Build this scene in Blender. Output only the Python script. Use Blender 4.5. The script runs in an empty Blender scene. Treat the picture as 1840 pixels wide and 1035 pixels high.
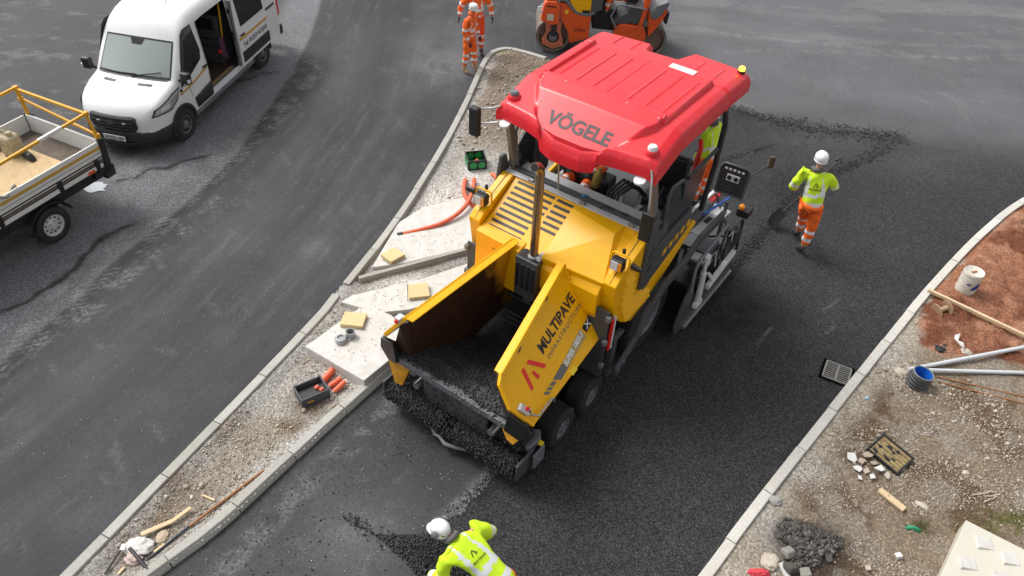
import bpy, bmesh, math, random
import numpy as np
from mathutils import Vector, Matrix
random.seed(7); RNG = np.random.default_rng(11)
SC = bpy.context.scene
COL = SC.collection
R = math.radians
# ------------------------------------------------------------------ camera
FPX, PITCH, ROLL, CAMH = 1420.0, R(42), R(-3.5), 8.4
cd = bpy.data.cameras.new('camera'); cam = bpy.data.objects.new('camera', cd); COL.objects.link(cam)
cd.sensor_width = 36; cd.lens = 36 * FPX / 1840; cd.clip_end = 2000; cd.clip_start = 0.1
fwd = Vector((0, math.cos(PITCH), -math.sin(PITCH))); rt0 = Vector((1, 0, 0)); up0 = rt0.cross(fwd)
rt = math.cos(ROLL) * rt0 - math.sin(ROLL) * up0
up = math.sin(ROLL) * rt0 + math.cos(ROLL) * up0
cam.matrix_world = Matrix(((rt.x, up.x, -fwd.x, 0), (rt.y, up.y, -fwd.y, 0), (rt.z, up.z, -fwd.z, CAMH), (0, 0, 0, 1)))
SC.camera = cam
# ------------------------------------------------------------------ world, sun, exposure
W = bpy.data.worlds.new('World'); SC.world = W; W.use_nodes = True
wn = W.node_tree; bg = wn.nodes['Background']
sky = wn.nodes.new('ShaderNodeTexSky'); sky.sky_type = 'NISHITA'; sky.sun_disc = False
SUN_EL, SUN_AZ = R(52), R(-60)
sky.sun_elevation = SUN_EL; sky.sun_rotation = SUN_AZ
sky.air_density = 1.0; sky.dust_density = 4.0; sky.ozone_density = 1.0
hs = wn.nodes.new('ShaderNodeHueSaturation'); hs.inputs['Saturation'].default_value = 0.16
wn.links.new(sky.outputs[0], hs.inputs['Color']); wn.links.new(hs.outputs[0], bg.inputs['Color'])
bg.inputs['Strength'].default_value = 0.15
sl = bpy.data.lights.new('sun', 'SUN'); sl.energy = 1.5; sl.angle = R(24); sl.color = (1.0, 0.97, 0.93)
so = bpy.data.objects.new('sun', sl); COL.objects.link(so)
sdir = Vector((math.sin(SUN_AZ) * math.cos(SUN_EL), math.cos(SUN_AZ) * math.cos(SUN_EL), math.sin(SUN_EL)))
so.rotation_euler = sdir.to_track_quat('Z', 'Y').to_euler(); so.location = sdir * 40
SC.view_settings.view_transform = 'Standard'; SC.view_settings.look = 'None'
SC.view_settings.exposure = 0.45; SC.view_settings.gamma = 1.0; SC.view_settings.use_curve_mapping = False
SC.cycles.max_bounces = 5; SC.cycles.diffuse_bounces = 3; SC.cycles.glossy_bounces = 3
SC.cycles.use_adaptive_sampling = True
try: SC.cycles.use_denoising = True
except Exception: pass

# ------------------------------------------------------------------ ground survey: where a sight line meets the level z
def G(px, py, z=0.0):
    u = (px - 920) / FPX; v = (py - 517.5) / FPX
    c, s = math.cos(ROLL), math.sin(ROLL)
    u, v = c * u - s * v, s * u + c * v
    dn = math.sin(PITCH) + v * math.cos(PITCH); fw = math.cos(PITCH) - v * math.sin(PITCH)
    t = (CAMH - z) / dn
    return (u * t, fw * t)
def GV(px, py, z=0.0):
    a = G(px, py, z); return Vector((a[0], a[1], z))
def GL(pts, z=0.0): return [G(x, y, z) for x, y in pts]

# ------------------------------------------------------------------ materials
MATS = {}
def nodes(name):
    m = bpy.data.materials.new(name); m.use_nodes = True
    nt = m.node_tree; b = nt.nodes['Principled BSDF']
    return m, nt, b
def N(nt, typ, **kw):
    n = nt.nodes.new(typ)
    for k, v in kw.items():
        if k in n.inputs.keys(): n.inputs[k].default_value = v
        else: setattr(n, k, v)
    return n
def coords(nt, scale=1.0, obj=True):
    tc = N(nt, 'ShaderNodeTexCoord'); return tc.outputs['Object' if obj else 'Generated']
def ramp(nt, fac, stops):
    r = N(nt, 'ShaderNodeValToRGB'); e = r.color_ramp.elements
    while len(e) > 1: e.remove(e[-1])
    e[0].position = stops[0][0]; c = stops[0][1]; e[0].color = (*c, 1) if len(c) == 3 else c
    for p, c in stops[1:]:
        x = e.new(p); x.color = (*c, 1) if len(c) == 3 else c
    nt.links.new(fac, r.inputs[0]); return r.outputs[0]
def noise(nt, vec, scale, detail=4, rough=0.55, dist=0.0):
    n = N(nt, 'ShaderNodeTexNoise'); n.inputs['Scale'].default_value = scale; n.inputs['Detail'].default_value = detail
    n.inputs['Roughness'].default_value = rough; n.inputs['Distortion'].default_value = dist
    nt.links.new(vec, n.inputs['Vector']); return n.outputs['Fac']
def voro(nt, vec, scale, feature='F1', out='Distance'):
    n = N(nt, 'ShaderNodeTexVoronoi'); n.feature = feature; n.inputs['Scale'].default_value = scale
    nt.links.new(vec, n.inputs['Vector']); return n.outputs[out]
def mix(nt, fac, a, b, mode='MIX'):
    n = N(nt, 'ShaderNodeMix'); n.data_type = 'RGBA'; n.blend_type = mode
    for i, x in ((0, fac), (6, a), (7, b)):
        if hasattr(x, 'links') or hasattr(x, 'is_linked'): nt.links.new(x, n.inputs[i])
        elif i == 0: n.inputs[0].default_value = x
        else: n.inputs[i].default_value = (*x, 1)
    return n.outputs[2]
def mth(nt, op, a, b=None, clamp=False):
    n = N(nt, 'ShaderNodeMath'); n.operation = op; n.use_clamp = clamp
    for i, x in ((0, a), (1, b)):
        if x is None: continue
        if hasattr(x, 'is_linked'): nt.links.new(x, n.inputs[i])
        else: n.inputs[i].default_value = x
    return n.outputs[0]
def bump(nt, b, h, strength=0.3, dist=0.01):
    n = N(nt, 'ShaderNodeBump'); n.inputs['Strength'].default_value = strength; n.inputs['Distance'].default_value = dist
    nt.links.new(h, n.inputs['Height']); nt.links.new(n.outputs[0], b.inputs['Normal'])
def mat(name, col, rough=0.5, metal=0.0, var=0.12, dirt=0.0, dirtcol=(0.06, 0.05, 0.04), bumpy=0.0, bscale=60, spec=0.5, coat=0.0, nscale=3.0, emit=None):
    if name in MATS: return MATS[name]
    m, nt, b = nodes(name); vec = coords(nt)
    n1 = noise(nt, vec, nscale, 6, 0.6)
    c = mix(nt, n1, tuple(x * (1 - var) for x in col), tuple(min(1, x * (1 + var)) for x in col))
    if dirt > 0:
        n2 = noise(nt, vec, nscale * 2.3, 8, 0.7, 0.5)
        f = ramp(nt, n2, [(0.52 - dirt * 0.25, (0, 0, 0)), (0.75, (1, 1, 1))])
        f = mth(nt, 'MULTIPLY', f, min(1, dirt * 1.3))
        c = mix(nt, f, c, dirtcol)
    nt.links.new(c, b.inputs['Base Color'])
    r = mth(nt, 'ADD', mth(nt, 'MULTIPLY', n1, 0.18), rough - 0.09, True); nt.links.new(r, b.inputs['Roughness'])
    b.inputs['Metallic'].default_value = metal; b.inputs['Specular IOR Level'].default_value = spec
    if coat: b.inputs['Coat Weight'].default_value = coat; b.inputs['Coat Roughness'].default_value = 0.12
    if bumpy: bump(nt, b, noise(nt, vec, bscale, 5, 0.65), bumpy, 0.01)
    if emit: b.inputs['Emission Color'].default_value = (*emit[0], 1); b.inputs['Emission Strength'].default_value = emit[1]
    MATS[name] = m; return m

# ------------------------------------------------------------------ mesh builder
class MB:
    def __init__(s): s.v = []; s.f = []; s.mi = []
    def add(s, vs, fs, mi=0):
        o = len(s.v); s.v += [tuple(v) for v in vs]; s.f += [tuple(i + o for i in f) for f in fs]; s.mi += [mi] * len(fs); return s
    def box(s, a, b, rot=None, piv=None, mi=0):
        x0, y0, z0 = a; x1, y1, z1 = b
        vs = [Vector(p) for p in ((x0, y0, z0), (x1, y0, z0), (x1, y1, z0), (x0, y1, z0), (x0, y0, z1), (x1, y0, z1), (x1, y1, z1), (x0, y1, z1))]
        if rot is not None:
            c = Vector(piv) if piv else (Vector(a) + Vector(b)) / 2
            vs = [rot @ (v - c) + c for v in vs]
        return s.add(vs, [(0, 3, 2, 1), (4, 5, 6, 7), (0, 1, 5, 4), (1, 2, 6, 5), (2, 3, 7, 6), (3, 0, 4, 7)], mi)
    def hexa(s, p, mi=0):           # 8 points: bottom 4 (ccw) then top 4
        return s.add(p, [(0, 3, 2, 1), (4, 5, 6, 7), (0, 1, 5, 4), (1, 2, 6, 5), (2, 3, 7, 6), (3, 0, 4, 7)], mi)
    def prism(s, poly, vec, mi=0):  # 3d polygon extruded by vec
        n = len(poly); a = [Vector(p) for p in poly]; v = Vector(vec); b = [p + v for p in a]
        return s.add(a + b, [tuple(range(n))[::-1], tuple(range(n, 2 * n))] + [(i, (i + 1) % n, n + (i + 1) % n, n + i) for i in range(n)], mi)
    def yz(s, poly, x0, x1, mi=0): return s.prism([(x0, y, z) for y, z in poly], (x1 - x0, 0, 0), mi)
    def xz(s, poly, y0, y1, mi=0): return s.prism([(x, y0, z) for x, z in poly], (0, y1 - y0, 0), mi)
    def xy(s, poly, z0, z1, mi=0): return s.prism([(x, y, z0) for x, y in poly], (0, 0, z1 - z0), mi)
    def ring(s, c, ax, r, n, ph=0):
        ax = Vector(ax).normalized(); t = Vector((0, 0, 1)) if abs(ax.z) < 0.9 else Vector((1, 0, 0))
        u = ax.cross(t).normalized(); w = ax.cross(u)
        return [Vector(c) + u * (r * math.cos(2 * math.pi * i / n + ph)) + w * (r * math.sin(2 * math.pi * i / n + ph)) for i in range(n)]
    def lathe(s, prof, c, ax, n=24, mi=0, caps=True):   # prof [(radius, distance along axis)]
        ax = Vector(ax).normalized(); c = Vector(c); vs = []; fs = []
        for r, h in prof: vs += s.ring(c + ax * h, ax, max(r, 1e-4), n)
        for k in range(len(prof) - 1):
            for i in range(n):
                j = (i + 1) % n; fs.append((k * n + i, k * n + j, (k + 1) * n + j, (k + 1) * n + i))
        if caps: fs.append(tuple(range(n))[::-1]); fs.append(tuple(range((len(prof) - 1) * n, len(prof) * n)))
        return s.add(vs, fs, mi)
    def cyl(s, a, b, r, r2=None, n=14, mi=0):
        a, b = Vector(a), Vector(b); L = (b - a).length
        return s.lathe([(r, 0), (r if r2 is None else r2, L)], a, b - a, n, mi)
    def tube(s, pts, r, n=8, mi=0, closed=False):
        pts = [Vector(p) for p in pts]; m = len(pts); vs = []; fs = []; prev = None
        rs = r if isinstance(r, (list, tuple)) else [r] * m
        for i, p in enumerate(pts):
            d = (pts[(i + 1) % m] if (i < m - 1 or closed) else p) - (pts[i - 1] if (i > 0 or closed) else p)
            d.normalize()
            if prev is None:
                t = Vector((0, 0, 1)) if abs(d.z) < 0.9 else Vector((1, 0, 0)); u = d.cross(t).normalized()
            else: u = (prev - d * prev.dot(d)).normalized()
            prev = u; w = d.cross(u)
            vs += [p + u * (rs[i] * math.cos(2 * math.pi * k / n)) + w * (rs[i] * math.sin(2 * math.pi * k / n)) for k in range(n)]
        for i in range(m if closed else m - 1):
            for k in range(n):
                a, b2 = i * n + k, i * n + (k + 1) % n; c2, d2 = ((i + 1) % m) * n + (k + 1) % n, ((i + 1) % m) * n + k
                fs.append((a, b2, c2, d2))
        if not closed: fs.append(tuple(range(n))[::-1]); fs.append(tuple(range((m - 1) * n, m * n)))
        return s.add(vs, fs, mi)
    def bar(s, a, b, w, h=None, upv=(0, 0, 1), mi=0):   # rectangular bar
        a, b = Vector(a), Vector(b); h = h or w; d = (b - a).normalized(); u = d.cross(Vector(upv))
        if u.length < 1e-4: u = d.cross(Vector((1, 0, 0)))
        u.normalize(); v = u.cross(d)
        c = lambda p, i, j: p + u * (w / 2 * i) + v * (h / 2 * j)
        return s.hexa([c(a, -1, -1), c(a, 1, -1), c(b, 1, -1), c(b, -1, -1), c(a, -1, 1), c(a, 1, 1), c(b, 1, 1), c(b, -1, 1)], mi)
    def grid(s, fn, nu, nv, mi=0):
        vs = [fn(i / nu, j / nv) for i in range(nu + 1) for j in range(nv + 1)]
        return s.add(vs, [(i * (nv + 1) + j, (i + 1) * (nv + 1) + j, (i + 1) * (nv + 1) + j + 1, i * (nv + 1) + j + 1) for i in range(nu) for j in range(nv)], mi)
    def mesh(s, name, mats, smooth=None):
        me = bpy.data.meshes.new(name); me.from_pydata(s.v, [], s.f)
        ml = mats if isinstance(mats, (list, tuple)) else [mats]
        for m in ml: me.materials.append(m)
        if len(ml) > 1: me.polygons.foreach_set('material_index', s.mi)
        bm = bmesh.new(); bm.from_mesh(me); bmesh.ops.recalc_face_normals(bm, faces=bm.faces); bm.to_mesh(me); bm.free()
        if smooth is not None: me.shade_smooth(); me.set_sharp_from_angle(angle=R(smooth))
        return me
    def build(s, name, mats, parent=None, bevel=0, smooth=None, seg=2, **props):
        o = link(name, s.mesh(name, mats, smooth), parent, **props)
        if bevel:
            b = o.modifiers.new('bevel', 'BEVEL'); b.width = bevel; b.segments = seg; b.limit_method = 'ANGLE'; b.angle_limit = R(35)
            b.harden_normals = False
        return o
def link(name, data, parent=None, loc=None, rz=None, **props):
    o = bpy.data.objects.new(name, data); COL.objects.link(o)
    if parent is not None: o.parent = parent
    if loc is not None: o.location = loc
    if rz is not None: o.rotation_euler = (0, 0, rz)
    for k, v in props.items(): o[k] = v
    return o
def thing(name, label, cat, loc=(0, 0, 0), rz=0.0, group=None):
    o = link(name, None, None, loc, rz, label=label, category=cat); o.empty_display_size = 0.2
    if group: o['group'] = group
    return o
def struct(o): o['kind'] = 'structure'; return o
def stuff(o, label=None, cat=None):
    o['kind'] = 'stuff'
    if label: o['label'] = label
    if cat: o['category'] = cat
    return o
def tag(o, label, cat, group=None):
    o['label'] = label; o['category'] = cat
    if group: o['group'] = group
    return o
def copy_tree(o, parent=None):
    c = o.copy(); COL.objects.link(c)
    if parent is not None: c.parent = parent
    for ch in list(o.children): copy_tree(ch, c)
    return c
def text_mesh(txt, size=1.0, bold=0.0, depth=0.0, align='CENTER', xs=1.0, shear=0.0, spacing=1.0):
    cu = bpy.data.curves.new('t', 'FONT'); cu.body = txt; cu.size = size; cu.offset = bold; cu.extrude = depth; cu.align_x = align; cu.align_y = 'CENTER'
    cu.shear = shear; cu.space_character = spacing; cu.resolution_u = 4
    o = bpy.data.objects.new('t', cu); COL.objects.link(o)
    bpy.context.view_layer.update()
    me = bpy.data.meshes.new_from_object(o.evaluated_get(bpy.context.evaluated_depsgraph_get()))
    bpy.data.objects.remove(o); bpy.data.curves.remove(cu)
    if xs != 1.0: me.transform(Matrix.Diagonal((xs, 1, 1, 1)))
    return me
def frame(o, xdir, ydir):
    x = Vector(xdir).normalized(); y = Vector(ydir); y = (y - x * y.dot(x)).normalized(); z = x.cross(y)
    return Matrix(((x.x, y.x, z.x, o[0]), (x.y, y.y, z.y, o[1]), (x.z, y.z, z.z, o[2]), (0, 0, 0, 1)))
def lettering(txt, m, parent, o, xdir, ydir, width, height=None, bold=0.0, name='lettering', depth=0.0015, **kw):
    me = text_mesh(txt, 1.0, bold, 0.0, **kw)
    co = np.array([v.co for v in me.vertices]); w = np.ptp(co[:, 0]); h = np.ptp(co[:, 1]); c = (co.max(0) + co.min(0)) / 2
    sx = width / w; sy = (height / h) if height else sx
    fr = frame(o, xdir, ydir)
    me.transform(Matrix.Translation((0, 0, 0)) @ Matrix.Diagonal((sx, sy, 1, 1)) @ Matrix.Translation((-c[0], -c[1], 0)))
    me.transform(fr); me.name = name; me.materials.clear(); me.materials.append(m)
    return link(name, me, parent)

# ------------------------------------------------------------------ numpy noise and grids
def vnoise(x, y, seed=0):
    xi = np.floor(x).astype(np.int64); yi = np.floor(y).astype(np.int64); fx = x - xi; fy = y - yi
    def h(a, b):
        n = (a * 374761393 + b * 668265263 + seed * 1442695041) & 0xffffffff
        n = ((n ^ (n >> 13)) * 1274126177) & 0xffffffff; n = (n ^ (n >> 16)) & 0xffffff
        return n / float(0xffffff)
    u = fx * fx * (3 - 2 * fx); v = fy * fy * (3 - 2 * fy)
    return (h(xi, yi) * (1 - u) + h(xi + 1, yi) * u) * (1 - v) + (h(xi, yi + 1) * (1 - u) + h(xi + 1, yi + 1) * u) * v
def fbm(x, y, s, o=4, seed=0, g=0.5):
    t = 0; a = 1; n = 0
    for i in range(o): t = t + a * vnoise(x * s * 2 ** i + 17 * i, y * s * 2 ** i - 9 * i, seed + i); n += a; a *= g
    return t / n
def inside(x, y, poly):
    r = np.zeros(x.shape, bool); n = len(poly)
    for i in range(n):
        x0, y0 = poly[i]; x1, y1 = poly[(i + 1) % n]
        c = ((y0 > y) != (y1 > y)); d = (y1 - y0) if y1 != y0 else 1e-9
        r ^= c & (x < (x1 - x0) * (y - y0) / d + x0)
    return r
def pdist(x, y, pl):
    """distance to a polyline, distance along it, and signed side"""
    best = np.full(x.shape, 1e9); al = np.zeros(x.shape); sd = np.zeros(x.shape); acc = 0
    for (x0, y0), (x1, y1) in zip(pl[:-1], pl[1:]):
        dx, dy = x1 - x0, y1 - y0; L2 = dx * dx + dy * dy; L = math.sqrt(L2)
        t = np.clip(((x - x0) * dx + (y - y0) * dy) / L2, 0, 1)
        qx, qy = x - (x0 + t * dx), y - (y0 + t * dy); d = np.hypot(qx, qy); m = d < best
        best[m] = d[m]; al[m] = (acc + t * L)[m]; sd[m] = np.sign(dx * qy - dy * qx)[m]; acc += L
    return best, al, sd
def sstep(a, b, x): t = np.clip((x - a) / (b - a), 0, 1); return t * t * (3 - 2 * t)
def grid_sheet(name, x0, x1, y0, y1, res, hfn, cfn, m, keep=None, smooth=True):
    nx = int((x1 - x0) / res) + 1; ny = int((y1 - y0) / res) + 1
    X, Y = np.meshgrid(np.linspace(x0, x1, nx), np.linspace(y0, y1, ny), indexing='ij'); X = X.ravel(); Y = Y.ravel()
    idx = np.arange(nx * ny).reshape(nx, ny)
    q = np.stack([idx[:-1, :-1], idx[1:, :-1], idx[1:, 1:], idx[:-1, 1:]], -1).reshape(-1, 4)
    if keep is not None:
        k = keep(X, Y); q = q[k[q].all(1)]
    used = np.unique(q); rm = np.full(nx * ny, -1); rm[used] = np.arange(len(used)); q = rm[q]; X = X[used]; Y = Y[used]
    Z = hfn(X, Y)
    me = bpy.data.meshes.new(name); me.vertices.add(len(X)); me.vertices.foreach_set('co', np.stack([X, Y, Z], -1).ravel().astype(np.float32))
    me.loops.add(q.size); me.loops.foreach_set('vertex_index', q.ravel().astype(np.int32))
    me.polygons.add(len(q)); me.polygons.foreach_set('loop_start', np.arange(0, q.size, 4, dtype=np.int32)); me.polygons.foreach_set('loop_total', np.full(len(q), 4, np.int32))
    me.update(calc_edges=True)
    c = cfn(X, Y); c4 = np.ones((len(X), 4), np.float32)
    for i in range(3): c4[:, i] = c[i]
    at = me.color_attributes.new('Col', 'FLOAT_COLOR', 'POINT'); at.data.foreach_set('color', c4.ravel())
    me.materials.append(m)
    if smooth: me.shade_smooth()
    return link(name, me)
ICO_V = None
def stones(name, P, S, m, flat=0.7, seed=1, lod=0, col=None):
    """P (n,3) positions, S (n,) sizes -> one mesh of n small irregular stones"""
    global ICO_V
    bm = bmesh.new()
    if lod == 0: bmesh.ops.create_icosphere(bm, subdivisions=1, radius=1)
    else: bmesh.ops.create_cube(bm, size=1.25); bmesh.ops.triangulate(bm, faces=bm.faces)
    V = np.array([v.co for v in bm.verts]); F = np.array([[v.index for v in f.verts] for f in bm.faces]); bm.free()
    r = np.random.default_rng(seed); n = len(P); P = np.asarray(P); S = np.asarray(S)
    vs = V[None] * (0.72 + 0.56 * r.random((n, len(V), 1))) * np.stack([0.75 + 0.6 * r.random(n), 0.7 + 0.4 * r.random(n), flat * (0.7 + 0.5 * r.random(n))], -1)[:, None]
    a = r.random(n) * 6.283; t = (r.random(n) - 0.5) * 0.9
    ca, sa, ct, st = np.cos(a), np.sin(a), np.cos(t), np.sin(t)
    x, y, z = vs[..., 0], vs[..., 1], vs[..., 2]
    y, z = y * ct[:, None] - z * st[:, None], y * st[:, None] + z * ct[:, None]
    x, y = x * ca[:, None] - y * sa[:, None], x * sa[:, None] + y * ca[:, None]
    vs = np.stack([x, y, z], -1) * (S[:, None, None] * 0.5) + P[:, None]
    fs = (F[None] + (np.arange(n) * len(V))[:, None, None]).reshape(-1, 3)
    me = bpy.data.meshes.new(name); me.vertices.add(n * len(V)); me.vertices.foreach_set('co', vs.astype(np.float32).ravel())
    me.loops.add(fs.size); me.loops.foreach_set('vertex_index', fs.ravel().astype(np.int32))
    me.polygons.add(len(fs)); me.polygons.foreach_set('loop_start', np.arange(0, fs.size, 3, dtype=np.int32)); me.polygons.foreach_set('loop_total', np.full(len(fs), 3, np.int32))
    me.update(calc_edges=True); me.materials.append(m)
    return link(name, me)
def stone_mat(name, cols, rough=0.85, bumpy=0.4):
    if name in MATS: return MATS[name]
    m, nt, b = nodes(name); g = N(nt, 'ShaderNodeNewGeometry')
    c = ramp(nt, g.outputs['Random Per Island'], [(i / max(1, len(cols) - 1), c) for i, c in enumerate(cols)])
    vec = coords(nt); c = mix(nt, noise(nt, vec, 40, 4), c, (0.5, 0.5, 0.5), 'OVERLAY')
    nt.links.new(c, b.inputs['Base Color']); b.inputs['Roughness'].default_value = rough
    MATS[name] = m; return m
# ================================================================== GROUND
# ---- materials driven by survey attributes (R = base tone, G = dust, B = region)
def asphalt_mat(name, scale=1.0):
    m, nt, b = nodes(name); vec = coords(nt)
    at = N(nt, 'ShaderNodeAttribute'); at.attribute_name = 'Col'; sp = N(nt, 'ShaderNodeSeparateColor'); nt.links.new(at.outputs['Color'], sp.inputs[0])
    tone, dust, coarse = sp.outputs[0], sp.outputs[1], sp.outputs[2]
    g1 = noise(nt, vec, 60 * scale, 3, 0.75); g2 = noise(nt, vec, 150 * scale, 2, 0.6); g3 = noise(nt, vec, 1.6, 6, 0.6); g4 = noise(nt, vec, 17, 5, 0.7)
    vo = voro(nt, vec, 98 * scale); vc = voro(nt, vec, 98 * scale, out='Color'); sc_ = N(nt, 'ShaderNodeSeparateColor'); nt.links.new(vc, sc_.inputs[0])
    cell = mth(nt, 'POWER', sc_.outputs[0], 2.2)                       # few bright stones among dark ones
    kc = mth(nt, 'ADD', 0.15, mth(nt, 'MULTIPLY', cell, 2.9))
    kf = mth(nt, 'ADD', 0.10, mth(nt, 'ADD', mth(nt, 'MULTIPLY', g1, 1.1), mth(nt, 'MULTIPLY', g2, 0.7)))
    cw = mth(nt, 'MULTIPLY', coarse, 1.25, True)
    k = mth(nt, 'ADD', mth(nt, 'MULTIPLY', kc, cw), mth(nt, 'MULTIPLY', kf, mth(nt, 'SUBTRACT', 1.0, cw)))
    k = mth(nt, 'MULTIPLY', k, mth(nt, 'ADD', 0.62, mth(nt, 'MULTIPLY', g4, 0.76)))
    k2 = mth(nt, 'ADD', 0.80, mth(nt, 'MULTIPLY', g3, 0.40))
    v = mth(nt, 'MULTIPLY', mth(nt, 'MULTIPLY', tone, k), k2)
    cc = N(nt, 'ShaderNodeCombineColor'); nt.links.new(v, cc.inputs[0]); nt.links.new(v, cc.inputs[1]); nt.links.new(mth(nt, 'MULTIPLY', v, 1.07), cc.inputs[2])
    # bright chips and pale dust
    dn = noise(nt, vec, 24, 8, 0.8); df = mth(nt, 'MULTIPLY', dust, ramp(nt, dn, [(0.42, (0, 0, 0)), (0.62, (1, 1, 1))]))
    c = mix(nt, mth(nt, 'MINIMUM', df, 0.9), cc.outputs[0], (0.25, 0.245, 0.235))
    nt.links.new(c, b.inputs['Base Color'])
    rr = mth(nt, 'ADD', 0.50, mth(nt, 'MULTIPLY', g1, 0.45), True); nt.links.new(rr, b.inputs['Roughness'])
    b.inputs['Specular IOR Level'].default_value = 0.28
    h = mth(nt, 'ADD', mth(nt, 'MULTIPLY', vo, 0.25), mth(nt, 'ADD', g1, mth(nt, 'MULTIPLY', g4, 0.8)))
    n = N(nt, 'ShaderNodeBump'); nt.links.new(h, n.inputs['Height']); n.inputs['Distance'].default_value = 0.012
    nt.links.new(mth(nt, 'ADD', 0.30, mth(nt, 'MULTIPLY', coarse, 1.0)), n.inputs['Strength']); nt.links.new(n.outputs[0], b.inputs['Normal'])
    return m
M_ROAD = asphalt_mat('asphalt_road')

OLDB = GL([(-150, 790), (0, 655), (130, 545), (200, 475), (330, 370), (430, 270), (520, 140), (560, 60), (578, 0), (590, -80)])
TRK1 = GL([(0, 655), (60, 600), (150, 520), (230, 450), (330, 350), (400, 290), (470, 225), (510, 190), (560, 120)])
TRK2 = GL([(0, 690), (120, 590), (230, 500), (330, 425), (420, 370), (480, 300)])
TRK3 = GL([(150, 570), (250, 480), (340, 400), (400, 350), (440, 300)])
CRK1 = GL([(215, 325), (245, 318), (270, 303), (300, 300), (340, 288), (375, 280)])
CRK2 = GL([(415, 146), (445, 142), (470, 133), (500, 131)])
CRK3 = GL([(0, 560), (40, 548), (80, 520), (120, 500), (180, 430), (235, 405)])
STRK = [GL([(700, 330), (560, 470), (380, 690), (150, 930)]), GL([(800, -120), (760, 60), (720, 200), (600, 380), (400, 600), (120, 860), (-300, 1200)]), GL([(640, 60), (600, 180), (480, 360), (300, 560), (60, 760)])]
LDUST = [GL([(935, 800), (893, 843), (858, 880), (815, 925), (790, 945)]), GL([(700, 690), (600, 780), (500, 870), (390, 985), (320, 1060)])]
TRD = [GL([(1100, 20), (1300, 60), (1600, 100), (1840, 110)]), GL([(1300, 10), (1500, 20), (1700, 15), (1840, 30)]), GL([(1290, 95), (1400, 92), (1600, 105), (1840, 100)]), GL([(1500, 50), (1700, 60), (1840, 50)]), GL([(1330, 65), (1500, 85), (1840, 82)])]
def road_col(x, y):
    wob = (fbm(x, y, 1.3, 3, 5) - 0.5) * 0.25
    n = fbm(x, y, 0.5, 5, 2); nf = fbm(x, y, 6, 4, 9); nl = fbm(x, y, 0.16, 3, 21)
    tone = 0.041 + 0.024 * (n - 0.5); dust = 0.05 * sstep(0.5, 0.8, n); coarse = np.full(x.shape, 0.10)
    d, al, sd = pdist(x, y, OLDB); old = sstep(-0.06, 0.06, np.where(sd > 0, d, -d) + wob * 0.2)
    xl = np.interp(y, [7, 9.2, 9.7, 11.5, 14, 18, 24], [-9.3, -8.2, -7.9, -7.45, -6.6, -6.2, -6.1])
    far_left = sstep(-0.15, 0.25, xl - x + wob)
    t_old = 0.135 + 0.05 * (n - 0.5); t_fl = 0.052 + 0.03 * (n - 0.5)
    tone = tone * (1 - old) + (t_old * (1 - far_left) + t_fl * far_left) * old
    coarse = coarse * (1 - old) + 0.42 * old; coarse = np.where((far_left > .5) & (old > .5), 0.16, coarse)
    dust = np.where(old > 0.5, 0.06 + 0.08 * nf + 0.55 * far_left * sstep(0.58, 0.74, fbm(x * 0.6, y, 3.6, 5, 33)), dust)
    # dark freshly sealed band along the joint with chevron tyre marks
    d, al, sd = pdist(x, y, TRK1); tone *= 1 - 0.35 * sstep(0.55, 0.2, d) * (fbm(x, y, 2, 3, 41) > 0.25)
    ch = (np.sin((al * 1.0 + np.where(sd > 0, d, -d) * 0.9) * 2 * math.pi / 0.13) > 0.0)
    dust += 0.75 * sstep(0.17, 0.07, np.abs(d - 0.14)) * ch * sstep(0.35, 0.6, nf) + 0.5 * sstep(0.06, 0.02, np.abs(d - 0.30)) * sstep(0.4, 0.7, nf)
    for tr, am in ((TRK3, 0.65), (TRK2, 0.28)):
        d, al, sd = pdist(x, y, tr); ch = np.sin((al - d) * 2 * math.pi / 0.16) > -0.1
        dust += am * sstep(0.20, 0.05, d) * ch * sstep(0.40, 0.62, fbm(x, y, 3.5, 4, 77))
    for c, wd in ((CRK1, 0.022), (CRK2, 0.018), (CRK3, 0.03)):
        d, al, sd = pdist(x + (fbm(x, y, 4, 3, 3) - .5) * 0.16, y + (fbm(x, y, 4, 3, 8) - .5) * 0.16, c)
        tone = tone * (1 - 0.85 * sstep(wd * 2.2, wd * 0.7, d)); tone = tone * (1 - 0.35 * sstep(0.22, 0.03, d) * (fbm(x, y, 5, 3, 51) > 0.5))
    for s_ in STRK:
        d, al, sd = pdist(x, y, s_); tone *= 1 + 0.22 * sstep(0.55, 0.1, d) * (1 - old) ; dust += 0.14 * sstep(0.5, 0.1, d) * (1 - old) * sstep(0.5, 0.8, fbm(x, y, 1.2, 4, 61))
    dust += 0.30 * sstep(0.70, 0.80, fbm(x + y * .6, y * .5, 4.5, 5, 91)) * (1 - old)
    d, al, sd = pdist(x, y, STRK[1]); q = np.where(sd > 0, d, -d); stk = fbm(al * .45, q * 5.0, 1.0, 5, 131); stk2 = fbm(al * 1.2, q * 16, 1.0, 4, 133)
    tone *= 1 + (.45 * (stk - .5) + .28 * (stk2 - .5)) * (1 - old); dust += .18 * (1 - old) * sstep(.60, .72, stk2) * sstep(.5, .62, fbm(x, y, .8, 3, 135))
    # light diesel stain near the two workers
    wx, wy = G(835, 60); e = np.exp(-(((x - wx) / 0.9) ** 2 + ((y - wy) / 1.8) ** 2)); tone += 0.045 * e * fbm(x, y, 1.5, 3, 14)
    wx, wy = G(800, 120); e = np.exp(-(((x - wx) / 0.8) ** 2 + ((y - wy) / 1.1) ** 2)); tone += 0.09 * e * fbm(x, y, 1.5, 3, 15); dust += 0.25 * e * (nf > .5)
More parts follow.
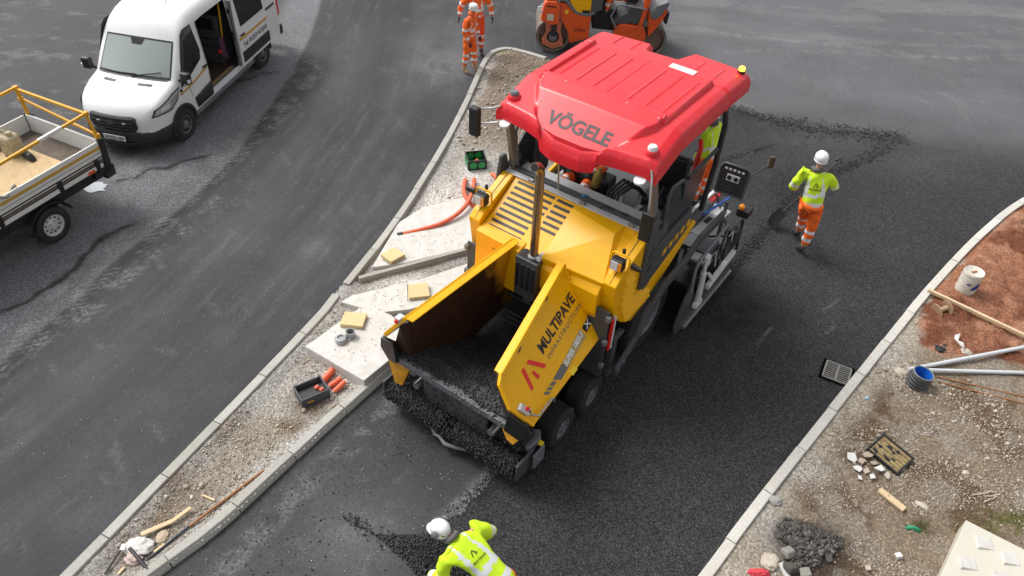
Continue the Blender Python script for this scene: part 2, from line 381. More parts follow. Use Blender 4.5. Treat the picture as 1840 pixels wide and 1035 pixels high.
    # far side of the junction, scuffed; sky reflection painted in as paler tone
    fr = sstep(14.2, 17.5, y + 0.1 * x) * sstep(1.5, 4.5, x); tone = tone * (1 - fr) + (0.105 + 0.05 * (fbm(x * 0.35, y, 1.2, 5, 70) - .5)) * fr
    fr2 = sstep(17.5, 19.0, y - 0.12 * x) * sstep(2.5, 4.5, x)
    dust += 0.50 * fr2 * sstep(0.42, 0.72, fbm(x * 0.3, y, 2.2, 5, 71))
    for s_ in TRD:
        d, al, sd = pdist(x, y + (fbm(x, y, .5, 2, 4) - .5) * .6, s_); dust += 0.45 * sstep(0.16, 0.02, d) * sstep(0.35, 0.65, nf)
    # lane in front of the paver
    lane = sstep(-0.1, 0.3, x - np.interp(y, [3, 4.3, 7.3], [-4.3, -3.6, -1.5])) * (y < 9)
    tone = np.where(lane > 0.5, 0.042 + 0.040 * (fbm(x, y, 0.9, 5, 81) - 0.5), tone); dust = np.where(lane > 0.5, 0.05 + 0.22 * sstep(0.60, 0.78, fbm(x, y, 5.5, 5, 82)), dust)
    coarse = np.where(lane > 0.5, 0.12, coarse)
    d, al, sd = pdist(x, y, LDUST[1]); e = lane * sstep(0.24, 0.05, np.abs(d - 0.28)); dust += 0.55 * e * sstep(0.4, 0.6, nf)
    d, al, sd = pdist(x, y, LDUST[0]); dust += 1.0 * sstep(0.20, 0.03, d + (nf - .5) * .16)
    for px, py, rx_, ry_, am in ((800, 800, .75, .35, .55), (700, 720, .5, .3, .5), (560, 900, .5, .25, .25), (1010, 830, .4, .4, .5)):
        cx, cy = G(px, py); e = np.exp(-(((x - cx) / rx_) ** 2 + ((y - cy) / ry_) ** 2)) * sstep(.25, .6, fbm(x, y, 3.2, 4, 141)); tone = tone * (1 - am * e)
    tx = G(640, 960); e = np.exp(-(((x - tx[0]) / 0.5) ** 2 + ((y - tx[1]) / 0.5) ** 2)); dust += 0.35 * e * nf; tone += .03 * e
    return np.clip(tone, 0.012, 0.3), np.clip(dust, 0, 1), coarse
def road_h(x, y): return 0.004 + (fbm(x, y, 1.2, 3, 12) - 0.5) * 0.006
road = struct(grid_sheet('road', -15, 17, 2.6, 26, 0.05, road_h, road_col, M_ROAD))
mg = MB().box((-400, -200, -0.6), (400, 700, -0.012)); ground = struct(mg.build('ground', mat('far_ground', (0.085, 0.085, 0.086), 0.9, var=0.3, nscale=0.4)))

# ---- fresh mat
FRB = GL([(640, 1100), (775, 1036), (768, 990), (800, 935), (845, 893), (872, 868), (905, 835), (965, 800), (1010, 760)]) + [(0.3, 8.6), (1.6, 10.9), (2.6, 12.9), (3.4, 14.4), (4.4, 15.6)] + \
    GL([(1380, 212), (1480, 232), (1560, 238), (1615, 243), (1660, 262), (1760, 275), (1900, 290)]) + [(16, 16), (16, 2.6)] + [(-1.1, 2.6)]
RKB = [G(x, y) for x, y in ((1150, 1160), (1262, 1035), (1340, 930), (1430, 815), (1525, 697), (1630, 565), (1685, 500), (1750, 430), (1810, 378), (1850, 352), (2000, 290))]
def fresh_keep(x, y):
    w = (fbm(x, y, 2.5, 4, 6) - .5) * 0.22; w2 = (fbm(x, y, 2.5, 4, 7) - .5) * 0.22
    k = inside(x + w, y + w2, FRB); d, al, sd = pdist(x, y, RKB); return k & ((sd > 0) | (d < 0.05))
SEAM = GL([(1615, 243), (1560, 285), (1500, 310), (1420, 365), (1340, 455), (1290, 520), (1230, 590)])
def fresh_h(x, y):
    d, al, sd = pdist(x, y, SEAM)
    return 0.012 + (fbm(x, y, 1.0, 3, 16) - .5) * 0.008 + 0.018 * sstep(0.10, 0.0, np.abs(d)) * fbm(x, y, 5, 3, 17) + 0.004 * fbm(x, y, 14, 2, 18)
def fresh_col(x, y):
    n = fbm(x, y, 0.6, 4, 19); d, al, sd = pdist(x, y, SEAM)
    tone = 0.029 + 0.016 * (n - .5); tone *= 1 - 0.55 * sstep(0.13, 0.02, d)
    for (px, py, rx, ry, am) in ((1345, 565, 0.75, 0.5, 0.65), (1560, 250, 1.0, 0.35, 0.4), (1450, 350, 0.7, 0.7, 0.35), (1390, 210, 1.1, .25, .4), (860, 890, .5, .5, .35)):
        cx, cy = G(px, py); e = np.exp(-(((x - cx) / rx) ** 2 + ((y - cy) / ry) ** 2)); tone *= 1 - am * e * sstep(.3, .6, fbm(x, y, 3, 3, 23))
    far = sstep(12.5, 15.2, y - 0.02 * x) * sstep(4, 7, x); tone = tone * (1 - far) + (0.050 + .02 * (n - .5)) * far
    coarse = 0.75 - 0.50 * far; dust = 0.0 + 0.04 * sstep(.70, .80, fbm(x, y, 3, 3, 24)) + .25 * far * sstep(.5, .8, fbm(x * .4, y, 1.6, 4, 25))
    dust = dust * np.ones(x.shape)
    for pl in (GL([(1360, 620), (1385, 590)]), GL([(1480, 558), (1505, 540)]), GL([(1485, 600), (1500, 585)])):
        dd, _, _ = pdist(x, y, pl); dust += 0.6 * sstep(.04, .0, dd)
    return np.clip(tone, .01, .3), dust, coarse
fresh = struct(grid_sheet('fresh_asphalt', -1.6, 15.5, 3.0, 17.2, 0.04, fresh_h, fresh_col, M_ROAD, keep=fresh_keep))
wet = MB()
cx, cy = G(168, 336); pts = []
for i in range(22):
    a = i / 22 * 6.283; rr = 0.16 * (0.75 + 0.5 * random.random()); pts.append((cx + 1.6 * rr * math.cos(a), cy + 1.0 * rr * math.sin(a)))
wet.add([(x, y, 0.014) for x, y in pts], [tuple(range(22))])
struct(wet.build('puddle', mat('still_water', (0.42, 0.46, 0.5), 0.12, var=0.05, spec=0.8)))

# ---- dirt
def dirt_mat(name):
    m, nt, b = nodes(name); vec = coords(nt)
    at = N(nt, 'ShaderNodeAttribute'); at.attribute_name = 'Col'
    g1 = noise(nt, vec, 26, 6, 0.75); g2 = noise(nt, vec, 110, 3, 0.6); vo = voro(nt, vec, 55)
    vc = voro(nt, vec, 45, out='Color'); sc_ = N(nt, 'ShaderNodeSeparateColor'); nt.links.new(vc, sc_.inputs[0])
    k = mth(nt, 'ADD', -0.22, mth(nt, 'ADD', mth(nt, 'MULTIPLY', g1, 1.15), mth(nt, 'ADD', mth(nt, 'MULTIPLY', g2, 0.5), mth(nt, 'MULTIPLY', mth(nt, 'POWER', sc_.outputs[1], 2.0), .55))))
    cc = N(nt, 'ShaderNodeCombineColor')
    for i in range(3): nt.links.new(k, cc.inputs[i])
    c = mix(nt, 1.0, at.outputs['Color'], cc.outputs[0], 'MULTIPLY')
    nt.links.new(c, b.inputs['Base Color']); b.inputs['Roughness'].default_value = 0.92; b.inputs['Specular IOR Level'].default_value = 0.2
    h = mth(nt, 'ADD', mth(nt, 'MULTIPLY', vo, 0.4), g1); bump(nt, b, h, 0.8, 0.03); return m
M_DIRT = dirt_mat('dirt')
ISL_L = GL([(108, 1035), (358, 781), (565, 569), (612, 508), (700, 400), (790, 260), (838, 165), (865, 110), (878, 94)], .12)
ISL_L = [(-5.6, 2.1)] + ISL_L
ISL_T = GL([(878, 94), (886, 89), (896, 86), (908, 84), (922, 85), (950, 92), (990, 104)], .12) + [(0.95, 17.0)]
ISL_R = GL([(276, 1035), (394, 950), (494, 856), (600, 757), (704, 664)], .10) + [(-1.0, 8.28), (-0.42, 9.15), (0.5, 10.6), (0.95, 12), (1.12, 14), (1.08, 16), (0.95, 17.0)]
ISL_R = [(-4.75, 2.9)] + ISL_R
ISL = ISL_L + ISL_T[1:] + ISL_R[::-1]
def lerp3(a, b, t): return [a[i] * (1 - t) + b[i] * t for i in range(3)]
def isl_h(x, y):
    z = 0.028 + 0.035 * (fbm(x, y, 1.6, 4, 31) - .5) + 0.02 * fbm(x, y, 9, 3, 32)
    hx, hy = G(925, 140); z += 0.13 * np.exp(-(((x - hx - .1) / 0.65) ** 2 + ((y - hy) / 1.4) ** 2)) * (0.7 + .6 * fbm(x, y, 3, 4, 35))
    hx, hy = G(850, 235); z += 0.05 * np.exp(-(((x - hx) / 0.5) ** 2 + ((y - hy) / 0.9) ** 2))
    dl, _, _ = pdist(x, y, ISL_L[:5]); dr, _, _ = pdist(x, y, ISL_R[:6]); e = np.minimum(dl, dr); z += 0.05 * sstep(0.34, 0.15, e) * (y < 9.5)
    return z
def isl_c(x, y):
    n = fbm(x, y, 1.5, 4, 36); nf = fbm(x, y, 6, 4, 37)
    c = [np.full(x.shape, v) for v in (0.42, 0.37, 0.30)]
    c = lerp3(c, (0.22, 0.155, 0.10), sstep(0.46, 0.60, n + (nf - .5) * .35) * 0.9)
    c = lerp3(c, (0.50, 0.47, 0.42), sstep(0.5, 0.7, fbm(x, y, 0.9, 4, 38)))
    up_ = sstep(13.0, 13.8, y); c = lerp3(c, (0.30, 0.235, 0.18), up_ * .8)
    mid = sstep(9.5, 9.9, y) * sstep(13.4, 12.4, y); c = lerp3(c, (0.46, 0.43, 0.39), mid * .8)
    wh = np.zeros(x.shape)
    for px, py, rx, ry in ((790, 380, .6, .9), (855, 320, .35, .5), (760, 520, .7, .25), (610, 690, .3, .25), (720, 600, .6, .3)):
        cx, cy = G(px, py); wh = np.maximum(wh, np.exp(-(((x - cx) / rx) ** 2 + ((y - cy) / ry) ** 2)))
    c = lerp3(c, (0.78, 0.74, 0.68), np.clip(wh * 1.5, 0, 1) * sstep(.25, .5, nf + wh * .3))
    dl, _, _ = pdist(x, y, ISL_L); dr, _, _ = pdist(x, y, ISL_R); e = np.minimum(dl, dr)
    c = lerp3(c, (0.52, 0.50, 0.46), sstep(0.42, 0.22, e + (n - .5) * .2))
    cx, cy = G(890, 98); c = lerp3(c, (0.75, 0.66, 0.2), .6 * np.exp(-(((x - cx) / .22) ** 2 + ((y - cy) / .15) ** 2)))
    tc = sstep(.15, .6, fbm(x, y, 5, 3, 39)); 
    for px, py, rx, ry in ((300, 880, .42, .42), (400, 770, .3, .35), (630, 500, .35, .2), (560, 730, .3, .3), (260, 990, .4, .3)):
        cx, cy = G(px, py); c = lerp3(c, (0.20, 0.145, 0.10), tc * .85 * np.exp(-(((x - cx) / rx) ** 2 + ((y - cy) / ry) ** 2)))
    return [np.clip(v * .92, 0, 1) for v in c]
island = struct(grid_sheet('island_ground', -6, 1.4, 2.2, 18.0, 0.035, isl_h, isl_c, M_DIRT, keep=lambda x, y: inside(x, y, ISL)))
VB = [(-1, -1)]
RK = [G(x, y, .1) for x, y in ((1040, 1290), (1150, 1160), (1252, 1035), (1330, 930), (1420, 815), (1515, 697), (1620, 565), (1675, 500), (1740, 430), (1800, 378), (1840, 352), (1990, 285), (2200, 230))]
VERGE = RK + [(22, 16), (22, 1.0), (3, 1.0)]
RED = GL([(2100, 200), (1840, 358), (1760, 425), (1690, 500), (1640, 580), (1650, 625), (1700, 650), (1740, 650), (1790, 650), (1860, 690), (2300, 780)])
def verge_h(x, y):
    red = inside(x, y, RED); d, _, _ = pdist(x, y, RED); r = np.where(red, sstep(0, .25, d), 0)
    z = 0.05 + 0.03 * (fbm(x, y, 1.4, 4, 44) - .5) + 0.022 * fbm(x, y, 9, 3, 45)
    lump = np.abs(fbm(x, y, 2.6, 4, 46) - .5) * 2
    foot = sstep(.60, .70, fbm(x * 1.4, y, 3.4, 3, 43)); z += r * (0.06 - 0.16 * lump * fbm(x, y, 1.1, 2, 47) - .045 * foot + 0.035 * fbm(x * .8, y, 10, 4, 48))
    d, _, _ = pdist(x, y, RK); z = np.where(d < .2, np.minimum(z, 0.07), z)
    for px, py, rr, hh in ((1445, 985, .32, .12),):
        cx, cy = G(px, py); z += hh * np.exp(-((x - cx) ** 2 + (y - cy) ** 2) / rr ** 2) * (.6 + .8 * fbm(x, y, 6, 3, 49))
    return z
def verge_c(x, y):
    n = fbm(x, y, 1.2, 5, 54); nf = fbm(x, y, 5, 4, 55)
    c = [np.full(x.shape, v) for v in (0.335, 0.26, 0.185)]
    c = lerp3(c, (0.19, 0.125, 0.078), sstep(.47, .60, n + (nf - .5) * .4))
    c = lerp3(c, (0.38, 0.33, 0.27), sstep(.5, .66, fbm(x, y, 3.2, 5, 56)) * .8)
    d, _, _ = pdist(x, y, RK); c = lerp3(c, (0.53, 0.47, 0.38), sstep(.62, .28, d + (n - .5) * .5))
    for px, py, rx, ry in ((1590, 640, .3, .5), (1450, 850, .35, .25), (1380, 950, .2, .5)):
        cx, cy = G(px, py); c = lerp3(c, (0.60, 0.56, 0.50), np.exp(-(((x - cx) / rx) ** 2 + ((y - cy) / ry) ** 2)))
    dr, _, sd = pdist(x, y, RED); r = np.where(inside(x, y, RED), 1, 0) * sstep(-.05, .12, dr + (nf - .5) * .3)
    red = lerp3([np.full(x.shape, v) for v in (0.42, 0.185, 0.105)], (0.23, 0.085, 0.045), sstep(.40, .62, fbm(x, y, 1.6, 5, 57)))
    red = lerp3(red, (0.56, 0.29, 0.18), sstep(.55, .75, fbm(x, y, 3.0, 3, 58)) * .8)
    c = [c[i] * (1 - r) + red[i] * r for i in range(3)]
    cx, cy = G(1830, 950); g = np.exp(-(((x - cx) / .55) ** 2 + ((y - cy) / .35) ** 2)); c = lerp3(c, (0.16, 0.15, 0.05), g * sstep(.3, .6, nf))
    cx, cy = G(1650, 950); g = np.exp(-(((x - cx) / .14) ** 2 + ((y - cy) / .1) ** 2)); c = lerp3(c, (0.10, 0.09, 0.03), g)
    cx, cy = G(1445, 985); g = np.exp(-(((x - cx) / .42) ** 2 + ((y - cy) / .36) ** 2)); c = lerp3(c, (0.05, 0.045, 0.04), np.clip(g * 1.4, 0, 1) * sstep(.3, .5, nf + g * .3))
    return [np.clip(v * .88, 0, 1) for v in c]
verge = struct(grid_sheet('verge', 0.4, 21, 1.4, 17, 0.04, verge_h, verge_c, M_DIRT, keep=lambda x, y: inside(x, y, VERGE) & (x * .1 + y < 18)))
# ---- gravel: thousands of loose stones nobody could count
def scatter(n, poly, dens, hfn, smin, smax, seed, pw=2.2, sink=0.25):
    r = np.random.default_rng(seed); P = np.array(poly); x = r.uniform(P[:, 0].min(), P[:, 0].max(), n); y = r.uniform(P[:, 1].min(), P[:, 1].max(), n)
    k = inside(x, y, poly) & (r.random(n) < dens(x, y)); x, y = x[k], y[k]; s = smin + (smax - smin) * r.random(len(x)) ** pw
    return np.stack([x, y, hfn(x, y) + s * sink * .5], -1), s
GRAV = stone_mat('pale_gravel', [(0.18, 0.135, 0.09), (0.37, 0.30, 0.225), (0.26, 0.205, 0.15), (0.50, 0.44, 0.36), (0.32, 0.26, 0.195), (0.60, 0.55, 0.48)])
SH = [(p[0] + .14 * math.sin(math.pi / 4), p[1] - .1) for p in RK[1:10]]
vpoly = SH + GL([(1900, 560), (1900, 1100), (1200, 1100)])
def vden(x, y):
    red = inside(x, y, RED); d, _, _ = pdist(x, y, RK)
    return np.where(red, 0.0, 1) * (0.06 + 0.95 * sstep(.44, .60, fbm(x, y, 1.5, 5, 60))) * sstep(.18, .6, d + .15)
P, S = scatter(150000, vpoly, vden, verge_h, 0.006, 0.034, 3, 3.0); stuff(stones('gravel', P, S, GRAV, seed=4, lod=1), 'loose pale gravel over the brown dirt of the right verge', 'gravel')
P, S = scatter(7000, vpoly, lambda x, y: vden(x, y) * sstep(.45, .6, fbm(x, y, .9, 3, 62)), verge_h, 0.03, 0.075, 5); stuff(stones('gravel', P, S, GRAV, seed=6), 'scattered larger stones lying in the dirt of the right verge', 'stones')
ipoly = [(p[0] + .14, p[1]) for p in ISL_L] + ISL_T[1:-1] + [(p[0] - .12, p[1]) for p in ISL_R[::-1]]
def iden(x, y):
    a = sstep(.42, .62, fbm(x, y, 1.3, 4, 63)) * .8; up_ = sstep(13.2, 14.2, y); mid = sstep(8.2, 8.8, y) * sstep(13.2, 12.6, y)
    dl, _, _ = pdist(x, y, ISL_L); dr, _, _ = pdist(x, y, ISL_R)
    return np.clip((a + up_ * .9) * (1 - .75 * mid) + .12, 0, 1) * (dl > .16) * (dr > .185)
P, S = scatter(90000, ipoly, iden, isl_h, 0.009, 0.036, 7); stuff(stones('gravel', P, S, GRAV, seed=8, lod=1), 'loose pale gravel inside the kerbed traffic island', 'gravel')
P, S = scatter(6000, ipoly, lambda x, y: iden(x, y) * (.25 + .75 * (y > 13)), isl_h, 0.035, 0.085, 9); stuff(stones('gravel', P, S, GRAV, seed=10), 'larger stones heaped at the far end of the traffic island', 'stones')
# ---- loose asphalt crumbs
CRUMB = stone_mat('asphalt_crumb', [(0.008, 0.008, 0.009), (0.018, 0.018, 0.020), (0.040, 0.040, 0.043), (0.012, 0.012, 0.013), (.022, .022, .023), (.009, .009, .009)], 0.5)
def along(pl, n, w, smin, smax, seed, z=0.012):
    r = np.random.default_rng(seed); pl = np.array(pl); sg = np.hypot(*(pl[1:] - pl[:-1]).T); cum = np.r_[0, np.cumsum(sg)]
    t = r.random(n) * cum[-1]; k = np.clip(np.searchsorted(cum, t) - 1, 0, len(sg) - 1); f = (t - cum[k]) / sg[k]
    p = pl[k] + (pl[k + 1] - pl[k]) * f[:, None]; wv = w if np.isscalar(w) else np.interp(t / cum[-1], np.linspace(0, 1, len(w)), w)
    p = p + r.normal(size=(n, 2)) * np.reshape(wv, (-1, 1)) if not np.isscalar(w) else p + r.normal(size=(n, 2)) * w
    s = smin + (smax * 1.25 - smin) * r.random(n) ** 3.2; return np.stack([p[:, 0], p[:, 1], z + s * .3], -1), s
parts = [along(SEAM, 2600, [.16, .08, .10, .10, .07, .06, .12], .008, .03, 71, .02), along(GL([(1305, 190), (1380, 215), (1480, 235), (1615, 246)]), 2600, [.05, .16, .2, .14], .008, .03, 72, .016),
         along(GL([(620, 928), (660, 955), (700, 975)]), 260, [.03, .05, .08], .008, .028, 73), along(GL([(1270, 300), (1330, 280), (1385, 262)]), 450, [.03, .04, .03], .008, .022, 77, .02),
         along(FRB[2:8], 800, .045, .006, .022, 74), along(GL([(1380, 300), (1400, 360), (1420, 330)]), 500, .2, .006, .018, 75, .018), along(GL([(1230, 600), (1360, 570)]), 900, .22, .006, .018, 76, .018)]
stuff(stones('asphalt_crumbs', np.concatenate([p for p, s in parts]), np.concatenate([s for p, s in parts]), CRUMB, seed=21, lod=1), 'loose black asphalt crumbs along the rake seams and mat edges', 'asphalt crumbs')
r_ = np.random.default_rng(55); lanep = GL([(330, 1035), (700, 690), (980, 760), (900, 860), (700, 1035)]); leftp = GL([(0, 700), (560, 60), (860, 60), (600, 500), (100, 1000)])
def sprinkle(name, poly, n, s0, s1, m_, sd, lab):
    P, S = scatter(n, poly, lambda x, y: sstep(.40, .62, fbm(x, y, 1.8, 4, sd)), lambda x, y: np.full(x.shape, .008), s0, s1, sd, 3.0); stuff(stones(name, P, S, m_, seed=sd, lod=1), lab, name.replace('_', ' '))
PCH = stone_mat('pale_chip', [(.30, .28, .26), (.45, .43, .40), (.20, .19, .18)])
sprinkle('stone_chips', lanep, 2600, .006, .020, PCH, 61, 'fine pale stone chips scattered on the lane before the paver'); sprinkle('asphalt_crumbs', lanep, 2200, .006, .026, CRUMB, 62, 'stray black asphalt crumbs scattered on the lane before the paver'); sprinkle('stone_chips', leftp, 5000, .006, .018, PCH, 63, 'fine pale stone chips scattered over the older road left of the island')
hp = GL([(672, 960), (735, 962), (790, 955), (850, 985), (900, 1000), (900, 1120), (770, 1120), (745, 1030), (700, 985)])
r_ = np.random.default_rng(5); P_ = np.array(hp); x = r_.uniform(P_[:, 0].min(), P_[:, 0].max(), 9000); y = r_.uniform(P_[:, 1].min(), P_[:, 1].max(), 9000); k = inside(x, y, hp); x, y = x[k], y[k]
d, _, _ = pdist(x, y, hp + [hp[0]]); z = .01 + .11 * sstep(0, .28, d) * r_.random(len(x)) ** .45
stuff(stones('asphalt_heap', np.stack([x, y, z], -1),   .008 + .034 * r_.random(len(x)) ** 3, CRUMB, seed=22), 'heap of loose black asphalt shovelled in front of the bending worker', 'asphalt heap')

# ---- kerbs
def kerb_mat(name, col, spots=.5):
    m, nt, b = nodes(name); vec = coords(nt); n1 = noise(nt, vec, 5, 6, .65); n2 = noise(nt, vec, 90, 3, .6)
    c = mix(nt, n1, tuple(v * .80 for v in col), tuple(min(.8, v * 1.15) for v in col))
    st = ramp(nt, noise(nt, vec, 8.3, 4, .6, 1.4), [(.64, (0, 0, 0)), (.69, (1, 1, 1))]); c = mix(nt, mth(nt, 'MULTIPLY', st, spots), c, (.16, .15, .13))
    sp = ramp(nt, n2, [(.3, (.7, .7, .7)), (.6, (1, 1, 1))]); c = mix(nt, 1.0, c, sp, 'MULTIPLY')
    oi = N(nt, 'ShaderNodeObjectInfo'); k = ramp(nt, oi.outputs['Random'], [(0, (.82, .81, .79)), (1, (1, 1, 1))]); c = mix(nt, 1.0, c, k, 'MULTIPLY')
    nt.links.new(c, b.inputs['Base Color']); b.inputs['Roughness'].default_value = .85; bump(nt, b, n2, .3, .006); return m
MK1 = kerb_mat('kerb_concrete', (0.49, 0.475, 0.43), .12); MK2 = kerb_mat('kerb_concrete_pale', (0.68, 0.655, 0.60))
def resample(pl, ds):
    pl = [Vector(p) for p in pl]; out = [pl[0].copy()]; acc = 0; 
    for a, b in zip(pl[:-1], pl[1:]):
        L = (b - a).length; d = ds - acc
        while d <= L: out.append(a.lerp(b, d / L)); d += ds
        acc = (acc + L) % ds if L >= ds - acc else acc + L
    return out
def smooth_pl(pl, it=2):
    pl = [Vector(p) for p in pl]
    for _ in range(it):
        q = [pl[0]]
        for a, b in zip(pl[:-1], pl[1:]): q += [a.lerp(b, .25), a.lerp(b, .75)]
        q.append(pl[-1]); pl = q
    return pl
def kerb_run(name, pl, side, w, zt, zb, m, batter=0.0, L=0.915, jig=.006, smooth=1):
    """pl = road-side edge; side = +1 when the stone body lies left of the line"""
    sub = 5; pts = resample([(p[0], p[1]) for p in smooth_pl([(p[0], p[1]) for p in pl], smooth)], L / sub)
    hb = MB(); root = None; k = 0
    nrm = []
    for i, p in enumerate(pts):
        d = (pts[min(i + 1, len(pts) - 1)] - pts[max(i - 1, 0)]).normalized(); nrm.append(Vector((-d.y, d.x)) * side)
    sec = [(0.012, zb), (0, zt - .05 - batter * .6), (batter * .9, zt - .006), (batter * .9 + .008, zt), (w - .008, zt), (w, zt - .008), (w, zb)]
    hv = []
    for i, p in enumerate(pts): hv.append([p + nrm[i] * (w - .02), p + nrm[i] * (w + .13)])
    for i in range(len(pts) - 1):
        a, b = hv[i], hv[i + 1]; z0 = zb + .09
        q = [(a[0].x, a[0].y), (a[1].x, a[1].y), (b[1].x, b[1].y), (b[0].x, b[0].y)]
        hb.hexa([(x, y, -.05) for x, y in q] + [(q[0][0], q[0][1], z0 + .03), (q[1][0], q[1][1], z0 - .055), (q[2][0], q[2][1], z0 - .055), (q[3][0], q[3][1], z0 + .03)])
    root = struct(hb.build(name, mat('haunch_concrete', (0.46, 0.43, 0.37), .9, var=.25, bumpy=.6, bscale=50)))
    i = 0
    while i + sub < len(pts) + 0:
        seg = range(i, i + sub + 1); mb = MB(); vs = []; jx = random.uniform(-jig, jig); jz = random.uniform(-jig, jig) * .7
        for j in seg:
            p = pts[j]; t = 0
            if j == i: p = p.lerp(pts[j + 1], .0055 / (L / sub) * 1.2)
            if j == i + sub: p = p.lerp(pts[j - 1], .0055 / (L / sub) * 1.2)
            for (o, z) in sec: q = p + nrm[j] * (o + jx); vs.append((q.x, q.y, z + jz))
        n = len(sec); fs = [tuple(range(n)), tuple(range(sub * n, sub * n + n))[::-1]]
        for a in range(sub):
            for c in range(n): fs.append((a * n + c, (a + 1) * n + c, (a + 1) * n + (c + 1) % n, a * n + (c + 1) % n))
        mb.add(vs, fs); mb.build('kerbstone', m, root); i += sub
    return root
kerb_run('kerb', ISL_L[:5], -1, .125, .125, -.12, MK1, .0)
kl2 = [(p[0] + .035, p[1]) for p in ISL_L[4:8]] + ISL_L[8:] + ISL_T[1:]
kerb_run('kerb', kl2, -1, .115, .125, -.12, MK1, .0, smooth=2)
kerb_run('kerb', ISL_R, 1, .15, .115, -.12, MK1, .045)
kerb_run('kerb', RK, -1, .135, .105, -.10, MK2, .01, smooth=2)
# ================================================================== PAVER
YEL = mat('yellow_paint', (0.86, 0.43, 0.0), 0.38, var=.06, dirt=.14, dirtcol=(.34, .17, .03), coat=.06, nscale=2, spec=.35)
YEL2 = mat('worn_yellow_paint', (0.70, 0.33, 0.015), 0.5, var=.15, dirt=.45, dirtcol=(.10, .06, .03), nscale=3)
RED_ = mat('red_paint', (0.70, 0.014, 0.024), 0.38, var=.05, coat=.28, nscale=1.6, spec=.45, dirt=.10, dirtcol=(.55, .16, .16))
DGR = mat('dark_grey_paint', (0.060, 0.063, 0.068), 0.45, var=.2, dirt=.25, dirtcol=(.12, .11, .10), nscale=4)
MGR = mat('mid_grey_paint', (0.16, 0.165, 0.175), 0.5, var=.2, dirt=.3, dirtcol=(.05, .05, .05), nscale=4)
BLK = mat('black_plastic', (0.015, 0.015, 0.016), 0.45, var=.2, dirt=.2, dirtcol=(.07, .065, .06))
RUB = mat('rubber', (0.018, 0.018, 0.018), 0.75, var=.3, dirt=.3, dirtcol=(.05, .047, .043), bumpy=.5, bscale=70)
STL = mat('bare_steel', (0.42, 0.42, 0.42), 0.38, .85, var=.2, dirt=.3, dirtcol=(.10, .09, .08))
ALU = mat('aluminium_plate', (0.55, 0.56, 0.57), 0.55, .1, var=.2, dirt=.2, dirtcol=(.2, .19, .18))
WHT = mat('white_paint', (0.72, 0.72, 0.71), 0.4, var=.05, dirt=.15, dirtcol=(.3, .28, .25))
BRZ = mat('heat_tinted_steel', (0.36, 0.27, 0.19), 0.28, .9, var=.3, dirt=.2, dirtcol=(.10, .07, .05), nscale=5)
LENS = mat('lamp_lens', (0.62, 0.63, 0.64), 0.12, var=.1, spec=.8)
AMB = mat('amber_lens', (0.85, 0.28, 0.01), 0.2, var=.05, spec=.7)
AMBL = mat('lit_amber', (0.9, 0.4, 0.02), 0.2, var=.05, emit=((1, .55, .05), 2.5))
REDP = mat('red_vinyl', (0.72, 0.02, 0.015), .4, var=.03)
PBLK = mat('black_vinyl', (0.02, 0.018, 0.016), .5, var=.05)
PGRY = mat('grey_vinyl', (0.13, 0.125, 0.11), .5, var=.05)
LETR = mat('roof_lettering', (0.05, 0.035, 0.04), .5, var=.05)
ORV = mat('orange_fabric', (0.90, 0.14, 0.012), .8, var=.10, bumpy=.5, bscale=18)
LIM = mat('lime_fabric', (0.62, 0.88, 0.02), .8, var=.06, bumpy=.5, bscale=16)
SILV = mat('reflective_tape', (0.74, 0.75, 0.74), .5, var=.05)
BLUEP = mat('blue_paint', (0.01, 0.10, 0.42), .4, var=.1)
LOAD = mat('hot_asphalt', (0.013, 0.013, 0.014), .55, var=.5, bumpy=1.0, bscale=45)
def liner_mat():
    m, nt, b = nodes('hopper_liner'); vec = coords(nt); sx = N(nt, 'ShaderNodeSeparateXYZ'); nt.links.new(vec, sx.inputs[0]); nz = noise(nt, vec, 3.5, 7, .7)
    t = mth(nt, 'ADD', mth(nt, 'ADD', sx.outputs[1], mth(nt, 'MULTIPLY', sx.outputs[2], .55)), mth(nt, 'MULTIPLY', nz, .7)); f = ramp(nt, mth(nt, 'MULTIPLY', t, .5), [(.86, (0, 0, 0)), (.96, (1, 1, 1))])
    c = mix(nt, nz, (.012, .009, .008), (.075, .030, .012)); c = mix(nt, f, c, (.62, .27, .01)); nt.links.new(c, b.inputs['Base Color']); b.inputs['Roughness'].default_value = .36; MATS['hopper_liner'] = m; return m
LINER = liner_mat()
PV = thing('asphalt_paver', 'large yellow wheeled asphalt paver with a red canopy roof and open front hopper', 'asphalt paver', (-0.175, 6.987, 0), R(-34))
def pbox(name, a, b, m, bev=.008, par=None, **k): return MB().box(a, b).build(name, m, par or PV, bevel=bev, **k)
